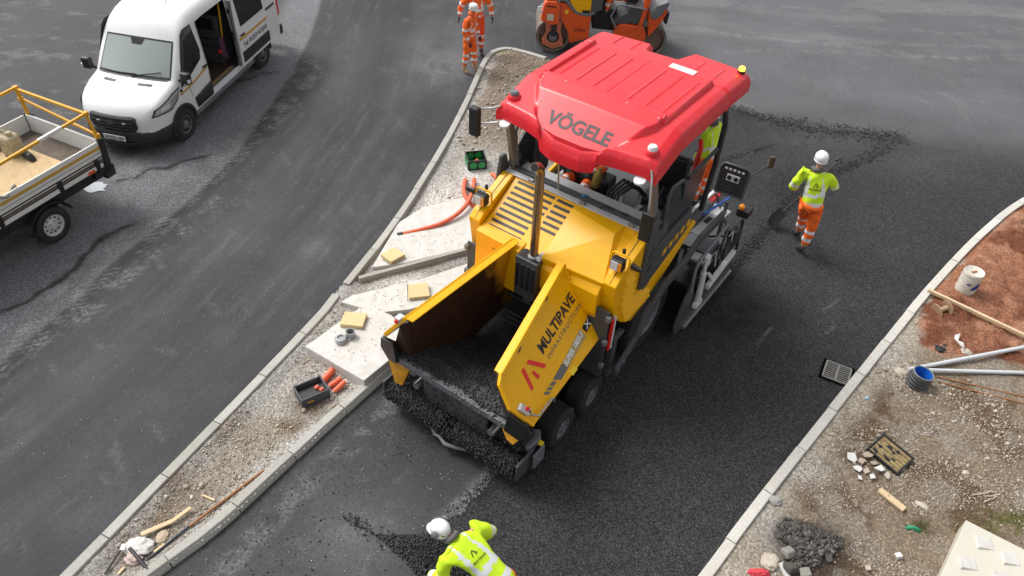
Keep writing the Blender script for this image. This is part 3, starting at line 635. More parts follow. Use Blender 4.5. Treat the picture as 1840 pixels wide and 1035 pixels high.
def wheel(par, cx, cy, cz, r, w, side, rim_r, rm, name='wheel', lugs=8, holes=0, knobbly=True, tyre_m=None):
    """wheel with its visible face on the +x (side=1) or -x side; cx is the outer face"""
    s = side; t = link(name, None, par, (cx, cy, cz))
    mb = MB(); prof = [(rim_r * .96, -s * w * .98), (r * .86, -s * w), (r * .97, -s * w * .92), (r, -s * w * .8), (r, -s * w * .2), (r * .97, -s * w * .06), (r * .86, 0), (r * .80, s * .004), (rim_r * 1.06, -s * .002), (rim_r, -s * .012)]
    mb.lathe(prof, (0, 0, 0), (1, 0, 0), 40, caps=False)
    if knobbly:
        for k in range(36):
            a = k / 36 * 6.283; rot = Matrix.Rotation(a, 3, 'X')
            for h in (0, 1):
                p = rot @ Vector((0, 0, r)); c = Vector((-s * w * (.28 + .42 * h), 0, 0)) + p
                bx = MB().box((-w * .17, -r * .045, -.008), (w * .17, r * .045, .008)); rr = rot @ Matrix.Rotation(.5 if h else -.5, 3, 'Z')
                mb.add([rr @ Vector(v) + c for v in bx.v], bx.f)
    mb.build('tyre', tyre_m or RUB, t, smooth=40)
    mb = MB(); mb.lathe([(rim_r, -s * .012), (rim_r * .93, -s * .012), (rim_r * .86, -s * .045), (rim_r * .6, -s * .05), (rim_r * .45, -s * .018), (rim_r * .30, -s * .012), (rim_r * .28, s * .012), (.001, s * .014)], (0, 0, 0), (1, 0, 0), 36, caps=False)
    rim = mb.build('rim', rm, t, smooth=35)
    mb = MB()
    for k in range(lugs):
        a = k / lugs * 6.283; y, z = math.cos(a) * rim_r * .45, math.sin(a) * rim_r * .45; mb.cyl((-s * .02, y, z), (s * .012, y, z), rim_r * .05, n=8)
    mb.build('wheel_nuts', STL, rim)
    if holes:
        mb = MB()
        for k in range(holes):
            a = (k + .5) / holes * 6.283; y, z = math.cos(a) * rim_r * .72, math.sin(a) * rim_r * .72; mb.cyl((-s * .06, y, z), (-s * .0465, y, z), rim_r * .105, n=12)
        mb.build('rim_holes', BLK, rim)
    return t
# --- chassis and running gear
pbox('chassis', (-.85, 1.08, .42), (.85, 3.6, 1.25), BLK, .02); pbox('front_frame', (-.80, -.40, .34), (.80, 1.07, .57), BLK, .02)
for sx in (1, -1):
    for y in (.02, .72): wheel(PV, sx * 1.13, y, .285, .285, .30, sx, .155, MGR, 'front_wheel', lugs=6)
    wheel(PV, sx * 1.10, 2.25, .60, .60, .38, sx, .33, MGR, 'rear_wheel', lugs=10)
# --- body and hood
def both(fn):
    for s in (1, -1): fn(s)
hd = MB()
prof = [(.93, 1.30), (.80, 1.62), (.80, 1.93), (.86, 2.02), (1.62, 2.44), (1.72, 2.44), (1.72, 1.3)]
hd.yz(prof, -.93, .93); hood = hd.build('engine_hood', YEL, PV, bevel=.012, seg=3)
def cheek(s):
    m = MB(); m.yz([(.94, 1.62), (.86, 2.12), (.96, 2.20), (1.58, 2.47), (1.68, 2.44), (2.02, 1.45), (1.92, 1.14), (1.52, 1.08), (1.22, 1.28), (1.05, 1.46)], s * .945, s * 1.125); c = m.build('side_cowl', YEL, PV, bevel=.014, seg=3)
    MB().yz([(.875, 2.085), (.868, 2.128), (.965, 2.208), (1.58, 2.478), (1.60, 2.45), (.98, 2.18)], s * 1.03, s * 1.036).build('panel_gap', PBLK, c)
    for k in range(7):
        z = 1.34 + k * .115; y0 = 1.10 + .016 * abs(3 - k) ** 1.5 - .02 * k; y1 = 1.86 - k * .035 if z < 1.5 else 1.40 - .02 * k
        MB().hexa([(s * 1.120, y0, z), (s * 1.190, y0 + .02, z), (s * 1.190, y1, z), (s * 1.120, y1, z), (s * 1.120, y0 + .02, z + .104), (s * 1.127, y0 + .02, z + .104), (s * 1.127, y1 - .03, z + .104), (s * 1.120, y1 - .03, z + .104)]).build('louvre', YEL, c, bevel=.003)
    MB().xz([(s * .58, 1.70), (s * .62, 1.77), (s * 1.12, 1.72), (s * 1.13, .60), (s * 1.05, .40), (s * .82, .42), (s * .60, .95)], .835, .86).build('side_plate', DGR, PV, bevel=.005)
    for k in range(3): MB().box((s * 1.09, .80, .75 + k * .42), (s * 1.15, .86, .83 + k * .42)).build('latch', MGR, PV, bevel=.006)
both(cheek)
m = MB()
for z in (1.62, 1.72, 1.82): m.box((-.93, .775, z), (-.6, .79, z + .012))
m.build('nose_grooves', YEL2, hood)
# raised engine bulge on the hood (right of the exhaust), with sloping top and nose
b = MB(); b.add([(.10, .96, 1.45), (.94, .96, 1.45), (.95, .86, 2.10), (.08, .80, 2.10), (.04, 1.66, 2.452), (.76, 1.66, 2.452), (.74, 1.40, 2.44), (.05, 1.50, 2.45), (.04, 1.66, 2.0), (.96, 1.66, 2.0), (.935, 1.55, 2.40)],
    [(0, 1, 2, 3), (3, 2, 6, 7), (7, 6, 5, 4), (2, 10, 5, 6), (0, 3, 7, 4, 8), (1, 9, 10, 2), (10, 9, 5), (8, 4, 5, 9), (0, 8, 9, 1)]); b.build('hood_bulge', YEL, PV, bevel=.012, seg=3)
b = MB(); b.hexa([(-.94, .76, 1.35), (-.24, .74, 1.35), (-.24, .95, 1.35), (-.94, .95, 1.35), (-.94, .79, 2.03), (-.24, .77, 2.03), (-.24, .95, 2.08), (-.94, .95, 2.08)]); b.build('nose_panel', YEL, PV, bevel=.012, seg=3)
sl_ = (2.44 - 2.02) / (1.62 - .86)
def hz(y): return 2.02 + (y - .86) * sl_
def slot(x0, x1, y, w=.030):
    MB().hexa([(x0, y, hz(y) - .02), (x1, y, hz(y) - .02), (x1, y + w, hz(y + w) - .02), (x0, y + w, hz(y + w) - .02), (x0, y, hz(y) + .003), (x1, y, hz(y) + .003), (x1, y + w, hz(y + w) + .003), (x0, y + w, hz(y + w) + .003)]).build('vent_slot', PBLK, hood)
for k in range(9): slot(-.86, -.34 if k < 4 else -.26, .93 + k * .078, .034)
for k in range(6): slot(-.22, .05, 1.16 + k * .078, .034)
pbox('exhaust_well', (-.235, .70, 1.40), (.095, .98, 2.03), DGR, .008)
pbox('well_recess', (-.21, .73, 2.032), (.075, .96, 2.036), BLK, 0)
for k in range(4): pbox('well_slat', (-.22 + k * .08, .685, 1.55), (-.17 + k * .08, .698, 1.95), BLK, .004)
ex = MB().tube([(-.03, .80, 1.9), (-.03, .80, 3.28), (-.03, .79, 3.36), (-.03, .74, 3.42), (-.03, .66, 3.45)], .055, 18).build('exhaust_pipe', BRZ, PV, smooth=50)
MB().cyl((-.03, .664, 3.4485), (-.03, .655, 3.452), .046, n=18).build('pipe_mouth', BLK, ex)
MB().lathe([(.075, 0), (.075, .03), (.06, .05)], (-.03, .80, 2.04), (0, 0, 1), 18).build('pipe_collar', STL, ex)
pbox('bracket_plate', (.03, .76, 2.04), (.09, .90, 2.10), ALU, .008)
for x, y, z, t in ((.14, .85, 1.90, '!'), (-.66, .79, 1.93, 'o')):
    s_ = MB(); 
    for i in range(3): s_.box((x + i * .055, y - .022, z - .08), (x + i * .055 + .04, y - .018, z - .03)); s_.box((x + i * .055, y - .022, z - .16), (x + i * .055 + .04, y - .018, z - .11))
    s_.build('warning_stickers', YEL2, PV)
MB().cyl((.88, .91, 1.75), (.88, .895, 1.75), .042, n=20).build('round_sticker', YEL2, PV)
# --- front lamps on yellow hoops
def lamp(s):
    l = link('headlight', None, PV, (s * 1.03, 1.02, 2.36))
    MB().box((-.085, -.07, -.075), (.085, .05, .085)).build('lamp_housing', BLK, l, bevel=.02)
    MB().box((-.068, -.078, -.06), (.03, -.068, .07)).build('lamp_glass', LENS, l, bevel=.004)
    MB().box((.034, -.078, -.06), (.078, -.068, .07)).build('indicator', AMB, l, bevel=.004)
    MB().tube([(-.11, .03, -.12), (-.11, .03, .10), (-.08, .03, .13), (.10, .03, .13), (.13, .03, .10), (.13, .03, -.12)], .013, 8).build('guard_hoop', YEL, l, smooth=50)
    MB().cyl((.02, .06, .12), (.02, .06, .19), .022).build('camera_knob', BLK, l)
    MB().hexa([(s * .15, .02, -.02), (s * .15, .07, -.02), (s * .30, .05, -.01), (s * .30, .02, -.01), (s * .15, .02, .06), (s * .15, .07, .06), (s * .30, .05, .05), (s * .30, .02, .05)]).build('side_lamp', BLK, l, bevel=.01)
both(lamp)
def refl(s):
    r_ = MB().box((s * 1.12, .90, 1.02), (s * 1.15, .95, 1.56)).build('reflector_strip', REDP, PV, bevel=.003); MB().box((s * 1.12, .955, 1.02), (s * 1.152, .99, 1.58)).build('white_strip', WHT, r_)
    MB().box((s * 1.06, 1.02, .42), (s * 1.16, 1.14, 1.18)).box((s * 1.10, 1.0, 1.1), (s * 1.18, 1.25, 1.16)).build('step_bracket', DGR, PV, bevel=.01)
both(refl)
# --- tow arms
def towarm(s):
    pts = [(.98, .62), (1.45, .88), (1.62, 1.12), (2.12, 1.42), (2.60, 1.44), (3.05, 1.60), (3.85, 1.58)]; m = MB()
    for (a, b_), (c, d) in zip(pts[:-1], pts[1:]): m.bar((s * 1.27, a, b_), (s * 1.27, c + .02, d), .05, .15, upv=(1, 0, 0)) if False else m.hexa([(s * 1.24, a, b_ - .075), (s * 1.30, a, b_ - .075), (s * 1.30, c, d - .075), (s * 1.24, c, d - .075), (s * 1.24, a, b_ + .075), (s * 1.30, a, b_ + .075), (s * 1.30, c, d + .075), (s * 1.24, c, d + .075)])
    ar = m.build('tow_arm', DGR, PV, bevel=.012)
    for k in range(3): MB().cyl((s * 1.30, 1.02 + .12 * k, .66 + .07 * k), (s * 1.312, 1.02 + .12 * k, .66 + .07 * k), .016, n=8).build('bolt', STL, ar)
both(towarm)
# --- hopper
def pv_hit(px, py, A, n):
    """where the survey sight line through a photo point meets the wing's own plane (paver coordinates)"""
    a = Vector((*G(px, py, 0.0), 0.0)); c = Vector((0, 0, CAMH)); Mi = (Matrix.Translation(PV.location) @ Matrix.Rotation(R(-34), 4, 'Z')).inverted(); a = Mi @ a; c = Mi @ c; d = a - c
    return c + d * ((A - c).dot(n) / d.dot(n))
A, B_, D = Vector((.76, -1.02, 1.75)), Vector((.39, .83, 2.12)), Vector((1.16, -.80, 1.17)); WN = (B_ - A).cross(D - A).normalized(); WN = WN if WN.z > 0 else -WN
WO = [pv_hit(x, y, A, WN) for x, y in ((1013, 473), (1023.5, 498.7), (1088, 594), (957.6, 767), (915, 737), (896, 692), (899, 672))]
def wing(s):
    mir = lambda p: Vector((p.x * s, p.y, p.z)); outl = [mir(p) for p in WO]; n = Vector((WN.x * s, WN.y, WN.z))
    w = MB().prism(outl, n * -.03).build('hopper_wing', YEL, PV, bevel=.005)
    m = MB(); pl = [outl[3], outl[4], outl[5], outl[6], outl[0], outl[1]]; cen = sum(outl, Vector()) / len(outl)
    for a_, b2 in zip(pl[:-1], pl[1:]):
        ins = (cen - (a_ + b2) / 2).normalized() * .022; m.bar(a_ + n * .006 + ins, b2 + n * .006 + ins, .045, .03, upv=n)
    m.build('rim', YEL, w, bevel=.006)
    fa, fb_, ra = outl[6], outl[5], outl[0]
    I = [fb_ + Vector((s * -.03, .02, -.02)), fa + Vector((s * -.035, 0, -.03)), ra + Vector((s * -.02, 0, -.03)), Vector((s * .33, 1.12, 1.42)), Vector((s * .50, 1.0, .86)), Vector((s * .52, -.10, .76)), Vector((s * .74, -.72, .90)), Vector((s * 1.0, -.80, 1.05))]
    m = MB(); m.add(I, [(0, 1, 6, 7), (1, 2, 5, 6), (2, 3, 4, 5)]); o = m.build('inner_lining', LINER, w); md = o.modifiers.new('t', 'SOLIDIFY'); md.thickness = .015
    m = MB(); m.prism([fa, ra, ra + Vector((s * -.085, .0, -.015)), fa + Vector((s * -.10, .02, -.015))], (0, 0, -.018)); m.build('top_flange', YEL, w, bevel=.003)
    m = MB(); m.prism([ra + Vector((0, .02, -.01)), outl[1] + Vector((0, .02, -.01)), Vector((s * .95, 1.0, 1.45)), Vector((s * .60, 1.06, .95)), Vector((s * .35, 1.14, 1.42))], (0, .015, 0)); m.build('rear_flap', YEL, w, bevel=.003)
    m = MB(); m.prism([Vector((s * 1.13, -.84, 1.06)), Vector((s * .72, -.82, .88)), Vector((s * .84, -.86, .50 if s < 0 else .74)), Vector((s * .95, -.88, .50 if s < 0 else .74))], (0, .05, 0)); m.build('lower_flap', YEL2, w, bevel=.006)
    m = MB(); m.prism([Vector((s * .88, -.93, 1.32)), Vector((s * 1.12, -.90, 1.24)), Vector((s * 1.18, -.86, 1.02)), Vector((s * 1.04, -.87, .86)), Vector((s * .84, -.93, .98))], (0, .06, 0)); m.build('rubber_corner', BLK, w, bevel=.01)
    return w, n
wings = {s: wing(s) for s in (1, -1)}
w, n = wings[1]
def H_(px, py, lift=.004): return pv_hit(px, py, A, WN) + WN * lift
def z4(X, Y): return (660 + X / 2.352, 420 + Y / 2.352)
def wtext(t, a_, b2, h, m_, lift=.004, **k):
    p, q = H_(*z4(*a_), lift), H_(*z4(*b2), lift); d = (q - p); u = WN.cross(d.normalized()); u = u if u.z > 0 else -u
    return lettering(t, m_, w, (p + q) / 2, d.normalized(), u, d.length, h, **k)
wtext('MULTIPAVE', (729, 492), (866, 262), .150, PBLK, bold=.030); wtext('INFRASTRUCTURE', (764, 524), (899, 297), .062, PGRY, spacing=1.2); wtext('SUPER 1803-5', (833, 556), (905, 416), .085, WHT, .009, bold=.045, shear=.2)
def wpoly(pts, m_, name='stripe', lift=.005, par=None): return MB().prism([H_(*z4(*p), lift) for p in pts], WN * -.004).build(name, m_, par or w)
def z3(X, Y): return ((680 + X / 4.703 - 660) * 2.352, (640 + Y / 4.703 - 420) * 2.352)
for pl in (((1268, 28), (1418, 68), (1400, 103), (1247, 63)), ((1228, 93), (1310, 268), (1292, 293), (1207, 125)), ((1308, 120), (1363, 165), (1345, 195), (1294, 140))): wpoly([z3(*p) for p in pl], REDP, 'emblem')
for pl in (((1470, 212), (1505, 216), (1482, 250), (1440, 248)), ((1435, 260), (1478, 262), (1458, 287), (1415, 285)), ((1408, 298), (1455, 301), (1440, 322), (1395, 326))): wpoly([z3(*p) for p in pl], PGRY)
wpoly([(783, 617), (818, 617), (852, 560), (822, 548)], PGRY); wpoly([(822, 548), (852, 560), (925, 432), (897, 402)], mat('faded_grey_vinyl', (.42, .30, .10), .5))
wpoly([(906, 398), (926, 418), (948, 372), (936, 342)], PBLK); wtext('X', (918, 396), (938, 366), .085, WHT, .009, bold=.03); wpoly([(942, 330), (952, 372), (962, 340), (953, 318)], PGRY); wpoly([(852, 586), (868, 600), (888, 572), (872, 556)], mat('yellow_sticker', (.85, .62, .02), .5), 'warning_sticker')
wpoly([(962, 380), (978, 374), (992, 402), (986, 422), (966, 398)], BLK, 'handle_slot'); hb_ = MB().tube([H_(*z4(965, 402), .01), H_(*z4(975, 418), .05), H_(*z4(988, 420), .05), H_(*z4(990, 408), .01)], .011, 8).build('grab_handle', STL, w, smooth=50)
MB().tube([H_(*z4(790, 708), .0), H_(*z4(778, 696), .04), H_(*z4(762, 702), .05), H_(*z4(712, 770), .05), H_(*z4(700, 768), .04), H_(*z4(688, 762), .0)], .013, 8).build('rail', STL, w, smooth=50)
e_ = MB().prism([H_(*z4(x, y), .004) for x, y in ((640, 716), (682, 742), (668, 770), (630, 745))], WN * .05).build('stop_box', ALU, w, bevel=.005); c_ = H_(*z4(660, 740), .05); MB().cyl(c_, c_ + WN * .03, .026, n=16).build('stop_button', REDP, e_, smooth=50); c_ = H_(*z4(673, 752), .05); MB().cyl(c_, c_ + WN * .012, .014, n=10).build('plug', BLK, e_)
for px_, py_ in ((754, 275), (640, 490)): wpoly([(px_ - 8, py_ + 12), (px_ - 4, py_ + 14), (px_ + 6, py_ - 8), (px_ + 2, py_ - 12)], BLK, 'rim_slot', .022)
w, n = wings[-1]
def L_(u, v, lift=.004):    # mirrored panel, u towards the rear, v down the panel
    f0, r0, f1, r1 = [Vector((-p.x, p.y, p.z)) for p in (WO[6], WO[0], WO[3], WO[2])]; return f0.lerp(r0, u) * (1 - v) + f1.lerp(r1, u) * v + n * lift
ed = (L_(1, .3) - L_(0, .3)).normalized(); eu = n.cross(ed); eu = eu if eu.z > 0 else -eu
lettering('MULTIPAVE', PBLK, w, L_(.42, .22), -ed, eu, .98, .150, bold=.03)
for q in (((.70, .10), (.76, .10), (.90, .36), (.86, .40)), ((.86, .05), (.92, .05), (.95, .20), (.89, .20))): MB().prism([L_(u, v) for u, v in q], n * -.004).build('emblem', REDP, w)
p0 = L_(-.02, .12); e_ = MB().box((-.04, -.05, 0), (.04, .05, .09)).build('stop_box', ALU, w, bevel=.005); e_.location = p0; MB().cyl((.0, -.05, .05), (.0, -.075, .05), .024, n=14).build('stop_button', REDP, e_)
# floor, rear wall, front lip, apron
pbox('hopper_floor', (-.66, -.70, .58), (.66, 1.3, .69), BLK, .005)
for k in range(9): pbox('conveyor_bar', (-.46, .25 + k * .09, .692), (.46, .275 + k * .09, .705), DGR, .002)
pbox('hopper_rear_wall', (-.60, 1.02, .70), (.60, 1.06, 1.45), BLK, .005)
m = MB(); m.box((-.10, .72, 1.32), (.02, .98, 1.42)); m.box((-.02, .80, 1.40), (.06, .9, 1.52)); m.build('conveyor_motor', DGR, PV, bevel=.012)
pbox('rear_shelf', (-.34, .70, 1.28), (.16, 1.03, 1.33), BLK, .01)
m = MB(); m.hexa([(-.98, -.86, .90), (.80, -.86, .90), (.80, -.83, .90), (-.98, -.83, .90), (-1.06, -.88, 1.03), (.84, -.88, 1.03), (.84, -.70, 1.00), (-1.06, -.70, 1.00)]); lip = m.build('hopper_lip', MGR, PV, bevel=.008)
for k in range(12): MB().cyl((-.9 + k * .15, -.89, .97), (-.9 + k * .15, -.87, .97), .013, n=8).build('bolt', STL, lip)
pbox('front_apron', (-.52, -.80, .42), (.50, -.76, .92), DGR, .01)
for x in (-.60, .60): MB().cyl((x, -.86, .66), (x, -.72, .66), .05, n=16).build('hinge_pin', STL, PV, smooth=40)
pbox('front_crossbeam', (-1.0, -.72, .36), (1.0, -.45, .62), BLK, .02)
# push roller bar
for s in (-1, 1):
    MB().lathe([(.10, 0), (.145, .02), (.145, .93), (.10, .95)], (s * .06 if s > 0 else -1.06, -.84, .30), (1, 0, 0), 24).build('push_roller', RUB, PV, smooth=40)
    MB().box((s * 1.06, -.96, .20), (s * 1.10, -.60, .50)).build('end_plate', DGR, PV, bevel=.015)
m = MB(); m.tube([(-.32, -.90, .15), (-.18, -.98, .14), (-.10, -.98, .15), (.02, -1.03, .15), (.16, -.98, .14), (.30, -.92, .15)], .028, 8); m.build('coupling_bar', MGR, PV, smooth=50)
m = MB(); m.xy([(.60, -.72), (1.06, -.66), (1.08, -.44), (1.0, -.34), (.68, -.50)], .42, .54); m.build('bumper_cover', MGR, PV, bevel=.02)
m = MB(); m.xy([(-.60, -.72), (-1.06, -.66), (-1.08, -.44), (-1.0, -.34), (-.68, -.50)], .42, .54); m.build('bumper_cover', MGR, PV, bevel=.02)
m = MB(); m.cyl((1.08, -.62, .36), (1.20, -.62, .36), .03); m.box((1.14, -.70, .24), (1.17, -.48, .50)); m.build('side_hook', MGR, PV, bevel=.006)
pbox('hazard_tab', (1.08, -.52, .48), (1.14, -.46, .52), mat('yellow_sticker', (.85, .62, .02), .5), .004)
# --- platform, windscreen frame, cab
pbox('platform', (-1.08, 1.72, 1.55), (1.08, 3.9, 1.68), DGR, .01)
pbox('cowl_plate', (-1.02, 1.66, 2.36), (1.02, 2.02, 2.44), ALU, .01)
m = MB(); m.box((-1.14, 1.66, 1.5), (-1.05, 2.1, 2.42)); m.build('bulkhead', DGR, PV, bevel=.012); MB().box((1.05, 1.66, 1.5), (1.14, 2.1, 2.42)).build('bulkhead', DGR, PV, bevel=.012)
pbox('screen_bar', (-1.06, 1.70, 2.442), (1.06, 1.79, 2.50), DGR, .012)
pbox('top_strip', (-1.10, 1.60, 2.452), (1.10, 1.695, 2.470), ALU, .004)
for x in (-.72, .08, .80): MB().box((x, 1.60, 2.47), (x + .08, 1.66, 2.50)).cyl((x + .01, 1.63, 2.49), (x + .07, 1.63, 2.49), .018).build('hinge', STL, PV, bevel=.004)
POST = mat('post_grey', (.20, .18, .16), .4, .3, var=.15)
def post(s):
    MB().hexa([(s * 1.03, 1.72, 2.42), (s * 1.10, 1.72, 2.42), (s * 1.10, 1.86, 2.42), (s * 1.03, 1.86, 2.42), (s * 1.00, 1.46, 3.50), (s * 1.07, 1.46, 3.50), (s * 1.07, 1.56, 3.50), (s * 1.00, 1.56, 3.50)]).build('roof_post', POST, PV, bevel=.012)
    MB().tube([(s * 1.10, 3.30, 1.9), (s * 1.12, 3.36, 2.6), (s * 1.10, 3.42, 3.2), (s * 1.04, 3.40, 3.55)], .04, 8).build('rear_post', BLK, PV, smooth=50)
    MB().hexa([(s * 1.06, 1.68, 2.50), (s * 1.13, 1.68, 2.50), (s * 1.13, 1.95, 2.50), (s * 1.06, 1.95, 2.50), (s * 1.04, 1.74, 2.72), (s * 1.10, 1.74, 2.72), (s * 1.10, 1.84, 2.72), (s * 1.04, 1.84, 2.72)]).build('post_foot', DGR, PV, bevel=.01)
both(post)
MB().tube([(-.28, 1.66, 2.5), (-.18, 1.40, 3.42)], .012, 6).build('gas_strut', STL, PV)
# side panels with yellow slots
PERS = mat('smoked_panel', (.035, .04, .042), .18, var=.2, spec=.7)
def sidep(s):
    p = MB().yz([(1.50, 1.66), (1.50, 2.42), (1.56, 2.70), (1.66, 2.70), (1.82, 2.20), (2.76, 2.26), (2.72, 1.96), (1.9, 1.70)], s * 1.12, s * 1.175).build('side_panel', DGR, PV, bevel=.012)
    MB().yz([(1.86, 2.18), (1.80, 2.62), (2.05, 2.86), (3.10, 2.90), (2.80, 2.20)], s * 1.10, s * 1.12).build('smoked_screen', PERS, PV, bevel=.004)
    for k in range(5): y = 2.0 + k * .16; MB().yz([(y, 1.93 + .022 * k), (y + .085, 1.94 + .022 * k), (y + .10, 2.02 + .022 * k), (y + .015, 2.01 + .022 * k)], s * 1.172, s * 1.182).build('yellow_slot', YEL, p)
    for k in range(3): MB().yz([(1.56, 1.9 + k * .13), (1.70, 1.96 + k * .13), (1.70, 1.985 + k * .13), (1.56, 1.925 + k * .13)], s * 1.174, s * 1.18).build('vent', BLK, p)
    MB().yz([(1.72, 1.28), (1.76, 1.52), (1.92, 1.66), (3.02, 1.90), (3.06, 1.84), (2.2, 1.40)], s * 1.11, s * 1.16).build('rear_cowl', YEL, PV, bevel=.012)
    MB().tube([(s * 1.13, 1.92, 2.40), (s * 1.15, 1.88, 2.92), (s * 1.15, 1.95, 3.02), (s * 1.15, 2.22, 2.98), (s * 1.14, 2.34, 2.86), (s * 1.12, 2.42, 2.58)], .022, 8).build('handrail', DGR, PV, smooth=50)
    MB().tube([(s * 1.13, 2.42, 2.90), (s * 1.13, 3.25, 2.92), (s * 1.13, 3.35, 2.6)], .028, 8).build('handrail', BLK, PV, smooth=50)
both(sidep)
# inside the cab
pbox('console', (-.62, 2.30, 1.68), (.10, 2.56, 2.42), BLK, .03)
m = MB(); m.box((.10, 1.98, 2.06), (.74, 2.40, 2.12)); m.box((.66, 2.0, 1.70), (.72, 2.42, 2.30)); m.build('locker', MGR, PV, bevel=.01)
pbox('footwell_box', (.12, 1.96, 1.68), (.70, 2.32, 2.05), mat('rusty_grey', (.12, .115, .10), .7, var=.3, dirt=.4), .01)
def seat_(x):
    q = link('operator_seat', None, PV, (x, 2.92, 1.68)); MB().box((-.24, -.25, .34), (.24, .25, .48)).build('cushion', BLK, q, bevel=.05, seg=3); MB().box((-.23, .2, .45), (.23, .33, 1.0)).build('backrest', BLK, q, bevel=.05, seg=3); MB().box((-.12, -.12, 0), (.12, .12, .34)).build('pedestal', BLK, q)
seat_(-.62); seat_(.62)
m = MB(); m.tube([(-.9, 2.0, 2.45), (-.9, 2.05, 2.9), (-.5, 2.08, 2.95), (-.1, 2.08, 2.8)], .022, 8); m.build('cab_hose', BLK, PV, smooth=50)
for k in range(4): MB().tube([(.22 + k * .05, 2.05, 2.10), (.20 + k * .05, 2.15, 2.42), (.30 + k * .06, 2.35, 2.55), (.42 + k * .05, 2.55, 2.3)], .022, 8).build('hydraulic_hose', BLK, PV, smooth=50)
m = MB(); m.tube([(-.93, 2.1, 1.7), (-.95, 2.1, 2.8), (-.95, 3.3, 2.8), (-.93, 3.4, 1.8)], .02, 8); m.build('inner_rail', BLK, PV, smooth=50)
pbox('white_canister', (.28, 2.42, 2.12), (.50, 2.6, 2.40), WHT, .03)
MB().lathe([(.05, 0), (.06, .02), (.06, .2), (.03, .26), (.02, .30)], (.0, 2.12, 2.42), (0.1, .1, 1), 12).build('brass_valve', mat('brass', (.35, .24, .06), .4, .7), PV, smooth=40)
m = MB(); 
for k in range(9): a = random.random() * 6.28; m.tube([(.75 + .16 * math.cos(a), 2.35 + .2 * math.sin(a), 2.25), (.85, 2.4, 2.55 + .1 * random.random()), (.9 + .12 * math.cos(a), 2.5 + .15 * math.sin(a), 2.35)], .012, 5)
m.build('cable_bundle', BLK, PV, smooth=50)
pbox('red_switch', (.86, 2.10, 2.40), (.92, 2.14, 2.50), REDP, .006)
m = MB(); m.tube([(.98, 3.0, 2.62), (.98, 3.05, 2.98), (.92, 3.15, 3.02)], .035, 8); m.build('red_lever', REDP, PV, smooth=50)
# --- roof shell
ROL = [(-1.14, 1.40), (-.62, 1.34), (-.2, 1.24), (.2, 1.24), (.62, 1.34), (1.14, 1.40), (1.12, 3.97), (.27, 3.97), (.17, 3.62), (-.22, 3.58), (-.28, 3.82), (-1.12, 3.74)]
def edge_d(x, y):
    d, _, _ = pdist(x, y, ROL + [ROL[0]]); return d, inside(x, y, ROL)
def roof_z(x, y):
    ax = np.abs(x); z = 3.78 - .30 * np.clip(2.0 - y, 0, 1) - .45 * np.clip(ax - 1.0, 0, 1) - .02 * (ax / 1.1) ** 2
    z = z - .03 * np.clip((y - 3.25) / .7, 0, 1)
    # broad raised front cowl that carries the lettering
    wdt = np.interp(y, [1.30, 1.45, 1.85, 2.1, 3.4], [.42, .60, .86, .88, .90])
    hump = np.interp(y, [1.24, 1.30, 1.74, 1.98, 2.03, 2.05], [-.16, -.12, .085, .085, .08, .025]) + np.where(y < 1.74, .30 * (2.0 - np.maximum(y, 1.24)) - .078, 0) * 0
    side = sstep(0.0, .045, wdt - ax); z = z + np.where(y > 1.45, hump, hump) * side * (y < 2.06) + .025 * side * (y >= 2.06) * (y < 3.26)
    z = z + .05 * sstep(.035, .012, np.abs(ax - .865)) * (y > 1.95) * (y < 3.22)
    for rx in (-.72, -.47, -.22, .27, .51, .74): z = z + .012 * sstep(.018, .004, np.abs(x - rx)) * sstep(2.10, 2.16, y) * sstep(3.14, 3.10, y)
    for rx in (-.70, -.42, .52, .80): z = z + .012 * sstep(.018, .004, np.abs(x - rx)) * sstep(3.38, 3.44, y) * sstep(3.78, 3.74, y)
    z = z - .007 * sstep(.012, .003, np.abs(x)) * (y > 2.06) * (y < 3.2)
    z = z - .035 * sstep(.030, .010, np.abs(y - 3.27))
    d, ins = edge_d(x, y); z = z - .07 * (1 - sstep(0, .055, d)) ** 1.5
    return z
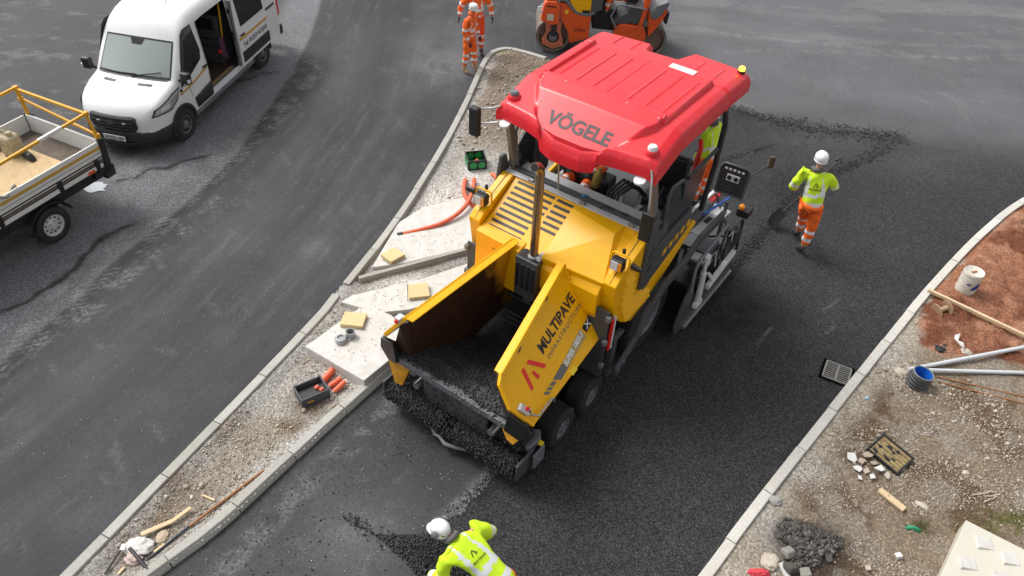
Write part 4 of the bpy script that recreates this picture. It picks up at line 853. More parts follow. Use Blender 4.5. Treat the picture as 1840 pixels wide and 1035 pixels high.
def make_roof():
    res = .0135; nx = int(2.32 / res); ny = int(2.8 / res)
    X, Y = np.meshgrid(np.linspace(-1.16, 1.16, nx), np.linspace(1.2, 4.0, ny), indexing='ij'); X = X.ravel(); Y = Y.ravel()
    d, ins = edge_d(X, Y); idx = np.arange(nx * ny).reshape(nx, ny); q = np.stack([idx[:-1, :-1], idx[1:, :-1], idx[1:, 1:], idx[:-1, 1:]], -1).reshape(-1, 4); q = q[ins[q].all(1)]
    used = np.unique(q); rm = np.full(nx * ny, -1); rm[used] = np.arange(len(used)); q = rm[q]; X = X[used]; Y = Y[used]; Z = roof_z(X, Y)
    me = bpy.data.meshes.new('roof'); me.from_pydata(np.stack([X, Y, Z], -1).tolist(), [], q.tolist())
    bm = bmesh.new(); bm.from_mesh(me); be = [e for e in bm.edges if e.is_boundary]
    for v in {v for e in be for v in e.verts}:
        best = None
        for (ax, ay), (bx, by) in zip(ROL, ROL[1:] + ROL[:1]):
            t = max(0, min(1, ((v.co.x - ax) * (bx - ax) + (v.co.y - ay) * (by - ay)) / ((bx - ax) ** 2 + (by - ay) ** 2))); q = (ax + t * (bx - ax), ay + t * (by - ay)); d_ = (v.co.x - q[0]) ** 2 + (v.co.y - q[1]) ** 2
            if best is None or d_ < best[0]: best = (d_, q)
        v.co.x, v.co.y = best[1]; v.co.z = float(roof_z(np.array([v.co.x]), np.array([v.co.y]))[0])
    ret = bmesh.ops.extrude_edge_only(bm, edges=be); nv = [v for v in ret['geom'] if isinstance(v, bmesh.types.BMVert)]
    for v in nv: v.co.z -= .13
    be2 = [e for e in ret['geom'] if isinstance(e, bmesh.types.BMEdge)]; ret = bmesh.ops.extrude_edge_only(bm, edges=be2)
    for v in [v for v in ret['geom'] if isinstance(v, bmesh.types.BMVert)]: v.co.x *= .95; v.co.y = 2.65 + (v.co.y - 2.65) * .95; v.co.z = 3.50
    bmesh.ops.recalc_face_normals(bm, faces=bm.faces); bm.to_mesh(me); bm.free(); me.shade_smooth(); me.set_sharp_from_angle(angle=R(40)); me.materials.append(RED_)
    return link('canopy_roof', me, PV)
rf = make_roof()
MB().xy([(-1.0, 1.5), (1.0, 1.5), (1.0, 3.55), (-1.0, 3.55)], 3.47, 3.50).build('roof_lining', BLK, rf)
# lettering wrapped on the cowl slope
me = text_mesh('VÖGELE', 1, .030); co = np.array([v.co for v in me.vertices]); c0 = (co.max(0) + co.min(0)) / 2; sc = .88 / np.ptp(co[:, 0])
bm = bmesh.new(); bm.from_mesh(me); bmesh.ops.triangulate(bm, faces=bm.faces)
for v in bm.verts:
    x = (v.co.x - c0[0]) * sc + .01; t_ = (v.co.y - c0[1]) * sc * 1.1; y = 1.51 + t_ * .74; v.co = (x, y, float(roof_z(np.array([x]), np.array([y]))[0]) + .006)
bm.to_mesh(me); bm.free(); me.name = 'lettering'; me.materials.clear(); me.materials.append(LETR); link('lettering', me, rf)
def rz_(x, y): return float(roof_z(np.array([x]), np.array([y]))[0])
for x, y in ((-.62, 1.62), (-.40, 1.36), (.0, 1.32), (.42, 1.36), (.62, 1.50), (-.5, 1.95), (.35, 1.97), (.80, 1.93), (-.80, 1.90)):
    MB().cyl((x, y, rz_(x, y) - .004), (x, y, rz_(x, y) + .006), .010, n=8).build('screw', ALU, rf)
def beacon(x, y, top, name='beacon'):
    z = rz_(x, y); b_ = MB().lathe([(.085, -.03), (.082, .02), (.07, .035)], (x, y, z), (0, 0, 1), 20).build(name, RED_, rf, smooth=40)
    MB().lathe([(.058, .035), (.058, .065), (.045, .085), (.001, .088)], (x, y, z), (0, 0, 1), 18).build('cap', top, b_, smooth=40)
beacon(-.97, 1.55, MGR); beacon(.96, 1.55, WHT)
x, y = .99, 3.86; z = rz_(x, y); b_ = MB().lathe([(.05, -.01), (.05, .03)], (x, y, z), (0, 0, 1), 16).build('warning_light', BLK, rf); MB().lathe([(.042, .03), (.042, .065), (.03, .08), (.001, .082)], (x, y, z), (0, 0, 1), 16).build('light_dome', AMBL, b_, smooth=50)
z = rz_(.4, 3.33); MB().box((.22, 3.27, z - .01), (.58, 3.41, z + .010)).build('roof_plate', WHT, rf, bevel=.003)
def mirror(s):
    q = link('mirror', None, PV, (s * 1.06, 1.40, 3.32))
    MB().tube([(0, 0, .18), (s * .04, -.04, .12), (s * .12, -.16, -.1), (s * .14, -.18, -.28)] if s > 0 else [(0, 0, .22), (-.10, -.02, .16), (-.28, -.06, .10), (-.30, -.06, -.12), (-.05, .02, -.04)], .014, 8).build('mirror_arm', STL, q, smooth=50)
    if s > 0: MB().box((.08, -.24, -.62), (.24, -.20, -.22)).build('mirror_shell', BLK, q, bevel=.03, seg=3)
    else: MB().box((-.40, -.16, -.28), (-.24, -.06, .14)).build('mirror_shell', BLK, q, bevel=.04, seg=3)
    MB().lathe([(.04, -.05), (.075, .0), (.07, .02), (.001, .024)], (-s * .10, -.04, .02), (0, -.3, 1), 18).build('work_lamp', WHT, q, smooth=40)
both(mirror)
# --- screed at the back
pbox('screed_body', (-1.30, 3.15, .06), (1.28, 4.35, .62), BLK, .03)
pbox('screed_walkway', (-1.25, 3.95, .62), (1.30, 4.75, .70), DGR, .01)
def gate(s):
    e = MB().yz([(2.62, .10), (2.58, .30), (2.72, .72), (2.86, .88), (2.98, .88), (3.1, .5), (4.5, .44), (4.62, .36), (4.62, .06), (2.86, .04)], s * 1.36, s * 1.40).build('end_gate', DGR, PV, bevel=.01)
    MB().box((s * 1.33, 2.9, .02), (s * 1.44, 4.6, .09)).build('gate_shoe', STL, e, bevel=.01)
    j = MB().lathe([(.045, 0), (.045, .62), (.03, .62), (.03, .86), (.055, .86), (.055, .96)], (s * 1.46, 3.10, .48), (0, -.10, 1), 16).build('jack', mat('bright_alloy', (.66, .66, .65), .45, .1), PV, smooth=40)
    MB().box((s * 1.42, 3.02, .40), (s * 1.50, 3.20, .50)).build('jack_foot', WHT, j, bevel=.01)
    MB().tube([(s * 1.42, 2.80, .86), (s * 1.42, 2.76, 1.32), (s * 1.42, 2.86, 1.44), (s * 1.42, 3.40, 1.52), (s * 1.42, 3.70, 1.54), (s * 1.40, 3.80, 1.45), (s * 1.38, 3.85, .8)], .026, 8).build('guard_rail', MGR, PV, smooth=50)
    a_ = MB().bar((s * 1.47, 3.35, .60), (s * 1.47, 4.25, .72), .07, .09); a_.bar((s * 1.45, 3.3, .9), (s * 1.47, 3.5, .66), .05); a_.build('alloy_profile', mat('bright_alloy', (.66, .66, .65), .45, .1, var=.1, dirt=.3), PV, bevel=.008)
    MB().cyl((s * 1.38, 3.4, 1.0), (s * 1.05, 3.25, 1.1), .09, n=16).build('heater_pipe', STL, PV, smooth=40)
    MB().box((s * 1.0, 3.5, .7), (s * 1.32, 3.92, 1.05)).build('valve_box', DGR, PV, bevel=.02)
    MB().box((s * 1.34, 3.95, .7), (s * 1.42, 4.6, .95)).box((s * 1.30, 4.2, .9), (s * 1.44, 4.4, 1.1)).build('gate_control', BLK, PV, bevel=.02)
    for k in range(6): yy = 3.5 + k * .18; MB().tube([(s * 1.30, yy, .9), (s * (1.38 + .04 * random.random()), yy + .08, 1.1 + .1 * random.random()), (s * 1.40, yy + .2, .75)], .012, 6).build('hydraulic_hose', BLK if k % 3 else ALU, PV, smooth=50)
both(gate)
# walkway plate with chevron board and blue bar behind the right side
MB().hexa([(1.0, 3.15, 1.58), (1.27, 3.15, 1.56), (1.27, 4.20, 1.42), (1.0, 4.20, 1.44), (1.0, 3.15, 1.60), (1.27, 3.15, 1.58), (1.27, 4.20, 1.44), (1.0, 4.20, 1.46)]).build('white_step_plate', WHT, PV, bevel=.004)
MB().hexa([(1.10, 3.55, 1.545), (1.17, 3.55, 1.54), (1.17, 3.75, 1.51), (1.10, 3.75, 1.515), (1.10, 3.55, 1.556), (1.17, 3.55, 1.551), (1.17, 3.75, 1.521), (1.10, 3.75, 1.526)]).build('cut_out', BLK, PV)
cb = MB().hexa([(.95, 3.15, 1.66), (1.01, 3.15, 1.64), (1.01, 4.45, 1.52), (.95, 4.45, 1.54), (.95, 3.15, 1.70), (1.01, 3.15, 1.68), (1.01, 4.45, 1.56), (.95, 4.45, 1.58)]).build('chevron_board', REDP, PV, bevel=.003)
MB().hexa([(.90, 3.4, 1.68), (.945, 3.4, 1.68), (.945, 4.3, 1.60), (.90, 4.3, 1.60), (.90, 3.4, 1.71), (.945, 3.4, 1.71), (.945, 4.3, 1.63), (.90, 4.3, 1.63)]).build('white_edge', WHT, cb)
br = MB().tube([(1.13, 3.40, 1.78), (1.15, 4.85, 1.42)], .020, 8).build('blue_bar', BLUEP, PV, smooth=50); MB().box((1.09, 4.80, 1.34), (1.21, 4.88, 1.52)).build('bar_plate', MGR, br, bevel=.006)
def ctrl(s):
    c = link('control_panel', None, PV, (s * 1.22, 4.05, 1.95), R(0)); 
    fr = [(-.24, 0, -.28), (-.26, 0, .22), (-.2, .0, .30), (.24, 0, .30), (.30, 0, .22), (.28, 0, -.28)]
    MB().tube(fr, .022, 8, closed=True).build('panel_frame', DGR, c, smooth=50); MB().box((-.24, -.008, -.27), (.27, .008, .28)).build('panel_plate', BLK, c)
    k = MB().box((-.10, -.03, .0), (.14, -.008, .13)).build('socket_box', ALU, c, bevel=.006)
    for x in (-.045, .08): MB().cyl((x, -.032, .065), (x, -.04, .065), .042, n=18).build('socket', BLK, k)
    m = MB()
    for i in range(9):
        for j in range(8): m.cyl((-.21 + i * .055, -.0085, -.24 + j * .06), (-.21 + i * .055, -.0092, -.24 + j * .06), .009, n=6)
    m.build('perforations', MGR, c); m = MB()
    for i in range(5): m.box((-.18 + i * .08, -.012, .20), (-.13 + i * .08, -.008, .235))
    m.build('switch_row', WHT, c)
    return c
cp = ctrl(1); cp.rotation_euler = (R(-12), 0, R(4)); cp.scale = (.80, .80, .80); cp.location = (1.17, 4.12, 1.98) 
m = MB(); m.tube([(1.22, 4.05, 1.68), (1.2, 4.1, .7)], .03, 8); m.tube([(1.0, 4.1, 1.7), (1.35, 4.3, .9)], .018, 6); m.build('panel_stand', DGR, PV, smooth=50)
sb = MB().box((1.26, 4.50, 1.18), (1.46, 4.70, 1.32)).build('remote_box', BLK, PV, bevel=.02); MB().lathe([(.045, 0), (.045, .05), (.02, .075)], (1.32, 4.54, 1.32), (0, 0, 1), 14).build('orange_knob', AMB, sb, smooth=40)
m = MB(); m.tube([(1.38, 4.6, 1.1), (1.40, 4.62, .5)], .02, 6); m.tube([(1.0, 3.9, 1.0), (1.3, 4.5, .8)], .02, 6); m.build('remote_stalk', BLK, PV, smooth=50)
# --- what lies in and on the paver
def hop_h(x, y):
    base = np.interp(y, [-.82, -.6, -.3, 0, .4, 1.0], [1.00, 1.04, .98, .84, .74, .70]); side = np.abs(x) / .7
    return base + .10 * np.clip(side - .3, 0, 1) * (y < 0.1) + (fbm(x, y, 5, 3, 90) - .5) * .05
def hopper_load():
    nx, ny = 60, 80; mb = MB(); vs = []
    for i in range(nx + 1):
        for j in range(ny + 1):
            y = -.82 + j / ny * 1.6; wd = np.interp(y, [-.82, -.4, .6], [.92, .76, .54]); x = -wd + 2 * wd * i / nx; vs.append((x, y, float(hop_h(np.array([x]), np.array([y]))[0])))
    mb.add(vs, [(i * (ny + 1) + j, (i + 1) * (ny + 1) + j, (i + 1) * (ny + 1) + j + 1, i * (ny + 1) + j + 1) for i in range(nx) for j in range(ny)])
    o = mb.build('asphalt_load', LOAD, None, smooth=60); return o
def in_pv(o): o.location = PV.location; o.rotation_euler = PV.rotation_euler; return o
stuff(in_pv(hopper_load()), 'black asphalt mix lying in the open paver hopper', 'asphalt load')
r_ = np.random.default_rng(17)
def rnd(n, x0, x1, y0, y1): return r_.uniform(x0, x1, n), r_.uniform(y0, y1, n)
PL = []
x, y = rnd(9000, -.90, .90, -.82, .6); k = (np.abs(x) < np.interp(y, [-.82, -.4, .6], [.90, .74, .52])) & (r_.random(9000) < np.interp(y, [-.8, -.2, .4], [1, .6, .08])); PL.append(np.stack([x[k], y[k], hop_h(x[k], y[k]) + .004], -1))
x, y = rnd(420, -1.0, .8, -.88, -.70); PL.append(np.stack([x, y, np.full(420, 1.03)], -1))
a = r_.uniform(-.4, 3.3, 5200); xx = r_.uniform(-1.08, 1.06, 5200); rr = .15 + .02 * r_.random(5200); PL.append(np.stack([xx, -.84 - rr * np.cos(a), .30 + rr * np.sin(a)], -1))
x, y = rnd(2600, -1.05, 1.05, -.84, -.48); PL.append(np.stack([x, y, .60 - .10 * (np.abs(x) < .6) + .05 * r_.random(2600)], -1)[np.abs(x) < 1.0])
xx = r_.uniform(-.5, .5, 700); zz = r_.uniform(.42, .92, 700); k = r_.random(700) < (1 - (zz - .42) / .5) ** .7; PL.append(np.stack([xx[k], np.full(k.sum(), -.805), zz[k]], -1))
xs = r_.uniform(0, 1, 900); PL.append(np.stack([-.74 + .16 * xs, -.68 + 1.0 * xs + .1 * r_.random(900), .98 + .05 * r_.random(900) - .1 * xs], -1))
P_ = np.concatenate(PL); stuff(in_pv(stones('asphalt_crumbs', P_, .008 + .034 * r_.random(len(P_)) ** 3, CRUMB, seed=33, lod=1)), 'sticky black asphalt crumbs caked over the paver hopper lip and push roller', 'asphalt crumbs')
def worldpv(x, y, z): return PV.matrix_basis @ Vector((x, y, z))
# ================================================================== PEOPLE
SKINM = mat('skin', (0.52, 0.27, 0.19), .55, var=.12); GLV = mat('black_glove', (.03, .03, .032), .8, var=.3); GLO = mat('orange_glove', (.75, .20, .03), .8, var=.2)
HELM = mat('white_helmet', (.76, .76, .75), .35, var=.05, coat=.2, dirt=.2, dirtcol=(.45, .43, .40), nscale=9); BOOTB = mat('black_boot', (.025, .022, .02), .7, var=.3, dirt=.3, dirtcol=(.15, .13, .11)); BOOTT = mat('tan_boot', (.46, .31, .19), .75, var=.15, dirt=.3, dirtcol=(.25, .18, .12))
MASCOT = mat('jacket_print', (.12, .12, .02), .8); REDO = mat('red_orange_fabric', (.78, .075, .012), .8, var=.12, bumpy=.5, bscale=18)
EYEM = mat('eye', (.03, .02, .02), .3); GRYC = mat('grey_collar', (.12, .12, .12), .8)
def skin_mesh(P, Rr, E, levels=2, root=0):
    me = bpy.data.meshes.new('s'); me.from_pydata([tuple(p) for p in P], E, []); o = bpy.data.objects.new('s', me); COL.objects.link(o)
    md = o.modifiers.new('s', 'SKIN'); md.use_smooth_shade = True; md.branch_smoothing = .5
    for i, r in enumerate(Rr): me.skin_vertices[0].data[i].radius = (r, r) if not isinstance(r, tuple) else r
    me.skin_vertices[0].data[root].use_root = True
    sb = o.modifiers.new('b', 'SUBSURF'); sb.levels = levels; sb.render_levels = levels
    bpy.context.view_layer.update(); out = bpy.data.meshes.new_from_object(o.evaluated_get(bpy.context.evaluated_depsgraph_get()))
    bpy.data.objects.remove(o); bpy.data.meshes.remove(me); return out
def seg_near(p, segs):
    best = (1e9, 0, 0)
    for k, (a, b) in enumerate(segs):
        d = b - a; t = max(0, min(1, (p - a).dot(d) / d.length_squared)); q = (p - a - d * t).length
        if q < best[0]: best = (q, k, t)
    return best
def assign(me, mats_, fn):
    me.materials.clear()
    for m in mats_: me.materials.append(m)
    for f in me.polygons: f.material_index = fn(f.center); f.use_smooth = True
HS = .82
def person(label, cat_loc, J, jac, trs, boot, glove, scale=1.0, helmet=True, band2=True, group=None, jacket_logo=False, ear=False, look=None, prints=None, legs=True):
    base = Vector(cat_loc); root = thing('person', label, 'person', base, 0, group)
    J = {k: Vector(v) for k, v in J.items()}; s = scale
    right = (J['shR'] - J['shL']).normalized(); mid = (J['shR'] + J['shL']) / 2; upv = (J['neck'] - J['pelvis']).normalized(); fw = upv.cross(right).normalized()
    pel, nk, hd = J['pelvis'], J['neck'], J['head']
    def flat(me, k=.72):
        a, b = pel, nk
        for v in me.vertices:
            d = b - a; t = (v.co - a).dot(d) / d.length_squared
            if -.25 < t < .98:
                off = v.co - a - d * max(0, min(1, t)); lat = abs(off.dot(right))
                if lat < .22 * s: v.co -= fw * off.dot(fw) * (1 - k)
    def lp(a, b, t): return J[a].lerp(J[b], t)
    # --- body: one continuous skin
    names = ['pelvis', 'neck', 'head', 'shL', 'elL', 'wrL', 'shR', 'elR', 'wrR', 'hipL', 'knL', 'anL', 'toL', 'hipR', 'knR', 'anR', 'toR']
    P = [pel, pel.lerp(mid, .5), mid - upv * .03 * s, nk, hd]; Rr = [.08, .08, .062, .045, .045]; E = [(0, 1), (1, 2), (2, 3), (3, 4)]
    for sd in 'LR':
        i = len(P); P += [J['sh' + sd], J['el' + sd], J['wr' + sd]]; Rr += [.034, .034, .032]; E += [(2, i), (i, i + 1), (i + 1, i + 2)]
        i = len(P); P += [J['hip' + sd], J['kn' + sd], J['an' + sd]]; Rr += [.085, .06, .045]; E += [(0, i), (i, i + 1), (i + 1, i + 2)]
    bm_ = skin_mesh(P, [r * s for r in Rr], E, 1); flat(bm_, .8)
    hv = (hd - nk).normalized() if look is None else Vector((0, 0, 1)); lk = Vector(look).normalized() if look is not None else fw
    hx = lk.cross(hv).normalized(); lk = hv.cross(hx).normalized(); hM = Matrix((hx, lk, hv)).transposed()
    b = bmesh.new(); bmesh.ops.create_uvsphere(b, u_segments=24, v_segments=18, radius=1)
    for v in b.verts:
        x, y, z = v.co; jaw = 1 - .28 * max(0, -z) ; fx = .078 * x * jaw; fy = .098 * y * (1 - .12 * max(0, -z)); fz = .118 * z
        if y > .75 and abs(x) < .22 and -.35 < z < .12: fy += .020 * (1 - abs(x) / .22) * (.5 - (z + .1))
        if y > .6 and .02 < z < .22 and .18 < abs(x) < .55: fy -= .010
        if y > .7 and abs(z + .5) < .07 and abs(x) < .35: fy -= .005
        if abs(x) > .93 and abs(z) < .28 and -.25 < y < .12: fx *= 1.16; fy *= 1.3
        v.co = hM @ (Vector((fx, fy, fz)) * s * HS * 1.04) + hd
    hm = bpy.data.meshes.new('h'); b.to_mesh(hm); b.free()
    b = bmesh.new(); b.from_mesh(bm_); b.from_mesh(hm); 
    b.to_mesh(bm_); b.free(); bm_.materials.clear(); bm_.materials.append(SKINM); bm_.materials.append(EYEM)
    for f in bm_.polygons:
        f.use_smooth = True; q = hM.inverted() @ (f.center - hd) / (s * HS * 1.04)
        if q.length < .14 and q.y > .07 and .008 < q.z < .028 and .018 < abs(q.x) < .045: f.material_index = 1
    bm_.name = 'body'; link('body', bm_, root)
    # --- jacket
    hem = pel + upv * -.13 * s; P = [hem, pel.lerp(mid, .42), mid - upv * .07 * s, nk - upv * .005 * s]; Rr = [.185, .178, .175, .10]; E = [(0, 1), (1, 2), (2, 3)]
    for sd in 'LR':
        i = len(P); sh = J['sh' + sd]; P += [sh, sh.lerp(J['el' + sd], .5), J['el' + sd], J['wr' + sd].lerp(J['el' + sd], .08)]; Rr += [.098, .084, .070, .058]; E += [(2, i), (i, i + 1), (i + 1, i + 2), (i + 2, i + 3)]
    jm = skin_mesh(P, [r * s for r in Rr], E, 3); flat(jm)
    rr = random.Random(len(bpy.data.objects))
    ph = [rr.random() * 6 for _ in range(6)]
    for v in jm.vertices:
        c = v.co; v.co += Vector((math.sin(c.z * 38 + c.x * 17 + ph[0]), math.sin(c.z * 31 - c.x * 23 + ph[1]), math.sin(c.x * 29 + c.y * 33 + ph[2]))) * .0055 * s
    segs = [(hem, mid)] + [(J['sh' + sd], J['el' + sd]) for sd in 'LR'] + [(J['el' + sd], J['wr' + sd]) for sd in 'LR']; TL = (mid - hem).length
    def jf(c):
        q, k, t = seg_near(c, segs); tt = (c - hem).dot((mid - hem).normalized()) / TL; lat = (c - hem - (mid - hem) * tt).dot(right)
        if k == 0:
            if .20 < tt < .30 or .47 < tt < .57: return 1
            if .09 * s < abs(lat) < .14 * s and tt > .57: return 1
            return 0
        if k in (1, 2): return 1 if .72 < t < .92 else 0
        return 1 if .55 < t < .78 else 0
    assign(jm, [jac, SILV], jf); jm.name = 'jacket'; jk = link('jacket', jm, root)
    cm = MB(); cm.tube([nk + (fw * math.cos(a) * .060 + right * math.sin(a) * .068) * s + upv * .030 for a in [i / 12 * 6.283 for i in range(12)]], .030 * s, 8, closed=True); cm.build('collar', GRYC if jac is LIM else jac, jk, smooth=60)
    # --- trousers
    P = [pel + upv * .06 * s]; Rr = [.125]; E = []
    for sd in 'LR':
        i = len(P); P += [J['hip' + sd], J['hip' + sd].lerp(J['kn' + sd], .5), J['kn' + sd], J['kn' + sd].lerp(J['an' + sd], .5), J['an' + sd].lerp(J['kn' + sd], .16)]; Rr += [.100, .098, .085, .078, .070]; E += [(0, i), (i, i + 1), (i + 1, i + 2), (i + 2, i + 3), (i + 3, i + 4)]
    tm = skin_mesh(P, [r * s for r in Rr], E, 3)
    for v in tm.vertices:
        c = v.co; v.co += Vector((math.sin(c.z * 41 + c.y * 19 + ph[3]), math.sin(c.z * 35 + ph[4]), 0)) * .0055 * s
    segs2 = [(J['hip' + sd], J['kn' + sd]) for sd in 'LR'] + [(J['kn' + sd], J['an' + sd]) for sd in 'LR']
    def tf(c):
        q, k, t = seg_near(c, segs2)
        if k < 2: return 1 if .93 < t < 1.0 else 0
        return 1 if (t < .10 or .34 < t < .54) else 0
    assign(tm, [trs, SILV], tf); tm.name = 'trousers'; link('trousers', tm, root)
    for sd in 'LR':
        an, to = J['an' + sd], J['to' + sd]; d = (to - an); d.z = d.z * .6; d.normalize(); heel = an - d * .05 * s - Vector((0, 0, .05 * s))
        bm2 = skin_mesh([an.lerp(J['kn' + sd], .42 if boot is BOOTT else .2), an, an + d * .06 * s - Vector((0, 0, .035 * s)), to, heel], [.070 * s if boot is BOOTT else .055 * s, .056 * s, .052 * s, .042 * s, .040 * s], [(0, 1), (1, 2), (2, 3), (1, 4)], 2, 1)
        assign(bm2, [boot], lambda c: 0); bm2.name = 'boot'; link('boot', bm2, root)
        # gloved hand: palm, four fingers, thumb
        wr, el = J['wr' + sd], J['el' + sd]; d = (wr - el).normalized(); gr = J.get('grip' + sd); side = right * (1 if sd == 'R' else -1)
        v = gr.normalized() if gr is not None else fw; u = d.cross(v).normalized(); v = u.cross(d).normalized()
        P = [wr, wr + d * .075 * s]; Rr = [.030 * s, .036 * s]; E = [(0, 1)]
        for f in range(4):
            o_ = v * (.030 - .020 * f) * s; L = (.034, .038, .035, .028)[f] * s; k = len(P)
            P += [wr + d * .082 * s + o_, wr + d * (.082 * s + L) + o_ + u * .006 * s, wr + d * (.082 * s + L * 1.5) + o_ + u * (.034 * s)]; Rr += [.0105 * s, .010 * s, .009 * s]; E += [(1, k), (k, k + 1), (k + 1, k + 2)]
        k = len(P); P += [wr + d * .03 * s + v * .035 * s, wr + d * .062 * s + v * .052 * s + u * .016 * s]; Rr += [.013 * s, .010 * s]; E += [(0, k), (k, k + 1)]
        gm = skin_mesh(P, Rr, E, 1); assign(gm, [glove], lambda c: 0); gm.name = 'glove'; link('glove', gm, root)
    if helmet:
        hb = MB(); n = 28; rings = [(1.0, -.02), (1.04, .02), (1.02, .06), (.94, .085), (.79, .110), (.54, .128), (.25, .136), (.01, .138)]; vs = []; fs = []
        for r, h in rings:
            for i in range(n):
                a = i / n * 6.283; x = .118 * r * math.sin(a); y = .142 * r * math.cos(a)
                if h > .08 and abs(math.sin(a)) < .35: h2 = h + .006
                else: h2 = h
                vs.append(hM @ (Vector((x, y, h2)) * s * HS) + hd + hv * .016 * s)
        for k in range(len(rings) - 1):
            for i in range(n): fs.append((k * n + i, k * n + (i + 1) % n, (k + 1) * n + (i + 1) % n, (k + 1) * n + i))
        hb.add(vs, fs); br = []
        for i in range(n):
            a = i / n * 6.283; ext = 1.04 + (.34 * max(0, math.cos(a)) ** 2 if True else 0) + .05; br.append(hM @ (Vector((.118 * (1.04 + (ext - 1.04) * .4) * math.sin(a), .142 * ext * math.cos(a), -.025 - .02 * max(0, math.cos(a)))) * s * HS) + hd + hv * .016 * s)
        o = len(hb.v); hb.v += [tuple(p) for p in br]; hb.f += [(i, (i + 1) % n, o + (i + 1) % n, o + i) for i in range(n)]; hb.mi += [0] * n
        H = hb.build('helmet', HELM, root, smooth=50); md = H.modifiers.new('t', 'SOLIDIFY'); md.thickness = .004
        if ear:
            for sx in (1, -1):
                c = hd + hM @ (HS * Vector((sx * .126, -.01, .09 if sx > 0 else .09)) * s); ax = (hM @ Vector((sx, 0, .45))).normalized()
                MB().lathe([(.024, 0), (.038, .008), (.040, .022), (.03, .032), (.001, .034)], c, ax, 18).build('ear_defender', MGR, H, smooth=50)
            for ang in (2.4, 3.9):
                c = hd + hM @ (HS * Vector((.118 * math.sin(ang), .142 * math.cos(ang), .06)) * s); MB().lathe([(.018, -.004), (.018, .002)], c, hM @ Vector((math.sin(ang), math.cos(ang), .3)), 12).build('vent', BLK, H)
        else:
            for sx in (-1, 1): c = hd + hM @ (HS * Vector((sx * .124, -.02, .045)) * s); MB().box(c - Vector((.008, .012, .006)), c + Vector((.008, .012, .006))).build('vent', MGR, H)
    if prints:
        # company print on the back, hugging the cloth
        from mathutils.bvhtree import BVHTree
        bt = BVHTree.FromPolygons([v.co for v in jm.vertices], [tuple(p.vertices) for p in jm.polygons])
        def onto(me, w, t0):
            co = np.array([v.co for v in me.vertices]); c0 = (co.max(0) + co.min(0)) / 2; k = w / np.ptp(co[:, 0]); bb = bmesh.new(); bb.from_mesh(me); bmesh.ops.triangulate(bb, faces=bb.faces); bmesh.ops.subdivide_edges(bb, edges=[e for e in bb.edges if e.calc_length() * k > .02], cuts=2)
            for v in bb.verts:
                p = hem.lerp(mid, t0) + right * (v.co.x - c0[0]) * k + upv * (v.co.y - c0[1]) * k - fw * .4; r_ = bt.ray_cast(p, fw); v.co = (r_[0] if r_[0] else p + fw * .25) - fw * .004
            bb.to_mesh(me); bb.free(); me.materials.clear(); me.materials.append(MASCOT); me.name = 'back_print'; link('back_print', me, jk)
        onto(text_mesh('MULTIPAVE', 1, .03), .19 * s, .68)
        em = MB(); em.add([(0, 0, 0), (.25, 0, 0), (.75, 1, 0), (.5, 1, 0)], [(0, 1, 2, 3)]).add([(.62, 1.2, 0), (.95, 1.2, 0), (1.45, .2, 0), (1.12, .2, 0)], [(0, 1, 2, 3)]).add([(.75, 0, 0), (.98, 0, 0), (1.14, .35, 0), (.93, .35, 0)], [(0, 1, 2, 3)])
        onto(em.mesh('e', MASCOT), .085 * s, .80)
    return root
def V(*a): return Vector(a)
# -- walking worker in lime with the shovel
b0 = V(4.86, 10.80, .012)
J = dict(pelvis=V(-.06, -.12, .98), neck=V(-.10, .03, 1.55), head=V(-.09, .08, 1.73), shL=V(-.29, .07, 1.47), shR=V(.10, -.02, 1.47), elL=V(-.38, .10, 1.18), wrL=V(-.26, .30, 1.02), elR=V(.28, .04, 1.25), wrR=V(.32, .28, 1.18),
         hipL=V(-.16, -.10, .95), hipR=V(.04, -.14, .95), knL=V(.0, .16, .56), anL=V(.05, .28, .13), toL=V(.03, .44, .05), knR=V(.05, -.16, .50), anR=V(.02, -.17, .15), toR=V(-.02, -.02, .045))
J['gripL'] = V(1, .4, 0); J['gripR'] = V(1, .4, 0)
person('worker in lime jacket and orange trousers walking away while carrying a shovel', b0, J, LIM, ORV, BOOTB, GLO, 1.06, look=(.15, 1, -.1), prints=True)
sh = thing('shovel', 'black long handled shovel held low by the walking worker in the lime jacket', 'shovel', (4.66, 11.42, .28), 0)
hA, hB = V(.02, -.02, .06), V(.75, .22, .98); MB().tube([hA, hA.lerp(hB, .5), hB], .017, 8).build('handle', mat('dark_handle', (.035, .03, .027), .6), sh, smooth=50)
m = MB(); dd = (hA - hB).normalized(); sd_ = dd.cross(V(0, 0, 1)).normalized(); nn_ = sd_.cross(dd)
m.grid(lambda u, v: tuple(hA + dd * (.02 + .30 * v) + sd_ * ((u - .5) * .24 * (1 if v < .7 else 1 - (v - .7) * 1.6)) + nn_ * (.03 * (2 * u - 1) ** 2 - .02)), 8, 8); o = m.build('blade', mat('black_blade', (.012, .012, .012), .85, spec=.1), sh, smooth=60); md = o.modifiers.new('t', 'SOLIDIFY'); md.thickness = .004
MB().tube([hB - dd * -.02 + sd_ * .06, hB + sd_ * .0 - dd * .07, hB - sd_ * .06], .016, 8).build('grip', BLK, sh, smooth=50)
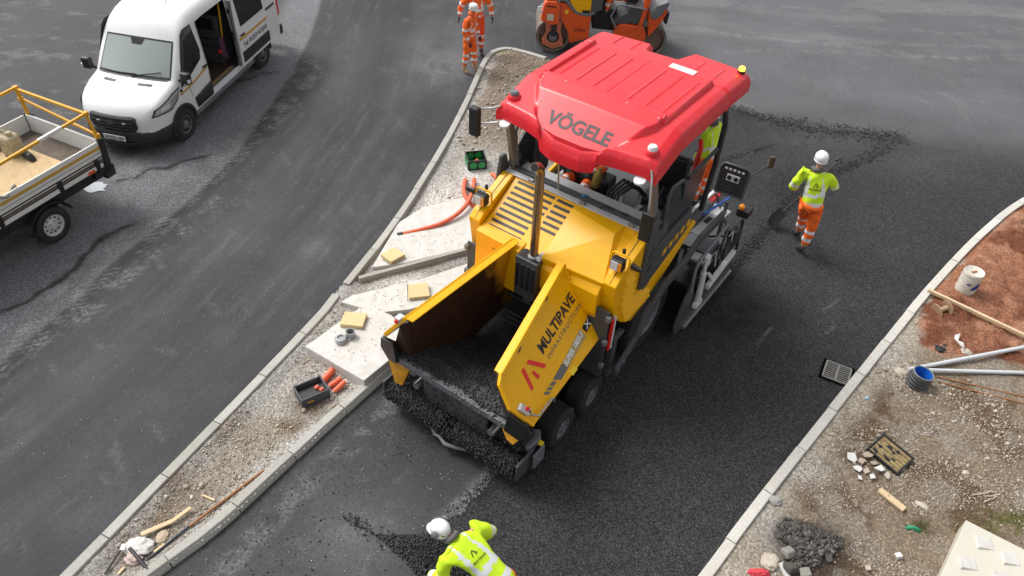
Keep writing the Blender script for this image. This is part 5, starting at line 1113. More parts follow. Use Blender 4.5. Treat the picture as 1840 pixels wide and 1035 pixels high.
# -- bending worker in lime at the bottom edge
b0 = V(-.05, 3.92, .012)
def rel(x, y, z): return V(x, y, z) - V(b0.x, b0.y, 0)
J = dict(pelvis=rel(.10, 3.86, .98), neck=rel(-.42, 4.09, 1.37), head=rel(-.56, 4.15, 1.40), shL=rel(-.50, 3.90, 1.31), shR=rel(-.24, 4.22, 1.33), elL=rel(-.50, 3.84, 1.02), wrL=rel(-.66, 3.98, .86), elR=rel(-.04, 4.34, 1.14), wrR=rel(-.22, 4.32, .92),
         hipL=rel(.06, 3.76, .95), hipR=rel(.14, 3.96, .95), knL=rel(-.06, 3.74, .52), anL=rel(.02, 3.66, .12), toL=rel(-.14, 3.72, .05), knR=rel(.02, 4.04, .52), anR=rel(.16, 4.02, .12), toR=rel(.0, 4.10, .05))
J['neck'] -= V(0, 0, .012); 
person('worker in lime jacket bending over fresh asphalt, white helmet with grey ear defenders', b0, J, LIM, ORV, BOOTB, GLV, .90, look=(-.75, .35, -.75), prints=True, ear=True)
# -- two workers in orange
def standing(s, face, arms=0, lean=0, stance=0):
    a = face; f = V(math.cos(a), math.sin(a), 0); r_ = V(math.sin(a), -math.cos(a), 0); u = V(0, 0, 1)
    def p(x, y, z): return (r_ * x + f * y + u * z) * s
    J = dict(pelvis=p(0, 0, .95), neck=p(0, .03 + lean, 1.50), head=p(0, .07 + lean * 1.4, 1.655), shL=p(-.19, .02 + lean, 1.42), shR=p(.19, .02 + lean, 1.42), elL=p(-.25, -.02 + lean, 1.14), elR=p(.25, -.02 + lean, 1.14), wrL=p(-.23, .10 + lean, .90), wrR=p(.23, .10 + lean, .90),
             hipL=p(-.10, 0, .91), hipR=p(.10, 0, .91), knL=p(-.11, .04 + stance, .50), knR=p(.11, .03 - stance, .50), anL=p(-.12, stance * 2, .12), anR=p(.12, -stance * 2, .12), toL=p(-.14, .16 + stance * 2, .045), toR=p(.14, .16 - stance * 2, .045))
    if arms: J['elL'] = p(-.33, -.06, 1.18); J['elR'] = p(.36, -.06, 1.18); J['wrL'] = p(-.36, .02, .94); J['wrR'] = p(.40, .02, .95)
    return J
person('worker in orange rain suit with white helmet and tan boots facing right', V(-1.27, 16.55, .006), standing(.90, R(-28), lean=.03, stance=.04), ORV, ORV, BOOTT, GLV, .90, look=(.8, -.45, -.25))
person('taller worker in orange suit and dark boots standing behind the tan booted worker', V(-1.18, 17.42, .006), standing(.98, R(-80), arms=1), ORV, REDO, BOOTB, GLV, .98, look=(.2, -1, 0))
# -- operator seated under the paver canopy, and one in lime behind it
def pvw(x, y, z): p = PV.matrix_basis @ V(x, y, z) if False else (Matrix.Translation(PV.location) @ Matrix.Rotation(R(-34), 4, 'Z')) @ V(x, y, z); return p
def seated(cx, cy, cz, f=-1):
    b = pvw(cx, cy, cz); rot = Matrix.Rotation(R(-34), 3, 'Z')
    def p(x, y, z): return rot @ V(-x, -y, z)
    return b, dict(pelvis=p(0, 0, .12), neck=p(0, .04, .66), head=p(0, .08, .82), shL=p(-.19, .03, .58), shR=p(.19, .03, .58), elL=p(-.24, .08, .32), elR=p(.24, .08, .32), wrL=p(-.16, .32, .30), wrR=p(.16, .32, .30),
                   hipL=p(-.10, .02, .10), hipR=p(.10, .02, .10), knL=p(-.16, .46, .16), knR=p(.16, .46, .16), anL=p(-.14, .52, -.26), anR=p(.14, .52, -.26), toL=p(-.14, .68, -.34), toR=p(.14, .68, -.34))
b, J = seated(-.34, 2.62, 2.14); person('operator in orange work wear seated beneath the red paver canopy', b, J, ORV, ORV, BOOTB, GLV, .95, look=tuple(Matrix.Rotation(R(-34), 3, 'Z') @ V(0, -1, -.1)))
b = pvw(.90, 3.66, 1.68); person('worker in lime jacket standing on the paver platform behind the rear post', b, standing(.88, R(140), lean=.02), LIM, ORV, BOOTB, GLV, .88, look=(-.6, .6, 0))
# ================================================================== VAN
VW = mat('white_car_paint', (.76, .77, .77), .25, var=.04, coat=.5, dirt=.12, dirtcol=(.45, .42, .38), nscale=1.3); VD = mat('dark_trim', (.022, .024, .028), .5, var=.15, dirt=.15, dirtcol=(.09, .085, .08)); VGL = mat('tinted_glass', (.012, .014, .014), .06, var=.1, spec=.6)
WSG = mat('windscreen_glass', (.30, .345, .33), .07, var=.10, spec=.9, nscale=1.2); OCH = mat('ochre_stripe', (.52, .31, .04), .45, var=.06); HLG = mat('headlamp_glass', (.33, .34, .35), .1, var=.5, spec=.9, nscale=14)  # windscreen: pale base colour stands in for reflected sky and light interior
INT = mat('dark_interior', (.02, .02, .02), .8, var=.2); WFL = mat('van_floor', (.05, .035, .025), .7, var=.3, dirt=.4); VGR = mat('cab_grey', (.07, .075, .085), .6, var=.15)
VAN = thing('van', 'white high roof panel van with its near side sliding door open', 'van', (-7.291, 13.289, 0), R(79 - 90)); VAN.scale = (.85, .85, .85)
def vT(y): return float(np.interp(y, [-1.04, -.98, -.90, -.72, -.40, -.10, -.04, .50, .62, .80, 1.05, 1.4, 5.0], [.84, .97, 1.06, 1.16, 1.27, 1.34, 1.37, 1.98, 2.13, 2.29, 2.41, 2.48, 2.48]))
def vW(y): return float(np.interp(y, [-1.04, -1.0, -.92, -.78, -.55, -.2, .2, 4.7, 4.95], [.66, .76, .86, .94, .99, 1.01, 1.02, 1.02, .97]))
def bow(x, y): return y + .20 * x * x * float(np.interp(y, [-.2, 1.2], [1, 0]))
def vhalf(y, z): return vW(y) * (1 - .085 * max(0, z - 1.15) / 1.1 - .02 * max(0, .7 - z))
def side_pt(y, z, off=0.0): x = vhalf(y, z); return (x + off, bow(x, y), z)
def vsec(y):
    T = vT(y); r = .13 if y < .5 else min(.13 + (y - .5) * .3, .26); r = min(r, (T - .34) * .4); W_ = vhalf(y, T - r); pts = []
    for z in np.linspace(.34, T - r, 9): pts.append((vhalf(y, z), z))
    for a in (18, 36, 54, 72, 90): a = R(a); pts.append((W_ - r * (1 - math.cos(a)), T - r + r * math.sin(a)))
    for f in (.75, .5, .25, 0): pts.append(((W_ - r) * f, T + .035 * (1 - f * f)))
    return [(x, bow(x, y), z) for x, z in pts]
ys = [-1.04, -1.0, -.95, -.88, -.78, -.62, -.40, -.18, -.06, 0, .12, .26, .40, .50, .58, .70, .85, 1.05, 1.28, 1.29, 1.6, 2.0, 2.4, 2.56, 2.57, 3.0, 3.6, 4.2, 4.7, 4.9, 4.95]
def van_body():
    m = MB(); secs = [vsec(y) for y in ys]; n = len(secs[0])
    for sgn in (1, -1):
        vs = [(x * sgn, y, z) for s_ in secs for x, y, z in s_]; fs = []
        for i in range(len(ys) - 1):
            for k in range(n - 1):
                if sgn > 0 and 1.285 <= ys[i] < 2.56 and 1 <= k < 8: continue
                fs.append((i * n + k, (i + 1) * n + k, (i + 1) * n + k + 1, i * n + k + 1))
        fs.append(tuple(range(n))); fs.append(tuple(range((len(ys) - 1) * n, len(ys) * n))); m.add(vs, fs)
    b = bmesh.new(); me = m.mesh('body', VW); b.from_mesh(me); bmesh.ops.remove_doubles(b, verts=b.verts, dist=.0008); bmesh.ops.recalc_face_normals(b, faces=b.faces); b.to_mesh(me); b.free(); me.shade_smooth(); me.set_sharp_from_angle(angle=R(42)); return link('body', me, VAN)
vb = van_body()
def side_patch(name, poly, m_, off=.004, th=.012, par=None, sgn=1, bev=0):
    """a flat-cut panel that follows the body side; poly in (y, z)"""
    b = bmesh.new(); vs = [b.verts.new((0, y, z)) for y, z in poly]; f = b.faces.new(vs); bmesh.ops.triangulate(b, faces=[f]); bmesh.ops.subdivide_edges(b, edges=b.edges[:], cuts=3, use_grid_fill=True)
    for v in b.verts: p = side_pt(v.co.y, v.co.z, off); v.co = (p[0] * sgn, p[1], p[2])
    me = bpy.data.meshes.new(name); b.to_mesh(me); b.free(); me.materials.append(m_); me.shade_smooth(); o = link(name, me, par or VAN); md = o.modifiers.new('t', 'SOLIDIFY'); md.thickness = th; md.offset = 0; return o
def top_pt(u, y, lift=.006):     # u in -1..1 across the bonnet/windscreen
    T = vT(y); W_ = vhalf(y, T - .13) - .13; x = W_ * u; return (x, bow(x, y) - lift * .7, T + .035 * (1 - u * u) + lift)
def top_patch(name, u0, u1, y0, y1, m_, lift=.006, taper=0.0, par=None, nu=16, nv=8):
    m = MB(); m.grid(lambda a, b_: top_pt((u0 + (u1 - u0) * a) * (1 - taper * b_), y0 + (y1 - y0) * b_, lift), nu, nv); return m.build(name, m_, par or VAN, smooth=50)
top_patch('windscreen_seal', -.985, .985, -.075, .525, VD, .004, .03); ws = top_patch('windscreen', -.95, .95, -.02, .497, WSG, .009, .03)
top_patch('scuttle', -.93, .93, -.11, -.045, VD, .006, 0, nv=3)
m = MB(); m.add([top_pt(-.20, .497, .013), top_pt(.20, .497, .013), top_pt(.13, .41, .013), top_pt(-.13, .41, .013)], [(0, 1, 2, 3)]); m.build('mirror_shade', VGL, ws)
for a, b_ in (((-.80, -.05), (.15, -.02)), ((.02, -.06), (.75, .04))): MB().tube([top_pt(a[0], a[1], .02), top_pt((a[0] + b_[0]) / 2, (a[1] + b_[1]) / 2, .03), top_pt(*b_, .025)], .012, 6).build('wiper', BLK, VAN)
for s in (1, -1):
    top_patch('bonnet_vent', s * .30, s * .66, -.30, -.22, VD, .006, 0, nu=6, nv=2)
    hl = side_patch('headlight', [(-.92, .93), (-.50, .90), (-.30, 1.00), (-.12, 1.20), (-.40, 1.16), (-.86, 1.03)], HLG, .010, .02, sgn=s); side_patch('lamp_surround', [(-.95, .90), (-.48, .87), (-.26, .98), (-.07, 1.23), (-.40, 1.19), (-.90, 1.05)], VD, .003, .012, sgn=s)
    side_patch('inner_lamp', [(-.80, .95), (-.58, .94), (-.50, 1.04), (-.76, 1.02)], LENS, .014, .02, par=hl, sgn=s)
    side_patch('front_side_window', [(.02, 1.19), (.24, 1.50), (.60, 2.12), (.72, 2.19), (1.03, 2.19), (1.13, 1.62), (1.06, 1.46), (.62, 1.33)], VGL, .005, .012, sgn=s)
    side_patch('window_seal', [(-.02, 1.15), (.20, 1.52), (.56, 2.14), (.70, 2.23), (1.07, 2.23), (1.17, 1.60), (1.09, 1.42), (.62, 1.29)], VD, .001, .010, sgn=s)
    side_patch('door_trim', [(.50, .47), (.44, .72), (1.27, .80), (1.27, .47)], VD, .014, .03, sgn=s)
    side_patch('stripe', [(-.10, 1.01), (.52, 1.04), (1.26, 1.14), (1.26, 1.19), (.52, 1.09), (-.13, 1.055)], OCH, .003, .004, sgn=s)
    side_patch('door_gap', [(1.262, .5), (1.262, 2.2), (1.272, 2.2), (1.272, .5)], VD, .002, .003, sgn=s)
    side_patch('door_gap', [(.36, .80), (.30, 1.1), (.02, 1.18), (.02, 1.19), (.31, 1.115), (.375, .80)], VD, .002, .003, sgn=s)
    hdl = MB().box((-.012, 1.08, 1.20), (.035, 1.24, 1.235)).build('door_handle', BLK, VAN, bevel=.01); hdl.location.x = s * (vhalf(1.1, 1.2) + .01); hdl.scale.x = s
    fc = MB().cyl((s * (vhalf(.1, 1.14)), .12, 1.12), (s * (vhalf(.1, 1.14) + .03), .12, 1.12), .03, n=14).build('filler_cap', BLK, VAN)
    # wheel arch, sill and wheels
    m = MB()
    for yc in (0, 3.75):
        for k in range(14):
            a0, a1 = R(-8 + k * 14), R(-8 + (k + 1) * 14); 
            m.prism([(s * 1.01, yc + math.cos(a0) * r_, .36 + math.sin(a0) * r_) for r_ in (.40, .47)] + [(s * 1.01, yc + math.cos(a1) * r_, .36 + math.sin(a1) * r_) for r_ in (.47, .40)], (s * .035, 0, 0))
    m.build('wheel_arch_trim', VD, VAN)
    MB().box((s * .90, .45, .30), (s * 1.03, 3.3, .42)).build('sill', VD if s < 0 else MGR, VAN, bevel=.02)
    for yc in (0, 3.75):
        MB().cyl((s * .86, yc, .36), (s * 1.018, yc, .36), .405, n=28).build('wheel_well', INT, VAN)
        wheel(VAN, s * 1.045, yc, .35, .35, .22, s, .205, STL if s < 0 else MGR, 'wheel', lugs=5, holes=12, knobbly=False)
    # mirrors
    q = link('door_mirror', None, VAN, (s * 1.20, .14, 1.30)); MB().box((-.11, -.06, .0), (.11, .08, .26)).build('mirror_housing', BLK, q, bevel=.04, seg=3); MB().bar((-s * .22, .05, .02), (-s * .05, .02, .06), .07, .06).build('mirror_arm', BLK, q, bevel=.01); MB().box((s * .07, -.065, .05), (s * .115, .02, .13)).build('mirror_indicator', LENS, q, bevel=.01)
# front: bumper, grille, badge, plate
def front_pt(x, z, off=0.0):
    y = -1.04 if z < .84 else float(np.interp(z, [.84, .97, 1.06, 1.16], [-1.04, -.98, -.90, -.72])); ax = abs(x); dx = max(0, ax - .60); return (x, bow(x, y) + dx * dx * 1.9 - off, z)
def front_patch(name, poly, m_, off, th=.02, par=None):
    b = bmesh.new(); f = b.faces.new([b.verts.new((x, 0, z)) for x, z in poly]); bmesh.ops.triangulate(b, faces=[f]); bmesh.ops.subdivide_edges(b, edges=b.edges[:], cuts=3, use_grid_fill=True)
    for v in b.verts: v.co = front_pt(v.co.x, v.co.z, off)
    me = bpy.data.meshes.new(name); b.to_mesh(me); b.free(); me.materials.append(m_); me.shade_smooth(); o = link(name, me, par or VAN); md = o.modifiers.new('t', 'SOLIDIFY'); md.thickness = th; md.offset = 0; return o
gri = front_patch('grille', [(-.50, .62), (-.56, .72), (-.54, .92), (-.46, .955), (.46, .955), (.54, .92), (.56, .72), (.50, .62)], VD, .012, .03)
for k in range(4): z = .665 + k * .078; MB().tube([front_pt(-.50 + abs(k - 1.5) * .01, z, .03)] + [front_pt(-.5 + i * .1, z, .03) for i in range(1, 10)] + [front_pt(.50 - abs(k - 1.5) * .01, z, .03)], .018, 6).build('grille_bar', BLK, gri, smooth=50)
for x in (-.30, .30): MB().box((x - .035, front_pt(x, .82, .055)[1], .81), (x + .035, front_pt(x, .82, .03)[1], .83)).build('marker_lamp', WHT, gri)
bd = MB().grid(lambda u, v: (.10 * math.cos(u * 6.283) * v, front_pt(0, .83, .055)[1], .835 + .042 * math.sin(u * 6.283) * v), 24, 2).build('oval_badge', STL, gri); MB().grid(lambda u, v: (.082 * math.cos(u * 6.283) * v, front_pt(0, .83, .058)[1], .835 + .030 * math.sin(u * 6.283) * v), 24, 2).build('badge_face', mat('badge_blue', (.02, .03, .07), .3), bd)
lettering('Ford', ALU, bd, (0, front_pt(0, .83, .062)[1], .835), (1, 0, 0), (0, 0, 1), .10, .036, shear=.2)
def bump_ring(z0, z1, off, m_, name):
    m = MB(); xs = np.linspace(-1, 1, 33); pts = []
    for t in xs:
        a = abs(t); sgn = 1 if t > 0 else -1
        if a < .62: x = t / .62 * .80; p = front_pt(x, .6); pts.append((x, p[1] - off))
        else: y = np.interp(a, [.62, .7, .8, 1.0], [-.86, -.72, -.58, -.42]); x = vhalf(y, .6) + off; pts.append((sgn * x, bow(x, y)))
    vs = []; 
    for z, o2 in ((z0, .05), (z0 + .06, 0), (z1 - .03, 0), (z1, .02)): vs += [(x * (1 - o2 * .6), y + o2, z) for x, y in pts]
    n = len(pts); m.add(vs, [(k * n + i, k * n + i + 1, (k + 1) * n + i + 1, (k + 1) * n + i) for k in range(3) for i in range(n - 1)]); o = m.build(name, m_, VAN, smooth=50); md = o.modifiers.new('t', 'SOLIDIFY'); md.thickness = .03; return o
bp = bump_ring(.22, .60, .035, VD, 'front_bumper'); 
yp = front_pt(0, .5, .075)[1]; npl = MB().box((-.26, yp, .40), (.26, yp + .02, .515)).build('number_plate', WHT, VAN, bevel=.003); lettering('WV22 VEF', PBLK, npl, (0, yp - .003, .457), (1, 0, 0), (0, 0, 1), .46, .075, bold=.02)
front_patch('lower_intake', [(-.42, .27), (-.46, .36), (.46, .36), (.42, .27)], BLK, .065, .01, bp)
for s in (-1, 1): front_patch('fog_recess', [(s * .62, .34), (s * .60, .42), (s * .84, .46), (s * .86, .38)], BLK, .052, .01, bp)
MB().box((-1.0, 4.93, .35), (1.0, 5.05, .62)).build('rear_bumper', VD, VAN, bevel=.03); MB().box((.88, 4.93, .9), (1.0, 4.97, 1.5)).build('tail_lamp', REDP, VAN, bevel=.01)
MB().tube([(.38, 1.15, 2.49), (.38, 1.35, 2.78)], .006, 5).build('aerial', BLK, VAN)
# interior seen through the open side
li = MB(); li.box((-.90, 1.30, .50), (-.86, 4.6, 2.25)).box((-.90, 4.56, .5), (.9, 4.6, 2.25)).box((-.88, 1.2, 2.24), (.80, 4.6, 2.27)).box((-.88, 1.22, .5), (.3, 1.26, 2.25)); li.build('load_lining', INT, VAN)
MB().box((-.90, 1.25, .48), (.97, 4.6, .52)).build('load_floor', WFL, VAN); MB().box((.80, 1.32, .525), (.90, 2.54, .535)).build('step_edge', mat('worn_wood', (.38, .25, .11), .7, var=.3, dirt=.5), VAN); MB().box((.93, 1.32, .50), (1.0, 2.54, .53)).build('door_step', ALU, VAN, bevel=.006)
cab_ = MB().box((.0, 2.58, .53), (.62, 3.1, 1.75)).build('storage_unit', VGR, VAN, bevel=.02)
for z in (.95, 1.15, 1.40): MB().box((.06, 2.57, z), (.56, 2.579, z + .02)).build('drawer_gap', BLK, cab_)
MB().box((.10, 2.565, 1.42), (.50, 2.578, 1.66)).build('unit_screen', BLK, cab_)
MB().tube([(.66, 2.62, 1.2), (.70, 2.60, 1.3), (.74, 2.62, 1.9), (.70, 2.70, 2.05)], .022, 8).build('yellow_grab_rail', YEL, VAN, smooth=50)
m = MB()
rr = random.Random(3)
for k in range(14): x = .62 + .12 * rr.random(); z0 = 1.25; m.tube([(x, 2.56, z0), (x + .05 * rr.random(), 2.50, .95), (x + .10 * rr.random(), 2.48 + .05 * rr.random(), .70 + .15 * rr.random())], .008, 4)
m.build('hanging_straps', mat('strap_purple', (.18, .06, .12), .8, var=.5), VAN); MB().lathe([(.01, -.05), (.06, -.02), (.05, .04), (.01, .05)], (.62, 2.5, .90), (0, 0, 1), 10).build('red_bundle', REDP, VAN)
# open sliding door, hanging outboard along the rear side
D_ = link('sliding_door', None, VAN, (0, 0, 0))
def dpt(y, z, off): return (1.115 - .08 * max(0, z - 1.15) / 1.1 + off, y, z)
dp = MB(); zz = [.52, .70, .95, 1.15, 1.5, 1.9, 2.28]
for o_, flip in ((0, 0), (-.07, 1)):
    vs = [dpt(y, z, o_) for z in zz for y in (2.62, 4.10)]; dp.add(vs, [(2 * i, 2 * i + 1, 2 * i + 3, 2 * i + 2) for i in range(len(zz) - 1)])
for y in (2.62, 4.10): dp.add([dpt(y, z, 0) for z in zz] + [dpt(y, z, -.07) for z in zz], [(i, i + 1, len(zz) + i + 1, len(zz) + i) for i in range(len(zz) - 1)])
dp.add([dpt(2.62, .52, 0), dpt(4.1, .52, 0), dpt(4.1, .52, -.07), dpt(2.62, .52, -.07)], [(0, 1, 2, 3)]).add([dpt(2.62, 2.28, 0), dpt(4.1, 2.28, 0), dpt(4.1, 2.28, -.07), dpt(2.62, 2.28, -.07)], [(0, 1, 2, 3)])
dd_ = dp.build('door_panel', VW, D_, bevel=.015)
def dquad(name, pts, m_, off=.006, th=.008): MB().prism([dpt(y, z, off) for y, z in pts], (-th, 0, 0)).build(name, m_, D_, bevel=.003)
dquad('door_window', [(2.84, 1.46), (2.80, 2.16), (3.98, 2.16), (4.00, 1.46)], VGL, .012, .02); dquad('stripe', [(2.66, 1.16), (4.08, 1.16), (4.08, 1.22), (2.66, 1.22)], OCH, .007, .01); dquad('door_trim', [(2.70, .60), (4.08, .60), (4.08, .86), (2.70, .86)], VD, .02, .03)
MB().box((1.12, 2.72, 1.26), (1.16, 2.90, 1.30)).build('door_handle', BLK, D_, bevel=.01); m = MB()
m.box((1.03, 2.55, .56), (1.09, 2.62, 2.2)); m.build('door_edge', MGR, D_, bevel=.01)
for z in (.75, 1.2, 1.35, 1.9): MB().box((1.0, 2.52, z), (1.06, 2.60, z + .10)).build('latch', BLK, D_, bevel=.01)
lettering('Tel: 01257 413333', PBLK, D_, (1.125, 3.40, 1.01), (0, 1, 0), (0, 0, 1), 1.22, .115, bold=.01)
MB().box((1.0, 2.57, 1.28), (1.03, 4.7, 1.33)).build('door_rail', VD, VAN, bevel=.004)

# ================================================================== DROPSIDE TRUCK
TRK = thing('truck', 'white dropside tipper truck bed with yellow ladder frame at its tail', 'truck', (-7.447 - .9135 * .06, 9.682 + .4067 * .06, 0), R(66 - 90)); TRK.scale = (.86, .86, .86)
WSD = mat('worn_white_panel', (.70, .70, .68), .45, var=.06, dirt=.15, dirtcol=(.30, .25, .18), nscale=3); YFR = mat('yellow_frame', (.72, .36, .012), .45, var=.1, dirt=.35, dirtcol=(.28, .12, .03), nscale=6); BEDF = mat('dirty_bed_floor', (.16, .13, .10), .9, var=.4, dirt=.6, nscale=6, bumpy=.5)
XO = .06; XI = XO - 2.0; YT = 1.62; YF = -3.6      # outer side, far side, tail, front
MB().box((XI, YF, 1.00), (XO, YT, 1.06)).build('bed_floor', BEDF, TRK)
MB().box((XI + .2, YF, .62), (XO - .12, YT - .1, .82)).build('chassis', BLK, TRK); MB().box((XI, YF, .86), (XO, YT, .995)).build('bed_frame', VD, TRK, bevel=.01)
sp = MB().box((XO - .035, YF, 1.07), (XO, YT - .05, 1.42)).build('side_board', WSD, TRK, bevel=.008); MB().box((XO, YF, 1.27), (XO + .006, YT - .05, 1.33)).build('stripe', OCH, sp); MB().box((XO, YF, 1.10), (XO + .008, YT - .05, 1.125)).build('board_groove', BLK, sp)
MB().box((XO, YF, 1.20), (XO + .004, YT - .05, 1.208)).build('board_groove', VD, sp)
ru = MB().box((XO - .03, YF, .90), (XO + .012, YT - .10, .985)).build('side_rail', WSD, TRK, bevel=.006)
for y in (-2.2, -.75, .5, 1.35): MB().box((XO - .02, y, .92), (XO + .035, y + .09, 1.12)).box((XO + .01, y + .02, .84), (XO + .05, y + .07, .95)).build('hinge', BLK, TRK, bevel=.006)
MB().box((XI, YF, 1.07), (XI + .035, YT - .05, 1.42)).build('side_board', WSD, TRK, bevel=.008); MB().box((XI, YT - .05, 1.07), (XO - .04, YT - .01, 1.44)).build('tail_board', WSD, TRK, bevel=.008)
for x in (XO - .04, XI - .02): MB().box((x, YT - .06, .86), (x + .07, YT + .06, 1.46)).build('corner_post', BLK, TRK, bevel=.008)
MB().box((XI + .1, YT + .0, 1.02), (XI + .22, YT + .03, 1.46)).build('rear_bracket', BLK, TRK, bevel=.008)
MB().box((XO - .02, 1.15, .90), (XO + .02, 1.30, .96)).build('side_marker', mat('red_orange_lens', (.7, .1, .02), .3), TRK); MB().box((XO - .35, 1.3, .70), (XO - .02, 1.75, .84)).box((XO - .1, 1.5, .62), (XO + .02, 1.72, .76)).build('tail_bracket', BLK, TRK, bevel=.01)
wheel(TRK, XO - .0, .16, .36, .36, .22, 1, .215, ALU, 'rear_wheel', lugs=5, holes=10, knobbly=False); wheel(TRK, XO - .28, .16, .36, .36, .22, 1, .2, ALU, 'rear_wheel', lugs=0, knobbly=False)
for y in (.16, -3.3): wheel(TRK, XI + .06, y, .36, .36, .22, -1, .2, ALU, 'far_wheel', lugs=5, knobbly=False)
m = MB()
for k in range(9): a0, a1 = R(15 + k * 17), R(15 + (k + 1) * 17); m.prism([(XO - .30, math.cos(a) * .45 + .16, .36 + math.sin(a) * r_ / .45 * .45) for a, r_ in ((a0, .45), (a1, .45))] + [(XO - .30, math.cos(a) * .48 + .16, .36 + math.sin(a) * .48) for a in (a1, a0)], (.32, 0, 0))
m.build('mudguard', BLK, TRK, smooth=40)
HF = link('ladder_frame', None, TRK)
def fb(a, b_, w=.05): MB().bar(a, b_, w).build('frame_bar', YFR, HF, bevel=.006)
xa, xb = XO - .02, XI + .10; fb((xa, YT, 1.40), (xa - .05, YT - .05, 2.0)); fb((xb, YT, 1.30), (xb, YT - .05, 2.02), .055); fb((xa - .05, YT - .05, 2.0), (xb, YT - .05, 2.0)); fb((xa - .03, YT - .01, 1.55), (xb, YT - .02, 1.78), .045); fb((xa - .05, YT - .06, 2.0), (xa - .02, YF + .8, 1.86)); fb((xb, YT - .06, 2.03), (xb, YF + .8, 1.9))
for p in ((xb, YT - .03, 1.78), (xa - .01, YT, 1.52), (xa - .05, YT - .05, 2.0), (xb, YT - .05, 2.02)): MB().box((p[0] - .045, p[1] - .045, p[2] - .04), (p[0] + .045, p[1] + .045, p[2] + .04)).build('clamp', YFR, HF, bevel=.01)
MB().bar((xa - .045, YT - .6, 1.992), (xa - .04, YT - 1.1, 1.978), .053, .053).build('warning_label', WHT, HF)
def trk(x, y, z): return (Matrix.Translation(TRK.location) @ Matrix.Rotation(R(-24), 4, 'Z') @ Matrix.Scale(.86, 4)) @ V(x, y, z)
PLY = mat('plywood', (.56, .40, .21), .75, var=.18, dirt=.35, dirtcol=(.16, .11, .07), nscale=4)
po = trk(-.98, -.1, 1.075); pw = MB().xy([(-.62, -.95), (.66, -1.0), (.60, .98), (-.58, 1.02)], 0, .018).build('plywood_sheet', PLY, None); pw.location = po; pw.rotation_euler = (0, 0, R(-22)); tag(pw, 'stained plywood sheet lying on the truck bed floor', 'plywood')
jo = thing('jerrycan', 'dirty cream plastic jerrycan lying on plywood in the truck bed', 'jerrycan', trk(-1.42, .82, 1.1), R(-20))
JM = mat('dirty_cream_plastic', (.50, .42, .27), .6, var=.15, dirt=.6, dirtcol=(.14, .10, .06), nscale=8)
MB().box((-.13, -.13, 0), (.15, .13, .36)).build('canister', JM, jo, bevel=.055, seg=4); MB().lathe([(.05, 0), (.05, .05), (.04, .06)], (.05, 0, .36), (0, 0, 1), 14).build('cap', JM, jo, smooth=40); MB().tube([(-.10, 0, .35), (-.09, 0, .41), (-.02, 0, .41), (-.0, 0, .36)], .014, 8).build('handle', JM, jo, smooth=50)
bk = MB().hexa([(0, 0, 0), (.30, .02, 0), (.28, .14, 0), (0, .14, 0), (.02, .02, .10), (.2, .04, .12), (.2, .12, .10), (.02, .12, .12)]).build('black_bag', BLK, None, bevel=.03); bk.location = trk(-1.20, .78, 1.1); bk.rotation_euler = (0, 0, R(-35)); tag(bk, 'crumpled black bag beside the cream jerrycan in the truck bed', 'bag')
bo = thing('sprayer_bottle', 'clear plastic sprayer bottle with a red collar standing in the truck bed', 'sprayer bottle', trk(-.42, -.40, 1.07), 0)
MB().lathe([(.085, 0), (.09, .02), (.09, .20), (.07, .24)], (0, 0, 0), (0, 0, 1), 18).build('bottle', mat('cloudy_plastic', (.55, .55, .53), .35, var=.15), bo, smooth=40); MB().lathe([(.085, .225), (.088, .24), (.088, .30), (.06, .34)], (0, 0, 0), (0, 0, 1), 18).build('collar', mat('red_plastic', (.62, .06, .05), .45), bo, smooth=40); MB().lathe([(.05, .34), (.05, .37), (.01, .38)], (0, 0, 0), (0, 0, 1), 14).tube([(-.03, 0, .38), (-.08, 0, .40), (-.10, .0, .36)], .012, 6).build('pump_head', BLK, bo, smooth=40)
rp = MB(); 
for k in range(26): a = k * .7; rp.tube([tuple(trk(XO - .02 + .05 * math.sin(a), -1.6 + k * .055, 1.42 + .05 * math.cos(a))), tuple(trk(XO - .02 + .05 * math.sin(a + .7), -1.6 + k * .055 + .055, 1.42 + .05 * math.cos(a + .7)))], .022, 6)
tag(rp.build('rope', mat('checked_rope', (.42, .40, .36), .8, var=.6, nscale=25, dirt=.6, dirtcol=(.02, .02, .02)), None, smooth=50), 'black and white twisted rope tied over the truck side board', 'rope')
nt_ = MB(); 
for k in range(30): a = rr.random() * 6.28; r2 = .28 * rr.random(); c = trk(-.42 + r2 * math.cos(a), -1.15 + r2 * 1.3 * math.sin(a), 1.1); nt_.tube([tuple(c + V(rr.uniform(-.2, .2), rr.uniform(-.2, .2), .05 + .22 * rr.random())) for _ in range(4)], .02, 5)
tag(nt_.build('cargo_net', BLK, None, smooth=50), 'tangled black cargo net heaped in the near side of the truck bed', 'cargo net')

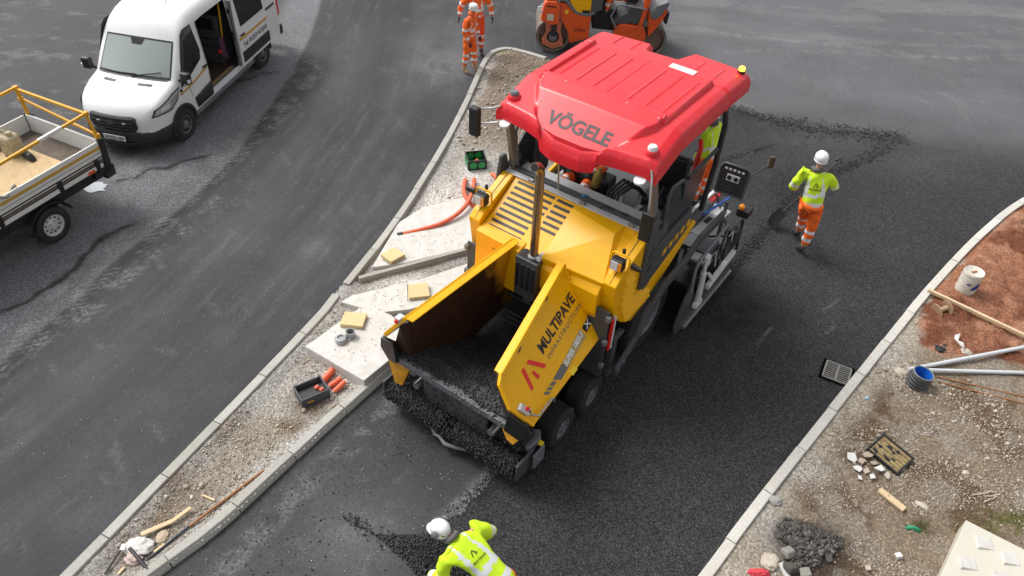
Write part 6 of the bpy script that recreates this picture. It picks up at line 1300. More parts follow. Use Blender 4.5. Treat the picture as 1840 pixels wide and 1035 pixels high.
# ================================================================== ROLLER
OR_ = mat('orange_paint', (.78, .095, .012), .4, var=.08, dirt=.3, dirtcol=(.20, .05, .02), nscale=4); DRM = mat('dusty_drum_steel', (.20, .17, .14), .55, .3, var=.25, dirt=.3, dirtcol=(.08, .06, .05), nscale=5); CGR = mat('cover_grey', (.075, .078, .082), .45, var=.1, dirt=.15, dirtcol=(.15, .14, .13))
RO = thing('road_roller', 'orange tandem vibratory roller with grey engine cover working behind the paver', 'road roller', (.60, 17.80, .006), R(1.5))
def rx(px): return (px - 993) / 75.0
def rz2(py): return (92 - py) / 68.0
for cx in (0.0, 2.28):
    dr = link('drum', None, RO, (cx, .04, .40)); MB().lathe([(.34, .02), (.385, .02), (.40, .0), (.40, 1.10), (.385, 1.08), (.34, 1.08)], (0, 0, 0), (0, 1, 0), 40, caps=False).build('drum_shell', DRM, dr, smooth=40); MB().cyl((0, .12, 0), (0, .98, 0), .345, n=36).build('drum_disc', mat('rusty_disc', (.20, .12, .09), .6, .2, var=.3), dr, smooth=40)
    if cx == 0:
        y = MB(); y.prism([(-.20, -.02, .36), (.18, -.02, .36), (.17, -.02, .12), (.24, -.02, -.10), (.26, -.02, -.24), (.0, -.02, -.33), (-.24, -.02, -.22), (-.26, -.02, -.10), (-.17, -.02, .06)], (0, .06, 0)); yo = y.build('drum_yoke', mat('faded_orange', (.62, .17, .09), .55, var=.15, dirt=.3), RO, bevel=.01); yo.location = (cx, .04, .40)
        MB().cyl((0, -.03, -.02), (0, -.015, -.02), .145, n=24).build('hub_recess', BLK, yo); MB().lathe([(.09, 0), (.09, .05), (.04, .07)], (0, -.03, -.02), (0, -1, 0), 14).build('hub_motor', MGR, yo, smooth=40); MB().box((-.06, -.10, .0), (.06, -.03, .32)).build('hose_guard', BLK, yo, bevel=.01)
        for k in range(7): a = R(200 + k * 24); MB().cyl((.21 * math.cos(a), -.025, -.08 + .17 * math.sin(a)), (.21 * math.cos(a), -.015, -.08 + .17 * math.sin(a)), .012, n=6).build('bolt', BLK, yo)
def plate(name, pts, m_, y0, y1, bev=.015, par=None): return MB().prism([(rx(x), y0, rz2(y)) for x, y in pts], (0, y1 - y0, 0)).build(name, m_, par or RO, bevel=bev)
yk = plate('front_yoke', [(969, 38), (973, 12), (977, 7), (995, 7), (1000, 14), (1001, 42), (990, 44)], OR_, -.10, .12, .02); plate('yoke_slot', [(977, 13), (994, 14), (993, 16), (978, 15)], BLK, -.104, -.09, 0, yk); plate('lamp', [(979, 26), (991, 26), (991, 36), (980, 36)], mat('cream_lens', (.55, .48, .36), .3), -.13, -.09, .006, yk)
plate('body_side', [(1000, 10), (1012, 12), (1028, 26), (1056, 30), (1056, 66), (1022, 76), (1020, 60), (1004, 36)], OR_, .0, 1.14, .02); plate('cover_lip', [(976, 6), (1010, 8), (1028, 26), (1048, 30), (1062, 26), (1062, 22), (1048, 26), (1030, 22), (1012, 4), (976, 2)], MGR, -.02, 1.16, .008)
ec = MB().hexa([(rx(974), .0, rz2(4)), (rx(1012), .0, rz2(6)), (rx(1012), 1.14, rz2(6)), (rx(974), 1.14, rz2(4)), (rx(978), .06, 1.62), (rx(1014), .06, 1.66), (rx(1014), 1.08, 1.66), (rx(978), 1.08, 1.62)]).build('engine_cover', CGR, RO, bevel=.03)
plate('engine_cover', [(1010, 4), (1028, 24), (1048, 28), (1061, 24), (1074, 18), (1074, -22), (1010, -22)], CGR, .0, 1.14, .02); pn = plate('yellow_panel', [(1016, -6), (1054, -4), (1054, 26), (1031, 24), (1018, 8)], YEL, -.006, .0, 0)
lettering('MULTIPAVE', PBLK, pn, (rx(1035), -.009, rz2(2)), (1, 0, 0), (0, 0, 1), .40, .055, bold=.02); plate('small_label', [(1040, 20), (1053, 20), (1053, 25), (1040, 25)], BLK, -.010, -.006, 0, pn)
lettering('P709', PBLK, RO, (rx(1039), -.004, rz2(53)), (1, 0, 0), (0, 0, 1), .24, .075, bold=.01)
plate('label', [(1011, 21), (1016, 21), (1016, 27), (1011, 27)], mat('yellow_sticker', (.85, .62, .02), .5), -.005, .0, 0); plate('articulation', [(1062, 30), (1100, 24), (1100, 60), (1062, 58)], BLK, .3, .8)
plate('rear_base', [(1100, 50), (1106, 42), (1116, 40), (1140, 42), (1144, 40), (1150, 44), (1156, 56), (1156, 66), (1100, 66)], OR_, .0, 1.1, .02); plate('seat_platform', [(1094, 42), (1104, 30), (1118, 22), (1122, 12), (1148, 16), (1144, 40), (1120, 40), (1104, 42)], CGR, .05, 1.1, .02)
plate('roll_bar', [(1140, 44), (1146, 44), (1154, 8), (1162, -26), (1152, -26), (1146, 8)], OR_, .0, .10, .01); plate('roll_bar', [(1140, 44), (1146, 44), (1154, 8), (1162, -26), (1152, -26), (1146, 8)], OR_, 1.0, 1.10, .01)
plate('rear_cover', [(1160, 58), (1156, 30), (1165, 12), (1180, 4), (1186, 6), (1187, 20), (1180, 36), (1162, 60)], OR_, .05, 1.1, .02); plate('rear_fender', [(1160, 28), (1158, 22), (1168, 8), (1186, 0), (1188, 6), (1176, 24), (1168, 30)], MGR, .0, 1.12, .02); plate('lamp_cluster', [(1186, 18), (1192, 20), (1190, 38), (1184, 36)], BLK, .05, .25)
MB().tube([(rx(1094), -.02, rz2(34)), (rx(1090), -.02, rz2(28)), (rx(1098), -.02, rz2(10)), (rx(1104), -.02, rz2(8)), (rx(1150), -.02, rz2(14))], .022, 8).build('grab_rail', MGR, RO, smooth=50); MB().tube([(rx(1092), -.02, rz2(32)), (rx(1102), -.02, rz2(46))], .022, 8).build('grab_rail', MGR, RO, smooth=50)
MB().tube([(rx(971), -.12, rz2(24)), (rx(963), -.14, rz2(20)), (rx(964), -.12, rz2(15)), (rx(971), -.1, rz2(16))], .02, 8).build('front_hoop', ALU, RO, smooth=50)
plate('steering_console', [(1076, 22), (1092, 24), (1092, -20), (1078, -20)], BLK, .3, .8, .03); plate('operator_seat', [(1112, 12), (1136, 14), (1144, -20), (1138, -22), (1130, 0), (1112, 2)], BLK, .3, .85, .03)
ro = (Matrix.Translation(RO.location) @ Matrix.Rotation(R(1.5), 4, 'Z')); b = ro @ V(rx(1118), .42, rz2(12) + .02); rot = Matrix.Rotation(R(1.5), 3, 'Z')
def p_(x, y, z): return rot @ V(-y, x, z)
person('roller driver in orange trousers seated on the orange roller, lime sleeve on the rail', b, dict(pelvis=p_(0, 0, .10), neck=p_(0, .06, .64), head=p_(0, .10, .80), shL=p_(-.19, .03, .56), shR=p_(.19, .03, .56), elL=p_(-.26, .14, .34), elR=p_(.26, .10, .34), wrL=p_(-.26, .34, .30), wrR=p_(.2, .36, .30), hipL=p_(-.10, .02, .08), hipR=p_(.10, .02, .08), knL=p_(-.16, .42, .10), knR=p_(.16, .42, .12), anL=p_(-.14, .46, -.28), anR=p_(.14, .46, -.26), toL=p_(-.14, .6, -.34), toR=p_(.14, .6, -.32)), LIM, ORV, BOOTB, GLV, .9, look=tuple(p_(0, 1, 0)))
# ================================================================== SITE CLUTTER
SLAB = mat('cast_concrete', (.62, .60, .56), .85, var=.08, dirt=.4, dirtcol=(.36, .32, .26), bumpy=.15, bscale=60, nscale=3); SLAB2 = mat('cast_concrete_side', (.46, .43, .38), .9, var=.15, bumpy=.3)
YPV = mat('buff_paving', (.66, .52, .27), .8, var=.08, dirt=.15, dirtcol=(.4, .3, .15), nscale=8); TIMB = mat('pale_timber', (.62, .47, .29), .75, var=.15, dirt=.15, nscale=8); DUCT = mat('orange_duct', (.80, .13, .05), .5, var=.12, dirt=.25, dirtcol=(.5, .35, .28), nscale=9)
def flatpoly(px, z0, z1): return [(x, y, z0) for x, y in [G(a, b, z1) for a, b in px]], (0, 0, z1 - z0)
def slab(name, px, z0, z1, m_, bev=.008, origin=None, **k):
    p, v = flatpoly(px, z0, z1); c = Vector(p[0]); c.z = 0; o = MB().prism([Vector(q) - c for q in p], v).build(name, m_, None, bevel=bev); o.location = c; return o
o = slab('concrete_slab', [(548, 622), (655, 546), (704, 566), (722, 588), (760, 598), (654, 684)], -.05, .22, SLAB, .012); tag(o, 'large white cast concrete slab with a grey pipe fitting on it, nearest on the island', 'concrete slab')
o = slab('concrete_slab', [(612, 542), (634, 530), (760, 500), (850, 470), (858, 520), (735, 556), (678, 562)], -.05, .12, SLAB, .01); tag(o, 'long white concrete slab under the buff paving block with the steel pin', 'concrete slab')
o = slab('concrete_slab', [(668, 480), (715, 400), (760, 372), (850, 350), (860, 440), (720, 474)], -.05, .10, SLAB, .012); tag(o, 'white concrete haunch slab beneath the furthest buff paving block', 'concrete slab')
# a loose kerb edging between the slabs
a, b_ = GV(645, 500, .12), GV(850, 445, .12); o = MB().bar(V(0, 0, 0), b_ - a, .07, .16).build('edging_kerb', MK1, None, bevel=.006); o.location = a - V(0, 0, .06); tag(o, 'grey edging kerb laid across the island between two white slabs', 'edging kerb')
def paver(px, py, z, rz, sx, sy, label, tilt=(0, 0)):
    c = GV(px, py, z); o = MB().box((-sx / 2, -sy / 2, 0), (sx / 2, sy / 2, .06)).build('paving_block', YPV, None, bevel=.004); o.location = c; o.rotation_euler = (tilt[0], tilt[1], R(rz)); tag(o, label, 'paving block', 'buff paving blocks on the island')
    m = MB()
    for i in range(5):
        for j in range(5): m.cyl((-sx * .4 + sx * .2 * i, -sy * .4 + sy * .2 * j, .058), (-sx * .4 + sx * .2 * i, -sy * .4 + sy * .2 * j, .063), .009, n=8)
    if 'pitted' in label:
        t = m.build('blister', YPV, o); stuff(t)
    return o
paver(706, 462, .12, 50, .30, .26, 'smooth buff paving block furthest up the island near the orange duct', (0, R(4))); paver(752, 526, .13, 15, .32, .28, 'buff paving block standing beside a thin steel pin', (R(5), 0)); paver(636, 578, .224, -4, .33, .27, 'pitted buff paving block on the large white slab')
o = MB().cyl((0, 0, 0), (.01, .0, .34), .006, n=6).build('steel_pin', DGR, None); o.location = GV(733, 541, .12); tag(o, 'thin steel pin standing upright beside a buff paving block', 'steel pin')
pf = thing('pipe_fitting', 'grey plastic pipe fitting with two round openings lying on the white slab', 'pipe fitting', GV(620, 610, .224), R(35)); GPL = mat('grey_plastic', (.34, .35, .36), .45, var=.1)
MB().lathe([(.085, 0), (.09, .03), (.075, .05), (.075, .07), (.05, .075), (.045, .04)], (-.06, 0, 0), (0, 0, 1), 22, caps=False).build('cover', GPL, pf, smooth=40); MB().cyl((-.06, 0, .02), (-.06, 0, .055), .05, n=20).build('disc', GPL, pf, smooth=40)
MB().lathe([(.07, 0), (.07, .10), (.058, .10), (.058, .0)], (.09, .02, 0), (.1, 0, 1), 20, caps=False).build('socket', GPL, pf, smooth=40); MB().cyl((.09, .02, .01), (.09, .02, .02), .058, n=18).build('dark_bore', BLK, pf); MB().box((-.12, -.06, 0), (.10, .06, .02)).build('base', GPL, pf, bevel=.01)
# orange ducts
def duct(pts, r, label, m_=DUCT, ribs=True, capend=False):
    P = smooth_pl3([V(*p) for p in pts], 3); n = 0; m = MB(); q = [P[0]]; acc = 0
    dense = []
    for a, b in zip(P[:-1], P[1:]):
        k = max(1, int((b - a).length / .008)); dense += [a.lerp(b, i / k) for i in range(k)]
    dense.append(P[-1]); rs = [r * (1 + (.07 if (i // 2) % 2 else -.04)) if ribs else r for i in range(len(dense))]
    c = V(dense[0].x, dense[0].y, 0); m.tube([p - c for p in dense], rs, 10); o = m.build('duct', m_, None, smooth=70); o.location = c; tag(o, label, 'duct'); 
    if capend: d = (dense[0] - dense[6]).normalized(); MB().cyl(dense[0] - c - d * .02, dense[0] - c + d * .08, r * 1.25, n=14).build('dark_end', DGR, o, smooth=40)
    return o
def smooth_pl3(pl, it):
    for _ in range(it):
        q = [pl[0]]
        for a, b in zip(pl[:-1], pl[1:]): q += [a.lerp(b, .25), a.lerp(b, .75)]
        q.append(pl[-1]); pl = q
    return pl
def gp3(px, py, z): return tuple(GV(px, py, z))
duct([gp3(722, 421, .08), gp3(760, 412, .10), (gp3(800, 400, .14)), gp3(836, 374, .20), gp3(850, 345, .22), gp3(852, 322, .10)], .036, 'long orange ribbed duct curving over the island with a dark end', capend=True)
duct([gp3(858, 378, .04), gp3(842, 362, .18), gp3(832, 345, .22), gp3(836, 322, .08)], .036, 'short orange ribbed duct crossing the longer one beside the green box')
duct([gp3(905, 330, .05), gp3(896, 322, .12), gp3(884, 312, .06)], .036, 'orange ribbed duct stub rising from the ground close to the paver')
for px, py, qx, qy, r_, lb in ((580, 685, 598, 664, .05, 'thick orange pipe stub beside the black chamber box'), (592, 694, 612, 680, .035, 'middle thin orange pipe stub beside the black chamber box'), (600, 704, 620, 686, .035, 'orange pipe stub closest to the road kerb beside the chamber box')):
    duct([gp3(px, py, .06), gp3((px + qx) / 2, (py + qy) / 2, .09), gp3(qx, qy, .10)], r_, lb, ribs=False)
# black chamber box
cb_ = thing('chamber_box', 'black rectangular drainage chamber box set in the island dirt', 'chamber box', GV(562, 712, .02) - V(0, 0, .01), R(36))
w_, l_, h_, t_ = .40, .30, .18, .022; m = MB(); m.box((-w_ / 2, -l_ / 2, 0), (w_ / 2, -l_ / 2 + t_, h_)).box((-w_ / 2, l_ / 2 - t_, 0), (w_ / 2, l_ / 2, h_)).box((-w_ / 2, -l_ / 2 + t_, 0), (-w_ / 2 + t_, l_ / 2 - t_, h_)).box((w_ / 2 - t_, -l_ / 2 + t_, 0), (w_ / 2, l_ / 2 - t_, h_)); m.build('walls', VGR, cb_, bevel=.006); MB().box((-w_ / 2 + t_, -l_ / 2 + t_, 0), (w_ / 2 - t_, l_ / 2 - t_, .10)).build('base', PBLK, cb_)
m = MB(); 
for i in range(12): m.box((-w_ / 2 + .03 + i * .03, -l_ / 2 + .004, h_ + .001), (-w_ / 2 + .045 + i * .03, -l_ / 2 + .018, h_ + .006)); m.box((-w_ / 2 + .03 + i * .03, l_ / 2 - .018, h_ + .001), (-w_ / 2 + .045 + i * .03, l_ / 2 - .004, h_ + .006))
stuff(m.build('rim_studs', DGR, cb_)); MB().box((-.12, -l_ / 2 - .003, .09), (-.04, -l_ / 2, .11)).build('yellow_tag', YEL, cb_)
for x, y in ((.06, .02), (.10, -.05)): MB().cyl((x, y, .11), (x + .05, y + .01, .125), .030, n=14).build('pipe_end', DUCT, cb_, smooth=40)
# green box
gb = thing('green_box', 'black and green plastic junction box with round knockouts standing on the island', 'junction box', GV(855, 296, .05), R(15)); GRN = mat('green_plastic', (.02, .32, .08), .45, var=.15); w_, l_, h_, t_ = .36, .36, .20, .02
m = MB(); m.box((-w_ / 2, -l_ / 2, 0), (w_ / 2, -l_ / 2 + t_, h_)).box((-w_ / 2, l_ / 2 - t_, 0), (w_ / 2, l_ / 2, h_)).box((-w_ / 2, -l_ / 2 + t_, 0), (-w_ / 2 + t_, l_ / 2 - t_, h_)).box((w_ / 2 - t_, -l_ / 2 + t_, 0), (w_ / 2, l_ / 2 - t_, h_)); m.build('walls', BLK, gb, bevel=.004)
for s in (-1, 1):
    for x in (-.08, .08):
        MB().cyl((x, -l_ / 2 * s, .10), (x, -(l_ / 2 + .008) * s, .10), .068, n=20).build('knockout', GRN, gb); MB().cyl((x, (l_ / 2 - t_) * s, .10), (x, (l_ / 2 - t_ - .008) * s, .10), .068, n=20).build('knockout', GRN, gb); MB().cyl(((w_ / 2) * s, x, .10), ((w_ / 2 + .008) * s, x, .10), .068, n=20).build('knockout', GRN, gb)
MB().box((-w_ / 2 + t_, -l_ / 2 + t_, 0), (w_ / 2 - t_, l_ / 2 - t_, .015)).build('base', GRN, gb); MB().tube([(-.06, .02, .03), (.02, .0, .12), (.09, -.03, .05)], .018, 8).build('orange_plug', DUCT, gb, smooth=50)
# sticks, rags and the digging bar on the island
def stick(p, q, r_, name, label, cat, m_, n=7, kink=.006):
    a, b = V(*p), V(*q); c = V(a.x, a.y, 0); pts = [a.lerp(b, i / 6) - c + V(rr.uniform(-kink, kink), rr.uniform(-kink, kink), rr.uniform(-kink, kink) * .5) for i in range(7)]; o = MB().tube(pts, r_, n).build(name, m_, None, smooth=60); o.location = c; tag(o, label, cat); return o
RUSTW = mat('brown_handle', (.30, .13, .05), .7, var=.25)
dg = thing('digging_tool', 'long tool with a brown wooden handle and dark steel shaft lying on the island', 'digging tool', gp3(372, 925, .06), 0); c_ = V(*gp3(372, 925, .06))
MB().tube([V(*gp3(473, 846, .09)) - c_, V(*gp3(340, 946, .08)) - c_], .017, 8).build('handle', RUSTW, dg, smooth=50); MB().tube([V(*gp3(341, 945, .08)) - c_, V(*gp3(262, 1008, .07)) - c_], .014, 8).build('shaft', mat('dark_blue_steel', (.02, .03, .05), .5), dg, smooth=50)
br_ = thing('broom', 'black handled brush with bristles lying across the white rag on the island', 'broom', gp3(228, 990, .06), 0); c_ = V(*gp3(228, 990, .06))
MB().tube([V(*gp3(233, 985, .12)) - c_, V(*gp3(266, 1024, .10)) - c_], .020, 8).build('bristle_bar', BLK, br_, smooth=50); MB().tube([V(*gp3(222, 980, .10)) - c_, V(*gp3(188, 1032, .07)) - c_], .012, 8).build('handle', BLK, br_, smooth=50); MB().box(V(*gp3(222, 984, .09)) - c_ - V(.03, .04, .02), V(*gp3(222, 984, .09)) - c_ + V(.03, .04, .02)).build('clamp', WHT, br_, bevel=.01)
MB().tube([V(*gp3(222, 975, .06)) - c_, V(*gp3(210, 968, .08)) - c_, V(*gp3(198, 982, .06)) - c_, V(*gp3(184, 984, .05)) - c_, V(*gp3(181, 973, .05)) - c_], .006, 6).build('wire', BLK, br_, smooth=50)
def board(px, w, z0, th, name, label, cat, m_, c3=None):
    P = [V(*gp3(x, y, z0)) for x, y in px]; c = V(P[0].x, P[0].y, 0); m = MB()
    for a, b in zip(P[:-1], P[1:]): m.bar(a - c, b - c, w, th)
    o = m.build(name, m_, None, bevel=.003); o.location = c; tag(o, label, cat); return o
board([(254, 960), (310, 936)], .055, .09, .02, 'timber_strip', 'pale broken timber strip lying beside the brown tool handle', 'timber', TIMB); board([(309, 937), (343, 912)], .045, .10, .02, 'timber_strip', 'splintered end of pale timber pointing up the island', 'timber', TIMB)
board([(363, 889), (386, 899)], .025, .06, .012, 'wood_splinter', 'small pale wood splinter in brown dirt beside the long handle', 'wood', TIMB); board([(277, 992), (296, 978)], .03, .06, .02, 'wood_splinter', 'tan wood splinter beside the white rag', 'wood', YPV); board([(212, 1032), (224, 1019)], .03, .06, .02, 'wood_splinter', 'tan wood piece at the bottom edge of the island', 'wood', TIMB)
def blob(name, px, py, z, sx, sy, sz, m_, label, cat, seed=1, amp=.35, rz=0.0):
    b = bmesh.new(); bmesh.ops.create_icosphere(b, subdivisions=4, radius=1); co = np.array([v.co for v in b.verts]); d = fbm(co[:, 0] * 1.0 + seed * 7, co[:, 1] + co[:, 2] * 1.7, 1.9, 4, seed) - .5 + .5 * (fbm(co[:, 0] - seed, co[:, 1] - co[:, 2] * .8, 5, 3, seed + 4) - .5)
    for v, k in zip(b.verts, d): v.co = v.co * (1 + k * amp * 2); v.co = (v.co.x * sx, v.co.y * sy, max(v.co.z, -.25) * sz)
    me = bpy.data.meshes.new(name); b.to_mesh(me); b.free(); me.materials.append(m_); me.shade_smooth(); o = link(name, me); o.location = gp3(px, py, z); o.rotation_euler = (0, 0, R(rz)); tag(o, label, cat); return o
RAG = mat('white_cloth', (.62, .60, .57), .85, var=.08, dirt=.25, dirtcol=(.4, .33, .28), bumpy=.4, bscale=30)
blob('rag', 250, 982, .06, .16, .12, .07, RAG, 'crumpled white rag under the black brush on the island', 'rag', 3); blob('rag', 240, 1004, .06, .10, .07, .06, mat('pink_cloth', (.55, .42, .38), .85), 'pinkish crumpled rag beside the white rag', 'rag', 5); blob('stone', 292, 964, .05, .07, .09, .03, mat('beige_stone', (.45, .36, .26), .9, var=.2), 'flat beige stone beside the crumpled rag', 'stone', 8, .2)
# --- right verge
bkM = mat('dirty_white_bucket', (.66, .63, .56), .5, var=.08, dirt=.4, dirtcol=(.30, .22, .12), nscale=7); bp_ = GV(1729, 527, .05); bu = thing('bucket', 'dirty white plastic drum with a lid and blue print standing on red sand', 'bucket', bp_, R(20))
MB().lathe([(.125, 0), (.15, .03), (.155, .10), (.150, .12), (.158, .26), (.150, .30)], (0, 0, 0), (0, 0, 1), 30).build('drum_body', bkM, bu, smooth=40); bu.scale = (1, 1, 1.42); lid = MB().lathe([(.155, .30), (.16, .315), (.15, .335), (.135, .325), (.001, .322)], (0, 0, 0), (0, 0, 1), 30).build('lid', bkM, bu, smooth=40); MB().box((-.05, -.015, .325), (.05, .015, .332)).box((-.05, -.03, .322), (-.03, .03, .328)).build('lid_handle', RUSTW, lid)
def onbucket(name, a0, a1, f0, f1, m_):
    m = MB(); m.grid(lambda u, v: (.1595 * math.cos(R(a0 + (a1 - a0) * u)), .1595 * math.sin(R(a0 + (a1 - a0) * u)), f0(u) + (f1(u) - f0(u)) * v), 10, 3); m.build(name, m_, bu, smooth=50)
BLUP = mat('blue_print', (.02, .04, .25), .5); onbucket('blue_swirl', -115, -60, lambda u: .13 + .04 * u, lambda u: .17 + .05 * math.sin(u * 3.14) + .02 * u, BLUP); onbucket('blue_swirl', -100, -52, lambda u: .20 + .0 * u, lambda u: .205 + .03 * math.sin(u * 3.14), BLUP); onbucket('blue_swirl', -150, -128, lambda u: .20, lambda u: .215 + .01 * u, BLUP)
cs = thing('cable_spool', 'small empty wooden cable spool lying on its side on red sand', 'cable spool', GV(1693, 556, .15), R(8)); SPW = mat('spool_wood', (.42, .28, .17), .75, var=.2, dirt=.2)
for s in (-1, 1): MB().cyl((s * .085, 0, 0), (s * .10, 0, 0), .125, n=22).build('flange', SPW, cs, bevel=.003, smooth=40)
MB().cyl((-.085, 0, 0), (.085, 0, 0), .04, n=14).build('core', SPW, cs, smooth=40); cs.rotation_euler = (0, R(-12), R(18))
a, b = V(*gp3(1668, 521, .135)), V(*gp3(1860, 612, .20)); c = V(a.x, a.y, 0); o = MB().bar(a - c, b - c, .05, .05).build('timber_batten', TIMB, None, bevel=.003); o.location = c; tag(o, 'long pale timber batten resting on the kerb and running over red sand', 'timber')
PIP = mat('white_pipe', (.58, .60, .62), .35, var=.08, dirt=.15, dirtcol=(.4, .35, .3))
def pipe(p, q, r_, name, label, cat, m_=PIP):
    a, b = V(*p), V(*q); c = V(a.x, a.y, 0); o = MB().tube([a - c, b - c], r_, 14).build(name, m_, None, smooth=50); o.location = c; tag(o, label, cat); return o
pipe(gp3(1632, 664, .10), gp3(1860, 620, .16), .03, 'pipe', 'upper white plastic pipe slanting over the red sand', 'pipe'); pipe(gp3(1668, 665, .12), gp3(1880, 671, .09), .028, 'pipe', 'lower white plastic pipe lying level from the blue lined tube', 'pipe')
pipe(gp3(1680, 676, .07), gp3(1880, 722, .07), .010, 'steel_rod', 'upper of two rusty steel rods on the dirt verge', 'steel rod', RUSTW); pipe(gp3(1686, 686, .07), gp3(1880, 735, .07), .010, 'steel_rod', 'lower of two rusty steel rods on the dirt verge', 'steel rod', RUSTW)
tw = thing('twinwall_pipe', 'short black ribbed drain pipe with a blue inside standing beside the kerb', 'drain pipe', GV(1645, 690, .05), 0); prof = []
for k in range(8): prof += [(.135 if k % 2 else .148, .01 + k * .028), (.135 if k % 2 else .148, .03 + k * .028)]
prof += [(.145, .24), (.125, .24)]; q_ = MB().lathe(prof, (0, 0, 0), (.12, .0, 1), 28, caps=False).build('ribbed_wall', DGR, tw, smooth=25); BLI = mat('blue_plastic', (.01, .13, .55), .35, var=.1); MB().lathe([(.124, .0), (.124, .238)], (0, 0, 0), (.12, 0, 1), 28, caps=False).build('blue_liner', BLI, tw, smooth=50); MB().lathe([(.124, .235), (.14, .243), (.146, .238)], (0, 0, 0), (.12, 0, 1), 28, caps=False).build('rim', GPL, tw, smooth=50)
gt = thing('drain_grate', 'dark slotted iron drain grate set in the fresh asphalt beside the kerb', 'drain grate', GV(1503, 672, .0), R(-26)); IRON = mat('cast_iron', (.24, .23, .215), .6, .1, var=.25, dirt=.3); w_, l_ = .35, .34
m = MB(); m.box((-w_ / 2 - .05, -l_ / 2 - .05, .012), (w_ / 2 + .05, l_ / 2 + .05, .0185)); m.build('pit', mat('pit_black', (.004, .004, .004), .95, spec=.05), gt)
for s in (-1, 1): MB().box((-w_ / 2, s * l_ / 2 - .012, .0215), (w_ / 2, s * l_ / 2 + .012, .042)).build('frame_bar', IRON, gt, bevel=.003); MB().box((s * w_ / 2 - .012, -l_ / 2, .0215), (s * w_ / 2 + .012, l_ / 2, .0415)).build('frame_bar', IRON, gt, bevel=.003)
for k in range(7): y = -l_ / 2 + .043 + k * .0425; MB().box((-w_ / 2 + .013, y - .008, .0215), (w_ / 2 - .013, y + .008, .039)).build('grate_bar', IRON, gt, bevel=.002)
MB().box((-.012, -l_ / 2 + .013, .0215), (.012, l_ / 2 - .013, .0405)).build('cross_bar', IRON, gt, bevel=.002)
for px, py in ((1480, 656), (1536, 684)): pass
blob('asphalt_lump', 1694, 626, .06, .13, .10, .05, LOAD, 'black lump of asphalt dropped on the dirt beside the white rag', 'asphalt lump', 11, .5, 20)
wr_ = MB(); P = [V(*gp3(x, y, z)) for x, y, z in ((1712, 604, .10), (1726, 600, .16), (1722, 612, .13), (1732, 616, .15), (1734, 630, .12), (1726, 622, .09), (1716, 610, .12))]; c = V(P[0].x, P[0].y, 0)
wr_.add([p - c for p in P], [(0, 1, 2, 6), (2, 3, 4, 5), (2, 5, 6)]); o = wr_.build('white_rag', RAG, None, smooth=60); md = o.modifiers.new('t', 'SOLIDIFY'); md.thickness = .012; o.location = c; tag(o, 'twisted white rag on the sand next to the asphalt lump', 'rag')
STN = mat('pale_stone', (.50, .44, .36), .9, var=.15, dirt=.2)
blob('stone', 1735, 634, .06, .10, .07, .05, STN, 'pale stone beneath the twisted white rag', 'stone', 13, .2); blob('stone', 1618, 668, .05, .10, .08, .03, STN, 'flat pale stone touching the end of the white pipe', 'stone', 14, .2); blob('stone', 1393, 900, .07, .085, .07, .06, mat('grey_stone', (.34, .33, .31), .9, var=.2), 'round grey stone leaning on the right kerb', 'stone', 15, .2)
blob('stone', 1656, 908, .06, .085, .045, .03, STN, 'smooth oval pale stone right of the wood offcut', 'stone', 16, .1, -35); blob('stone', 1384, 1010, .07, .11, .12, .08, STN, 'largest pale boulder beside the dark rubble near the bottom', 'stone', 17, .3); blob('stone', 1735, 850, .05, .05, .04, .03, STN, 'small round pale stone above the wood offcut to the right', 'stone', 18, .1)
# charred pallet lid crate
cr = thing('charred_crate', 'burnt wooden slatted crate lid with black frame lying on the gravel', 'crate', GV(1598, 818, .09), R(-50)); CHW = mat('charred_wood', (.46, .34, .15), .8, var=.3, dirt=.85, dirtcol=(.02, .016, .012), nscale=14)
for k in range(6): y = -.135 + k * .054; MB().box((-.21, y - .024, .02), (.21, y + .022, .034 + .004 * (k % 2))).build('slat', CHW, cr, bevel=.002)
for s in (-1, 1): MB().box((-.235, s * .17 - .012, .0), (.235, s * .17 + .012, .055)).build('frame_edge', BLK, cr, bevel=.003); MB().box((s * .225 - .012, -.158, .0), (s * .225 + .012, .158, .05)).build('frame_edge', BLK, cr, bevel=.003)
for k in range(9):
    cx_, cy_ = rr.uniform(-.17, .17), rr.uniform(-.12, .10); MB().xy([(cx_ + rr.uniform(.015, .05) * math.cos(i * .9) , cy_ + rr.uniform(.012, .04) * math.sin(i * .9)) for i in range(7)], .0385, .0425).build('tar_patch', BLK, cr)
cr.rotation_euler = (R(8), R(4), R(-50))
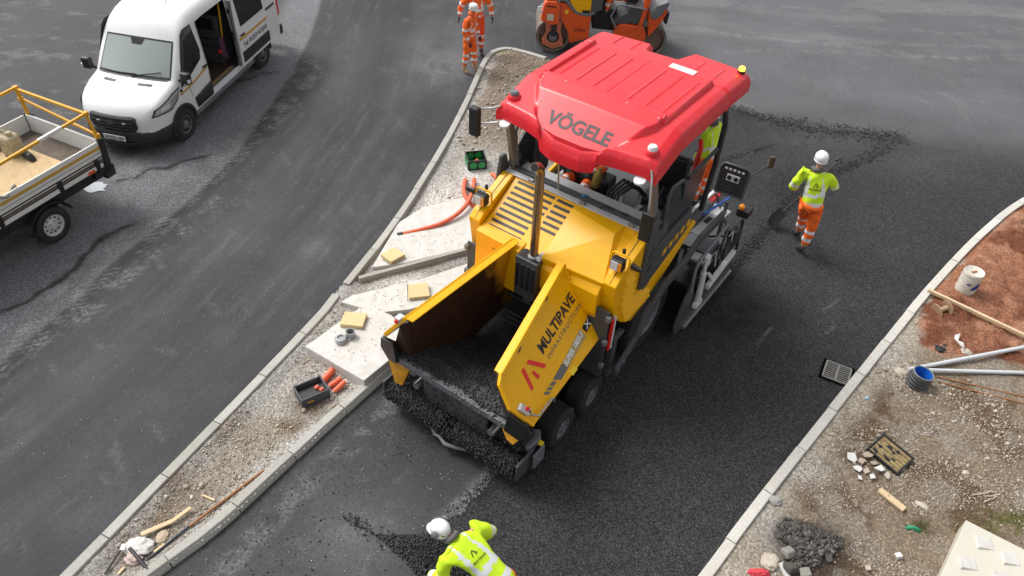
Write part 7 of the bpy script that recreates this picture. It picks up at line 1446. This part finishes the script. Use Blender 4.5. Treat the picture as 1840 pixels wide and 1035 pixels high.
# tile shards
TS = mat('white_tile', (.66, .65, .62), .5, var=.08, dirt=.2, dirtcol=(.45, .38, .3)); TS2 = mat('tan_tile', (.40, .32, .25), .7, var=.1)
sh_pts = [(1531, 822, .10, 'largest white tile shard furthest left of the pile', TS), (1549, 828, .07, 'tan tile shard between two white shards', TS2), (1560, 818, .075, 'tan tile shard touching the crate corner', TS2), (1541, 842, .085, 'long white tile shard in the middle of the pile', TS), (1556, 846, .07, 'beige tile shard in the pile front', STN), (1580, 842, .095, 'wide white tile shard under the crate edge', TS), (1570, 832, .06, 'small brown tile shard against the crate', TS2), (1567, 856, .06, 'small white shard at the bottom of the pile', TS), (1594, 854, .06, 'grey tile shard beside the crate lower edge', STN), (1545, 858, .05, 'tiny white shard furthest towards the timber offcut', TS)]
for k, (px, py, s_, lb, mm) in enumerate(sh_pts):
    r2 = random.Random(k + 50); n_ = r2.choice((4, 5, 6)); poly = []
    for i in range(n_): a = i / n_ * 6.283 + r2.uniform(-.3, .3); q = s_ * r2.uniform(.65, 1.1); poly.append((math.cos(a) * q, math.sin(a) * q * .75))
    o = MB().xy(poly, 0, .012).build('tile_shard', mm, None, bevel=.002); o.location = gp3(px, py, .085 + .012 * (k % 3)); o.rotation_euler = (r2.uniform(-.25, .25), r2.uniform(-.2, .2), r2.uniform(0, 6)); tag(o, lb, 'tile shard', 'broken tile shards by the crate')
a, b = V(*gp3(1580, 880, .10)), V(*gp3(1625, 916, .10)); c = V(a.x, a.y, 0); o = MB().bar(a - c, b - c, .085, .035).build('timber_offcut', TIMB, None, bevel=.003); o.location = c; MB().cyl((b - a) * .35 + V(0, 0, .10 + .0170), (b - a) * .35 + V(0, 0, .1195), .008, n=8).build('knot', BLK, o); tag(o, 'short pale timber offcut lying on gravel below the crate', 'timber')
for px, py, qx, qy, lb in ((1746, 889, 1785, 883, 'upper pale twig at the right of the gravel'), (1770, 893, 1798, 888, 'middle pale twig beside the gravel edge'), (1768, 902, 1790, 892, 'lower pale twig crossing the others')): stick(gp3(px, py, .07), gp3(qx, qy, .09), .008, 'twig', lb, 'twig', mat('pale_twig', (.50, .43, .34), .9), kink=.012)
gr = MB(); P = [V(*gp3(x, y, z)) for x, y, z in ((1626, 948, .07), (1634, 944, .11), (1646, 946, .12), (1656, 952, .09), (1652, 958, .07), (1642, 952, .07), (1630, 953, .06))]; c = V(P[0].x, P[0].y, 0); gr.add([p - c for p in P], [(0, 1, 5, 6), (1, 2, 5), (2, 3, 4, 5)]); o = gr.build('green_rag', mat('green_cloth', (.03, .30, .16), .6, var=.3), None, smooth=60); md = o.modifiers.new('t', 'SOLIDIFY'); md.thickness = .01; o.location = c; tag(o, 'scrap of green plastic sheeting on the gravel', 'plastic scrap')
blob('red_rag', 1364, 1030, .07, .12, .05, .05, mat('red_cloth', (.60, .05, .07), .8, var=.4, nscale=20), 'red patterned rag at the bottom beside the pale boulder', 'rag', 21, .4); o = MB().box((-.03, -.09, 0), (.03, .09, .05)).build('white_block', TS, None, bevel=.004); o.location = gp3(1408, 1026, .08); o.rotation_euler = (.3, 0, .4); tag(o, 'broken white block wedged between boulder and rubble', 'block')
blob('blue_scrap', 1558, 715, .06, .03, .03, .02, mat('pale_blue', (.35, .52, .62), .6), 'tiny pale blue scrap among stones by the kerb', 'scrap', 22)
RB = mat('dark_rubble', (.085, .080, .070), .9, var=.3, dirt=.2, dirtcol=(.2, .18, .15), bumpy=.4); RB2 = mat('grey_rubble', (.24, .23, .20), .9, var=.2)
def rock(px, py, z, s_, m_, seed, label):
    r2 = random.Random(seed); b = bmesh.new(); bmesh.ops.create_cube(b, size=1)
    for v in b.verts: v.co = Vector((v.co.x * s_ * r2.uniform(.8, 1.2), v.co.y * s_ * r2.uniform(.7, 1.1), v.co.z * s_ * r2.uniform(.5, .8)))
    me = bpy.data.meshes.new('rubble_chunk'); b.to_mesh(me); b.free(); me.materials.append(m_); o = link('rubble_chunk', me); md = o.modifiers.new('b', 'BEVEL'); md.width = s_ * .14; md.segments = 2; o.location = gp3(px, py, z); o.rotation_euler = (r2.uniform(-.4, .4), r2.uniform(-.4, .4), r2.uniform(0, 6)); tag(o, label, 'rubble', 'rubble chunks in the dark heap'); return o
for k, (px, py, z, s_, m_, lb) in enumerate(((1416, 992, .16, .13, RB2, 'squarish grey rubble chunk in the middle of the dark heap'), (1420, 1020, .14, .14, RB, 'darkest rubble slab at the heap front'), (1448, 1030, .12, .12, RB2, 'grey rubble chunk at the bottom edge of the heap'), (1484, 992, .13, .09, RB2, 'small grey chunk on the right side of the heap'), (1489, 1004, .12, .09, RB, 'dark chunk under the small grey one at the right'), (1470, 976, .13, .07, STN, 'pale cobble at the top right of the heap'), (1472, 964, .12, .08, STN, 'upper pale cobble above the dark heap'), (1460, 956, .10, .05, RB2, 'little stone at the very top of the heap'), (1615, 998, .08, .08, TS, 'white cube stone on the gravel below the green scrap'), (1560, 1020, .08, .06, STN, 'pale stone near the bottom edge between heap and slabs'))): rock(px, py, z, s_, m_, k + 3, lb)
r_ = np.random.default_rng(9); n_ = 1500; ang = r_.uniform(0, 6.283, n_); rad = .31 * r_.random(n_) ** .55 * (1 + .25 * np.sin(ang * 3 + 1) + .12 * np.sin(ang * 7)); cx, cy = G(1445, 985); x = cx + rad * np.cos(ang) * 1.15; y = cy + rad * np.sin(ang) * .9; stuff(stones('dark_rubble', np.stack([x, y, verge_h(x, y) + .01 + .02 * r_.random(n_)], -1), .015 + .05 * r_.random(n_) ** 2.2, stone_mat('dark_rubble_bits', [(.03, .028, .025), (.09, .085, .075), (.05, .045, .04), (.16, .15, .13)]), seed=31), 'dark crumbled asphalt rubble heaped near the bottom of the verge', 'rubble')
# stack of pale slabs at the bottom right
cz = .16; o = slab('slab_stack', [(1736, 934), (1905, 1020), (1860, 1130), (1672, 1075)], .0, .26, mat('cream_slab', (.56, .535, .46), .8, var=.08, dirt=.25, dirtcol=(.6, .56, .30), nscale=2.5), .01); tag(o, 'large cream concrete slab with square pads at the bottom right corner', 'concrete slab')
for px, py, lb in ((1768, 976, 0), (1738, 1012, 1), (1815, 1004, 2), (1800, 1040, 3)):
    c = V(*gp3(px, py, .262)) - o.location; MB().hexa([c + V(-.11, -.08, 0), c + V(.09, -.09, 0), c + V(.11, .07, 0), c + V(-.09, .09, 0), c + V(-.10, -.07, .03), c + V(.08, -.08, .006), c + V(.10, .06, .006), c + V(-.08, .08, .03)]).build('wedge_pad', SLAB, o, bevel=.003)
# small grass tufts at the verge corner
r2 = random.Random(4); gm = MB()
for px, py, n_, sp in ((1835, 935, 130, .16), (1818, 960, 90, .2), (1650, 948, 50, .07)):
    cx, cy = G(px, py)
    for _ in range(n_):
        x, y = cx + r2.gauss(0, sp), cy + r2.gauss(0, sp * .8); h = r2.uniform(.02, .06); a = r2.uniform(0, 6.28); gm.add([(x - .004, y, .055), (x + .004, y, .055), (x + math.cos(a) * .03, y + math.sin(a) * .03, .06 + h)], [(0, 1, 2)])
stuff(gm.build('grass', mat('grass_blades', (.10, .14, .03), .7, var=.4, nscale=20), None), 'sparse green grass and moss at the edge of the verge', 'grass')
# broom standing by the paver
bs = thing('broom', 'long handled broom leaning out from the rear of the paver', 'broom', (4.35, 11.80, 1.02), 0)
c_ = V(4.35, 11.80, 1.02); MB().tube([V(0, 0, 0), V(*GV(1340, 322, 1.9)) - c_], .013, 8).build('handle', mat('dark_handle', (.035, .03, .027), .6), bs, smooth=50); MB().box((-.05, -.03, -.06), (.05, .03, .16)).build('brush_head', mat('brown_bristle', (.10, .07, .04), .9, var=.4, nscale=30), bs, bevel=.01)
gl = blob('blue_glove', 1049, 354, 2.47, .07, .05, .035, mat('blue_glove', (.02, .30, .50), .8, var=.2), 'blue glove dropped on the sill under the paver canopy', 'glove', 31, .5)
gl2 = MB(); P = [gp3(1078, 375, 2.46), gp3(1092, 372, 2.50), gp3(1108, 384, 2.47), gp3(1128, 388, 2.49)]; c = V(P[0][0], P[0][1], 0); o = gl2.tube([V(*p) - c for p in P], .028, 7).build('work_gloves', GLV, None, smooth=50); o.location = c; tag(o, 'black work gloves lying on the sill under the paver canopy', 'gloves')

r_ = np.random.default_rng(41); PP = []
for (px, py, z, n_, sp) in ((650, 610, .224, 160, .42), (700, 545, .124, 140, .35), (760, 430, .104, 160, .45), (640, 560, .224, 60, .15)):
    cx, cy = G(px, py, z); PP.append(np.stack([cx + r_.normal(size=n_) * sp * .6, cy + r_.normal(size=n_) * sp * .6, np.full(n_, z)], -1))
P_ = np.concatenate(PP); stuff(stones('grit', P_, .005 + .018 * r_.random(len(P_)) ** 3, GRAV, seed=77, lod=1), 'sparse grit and chippings spilled over the pale slabs of the island', 'grit')
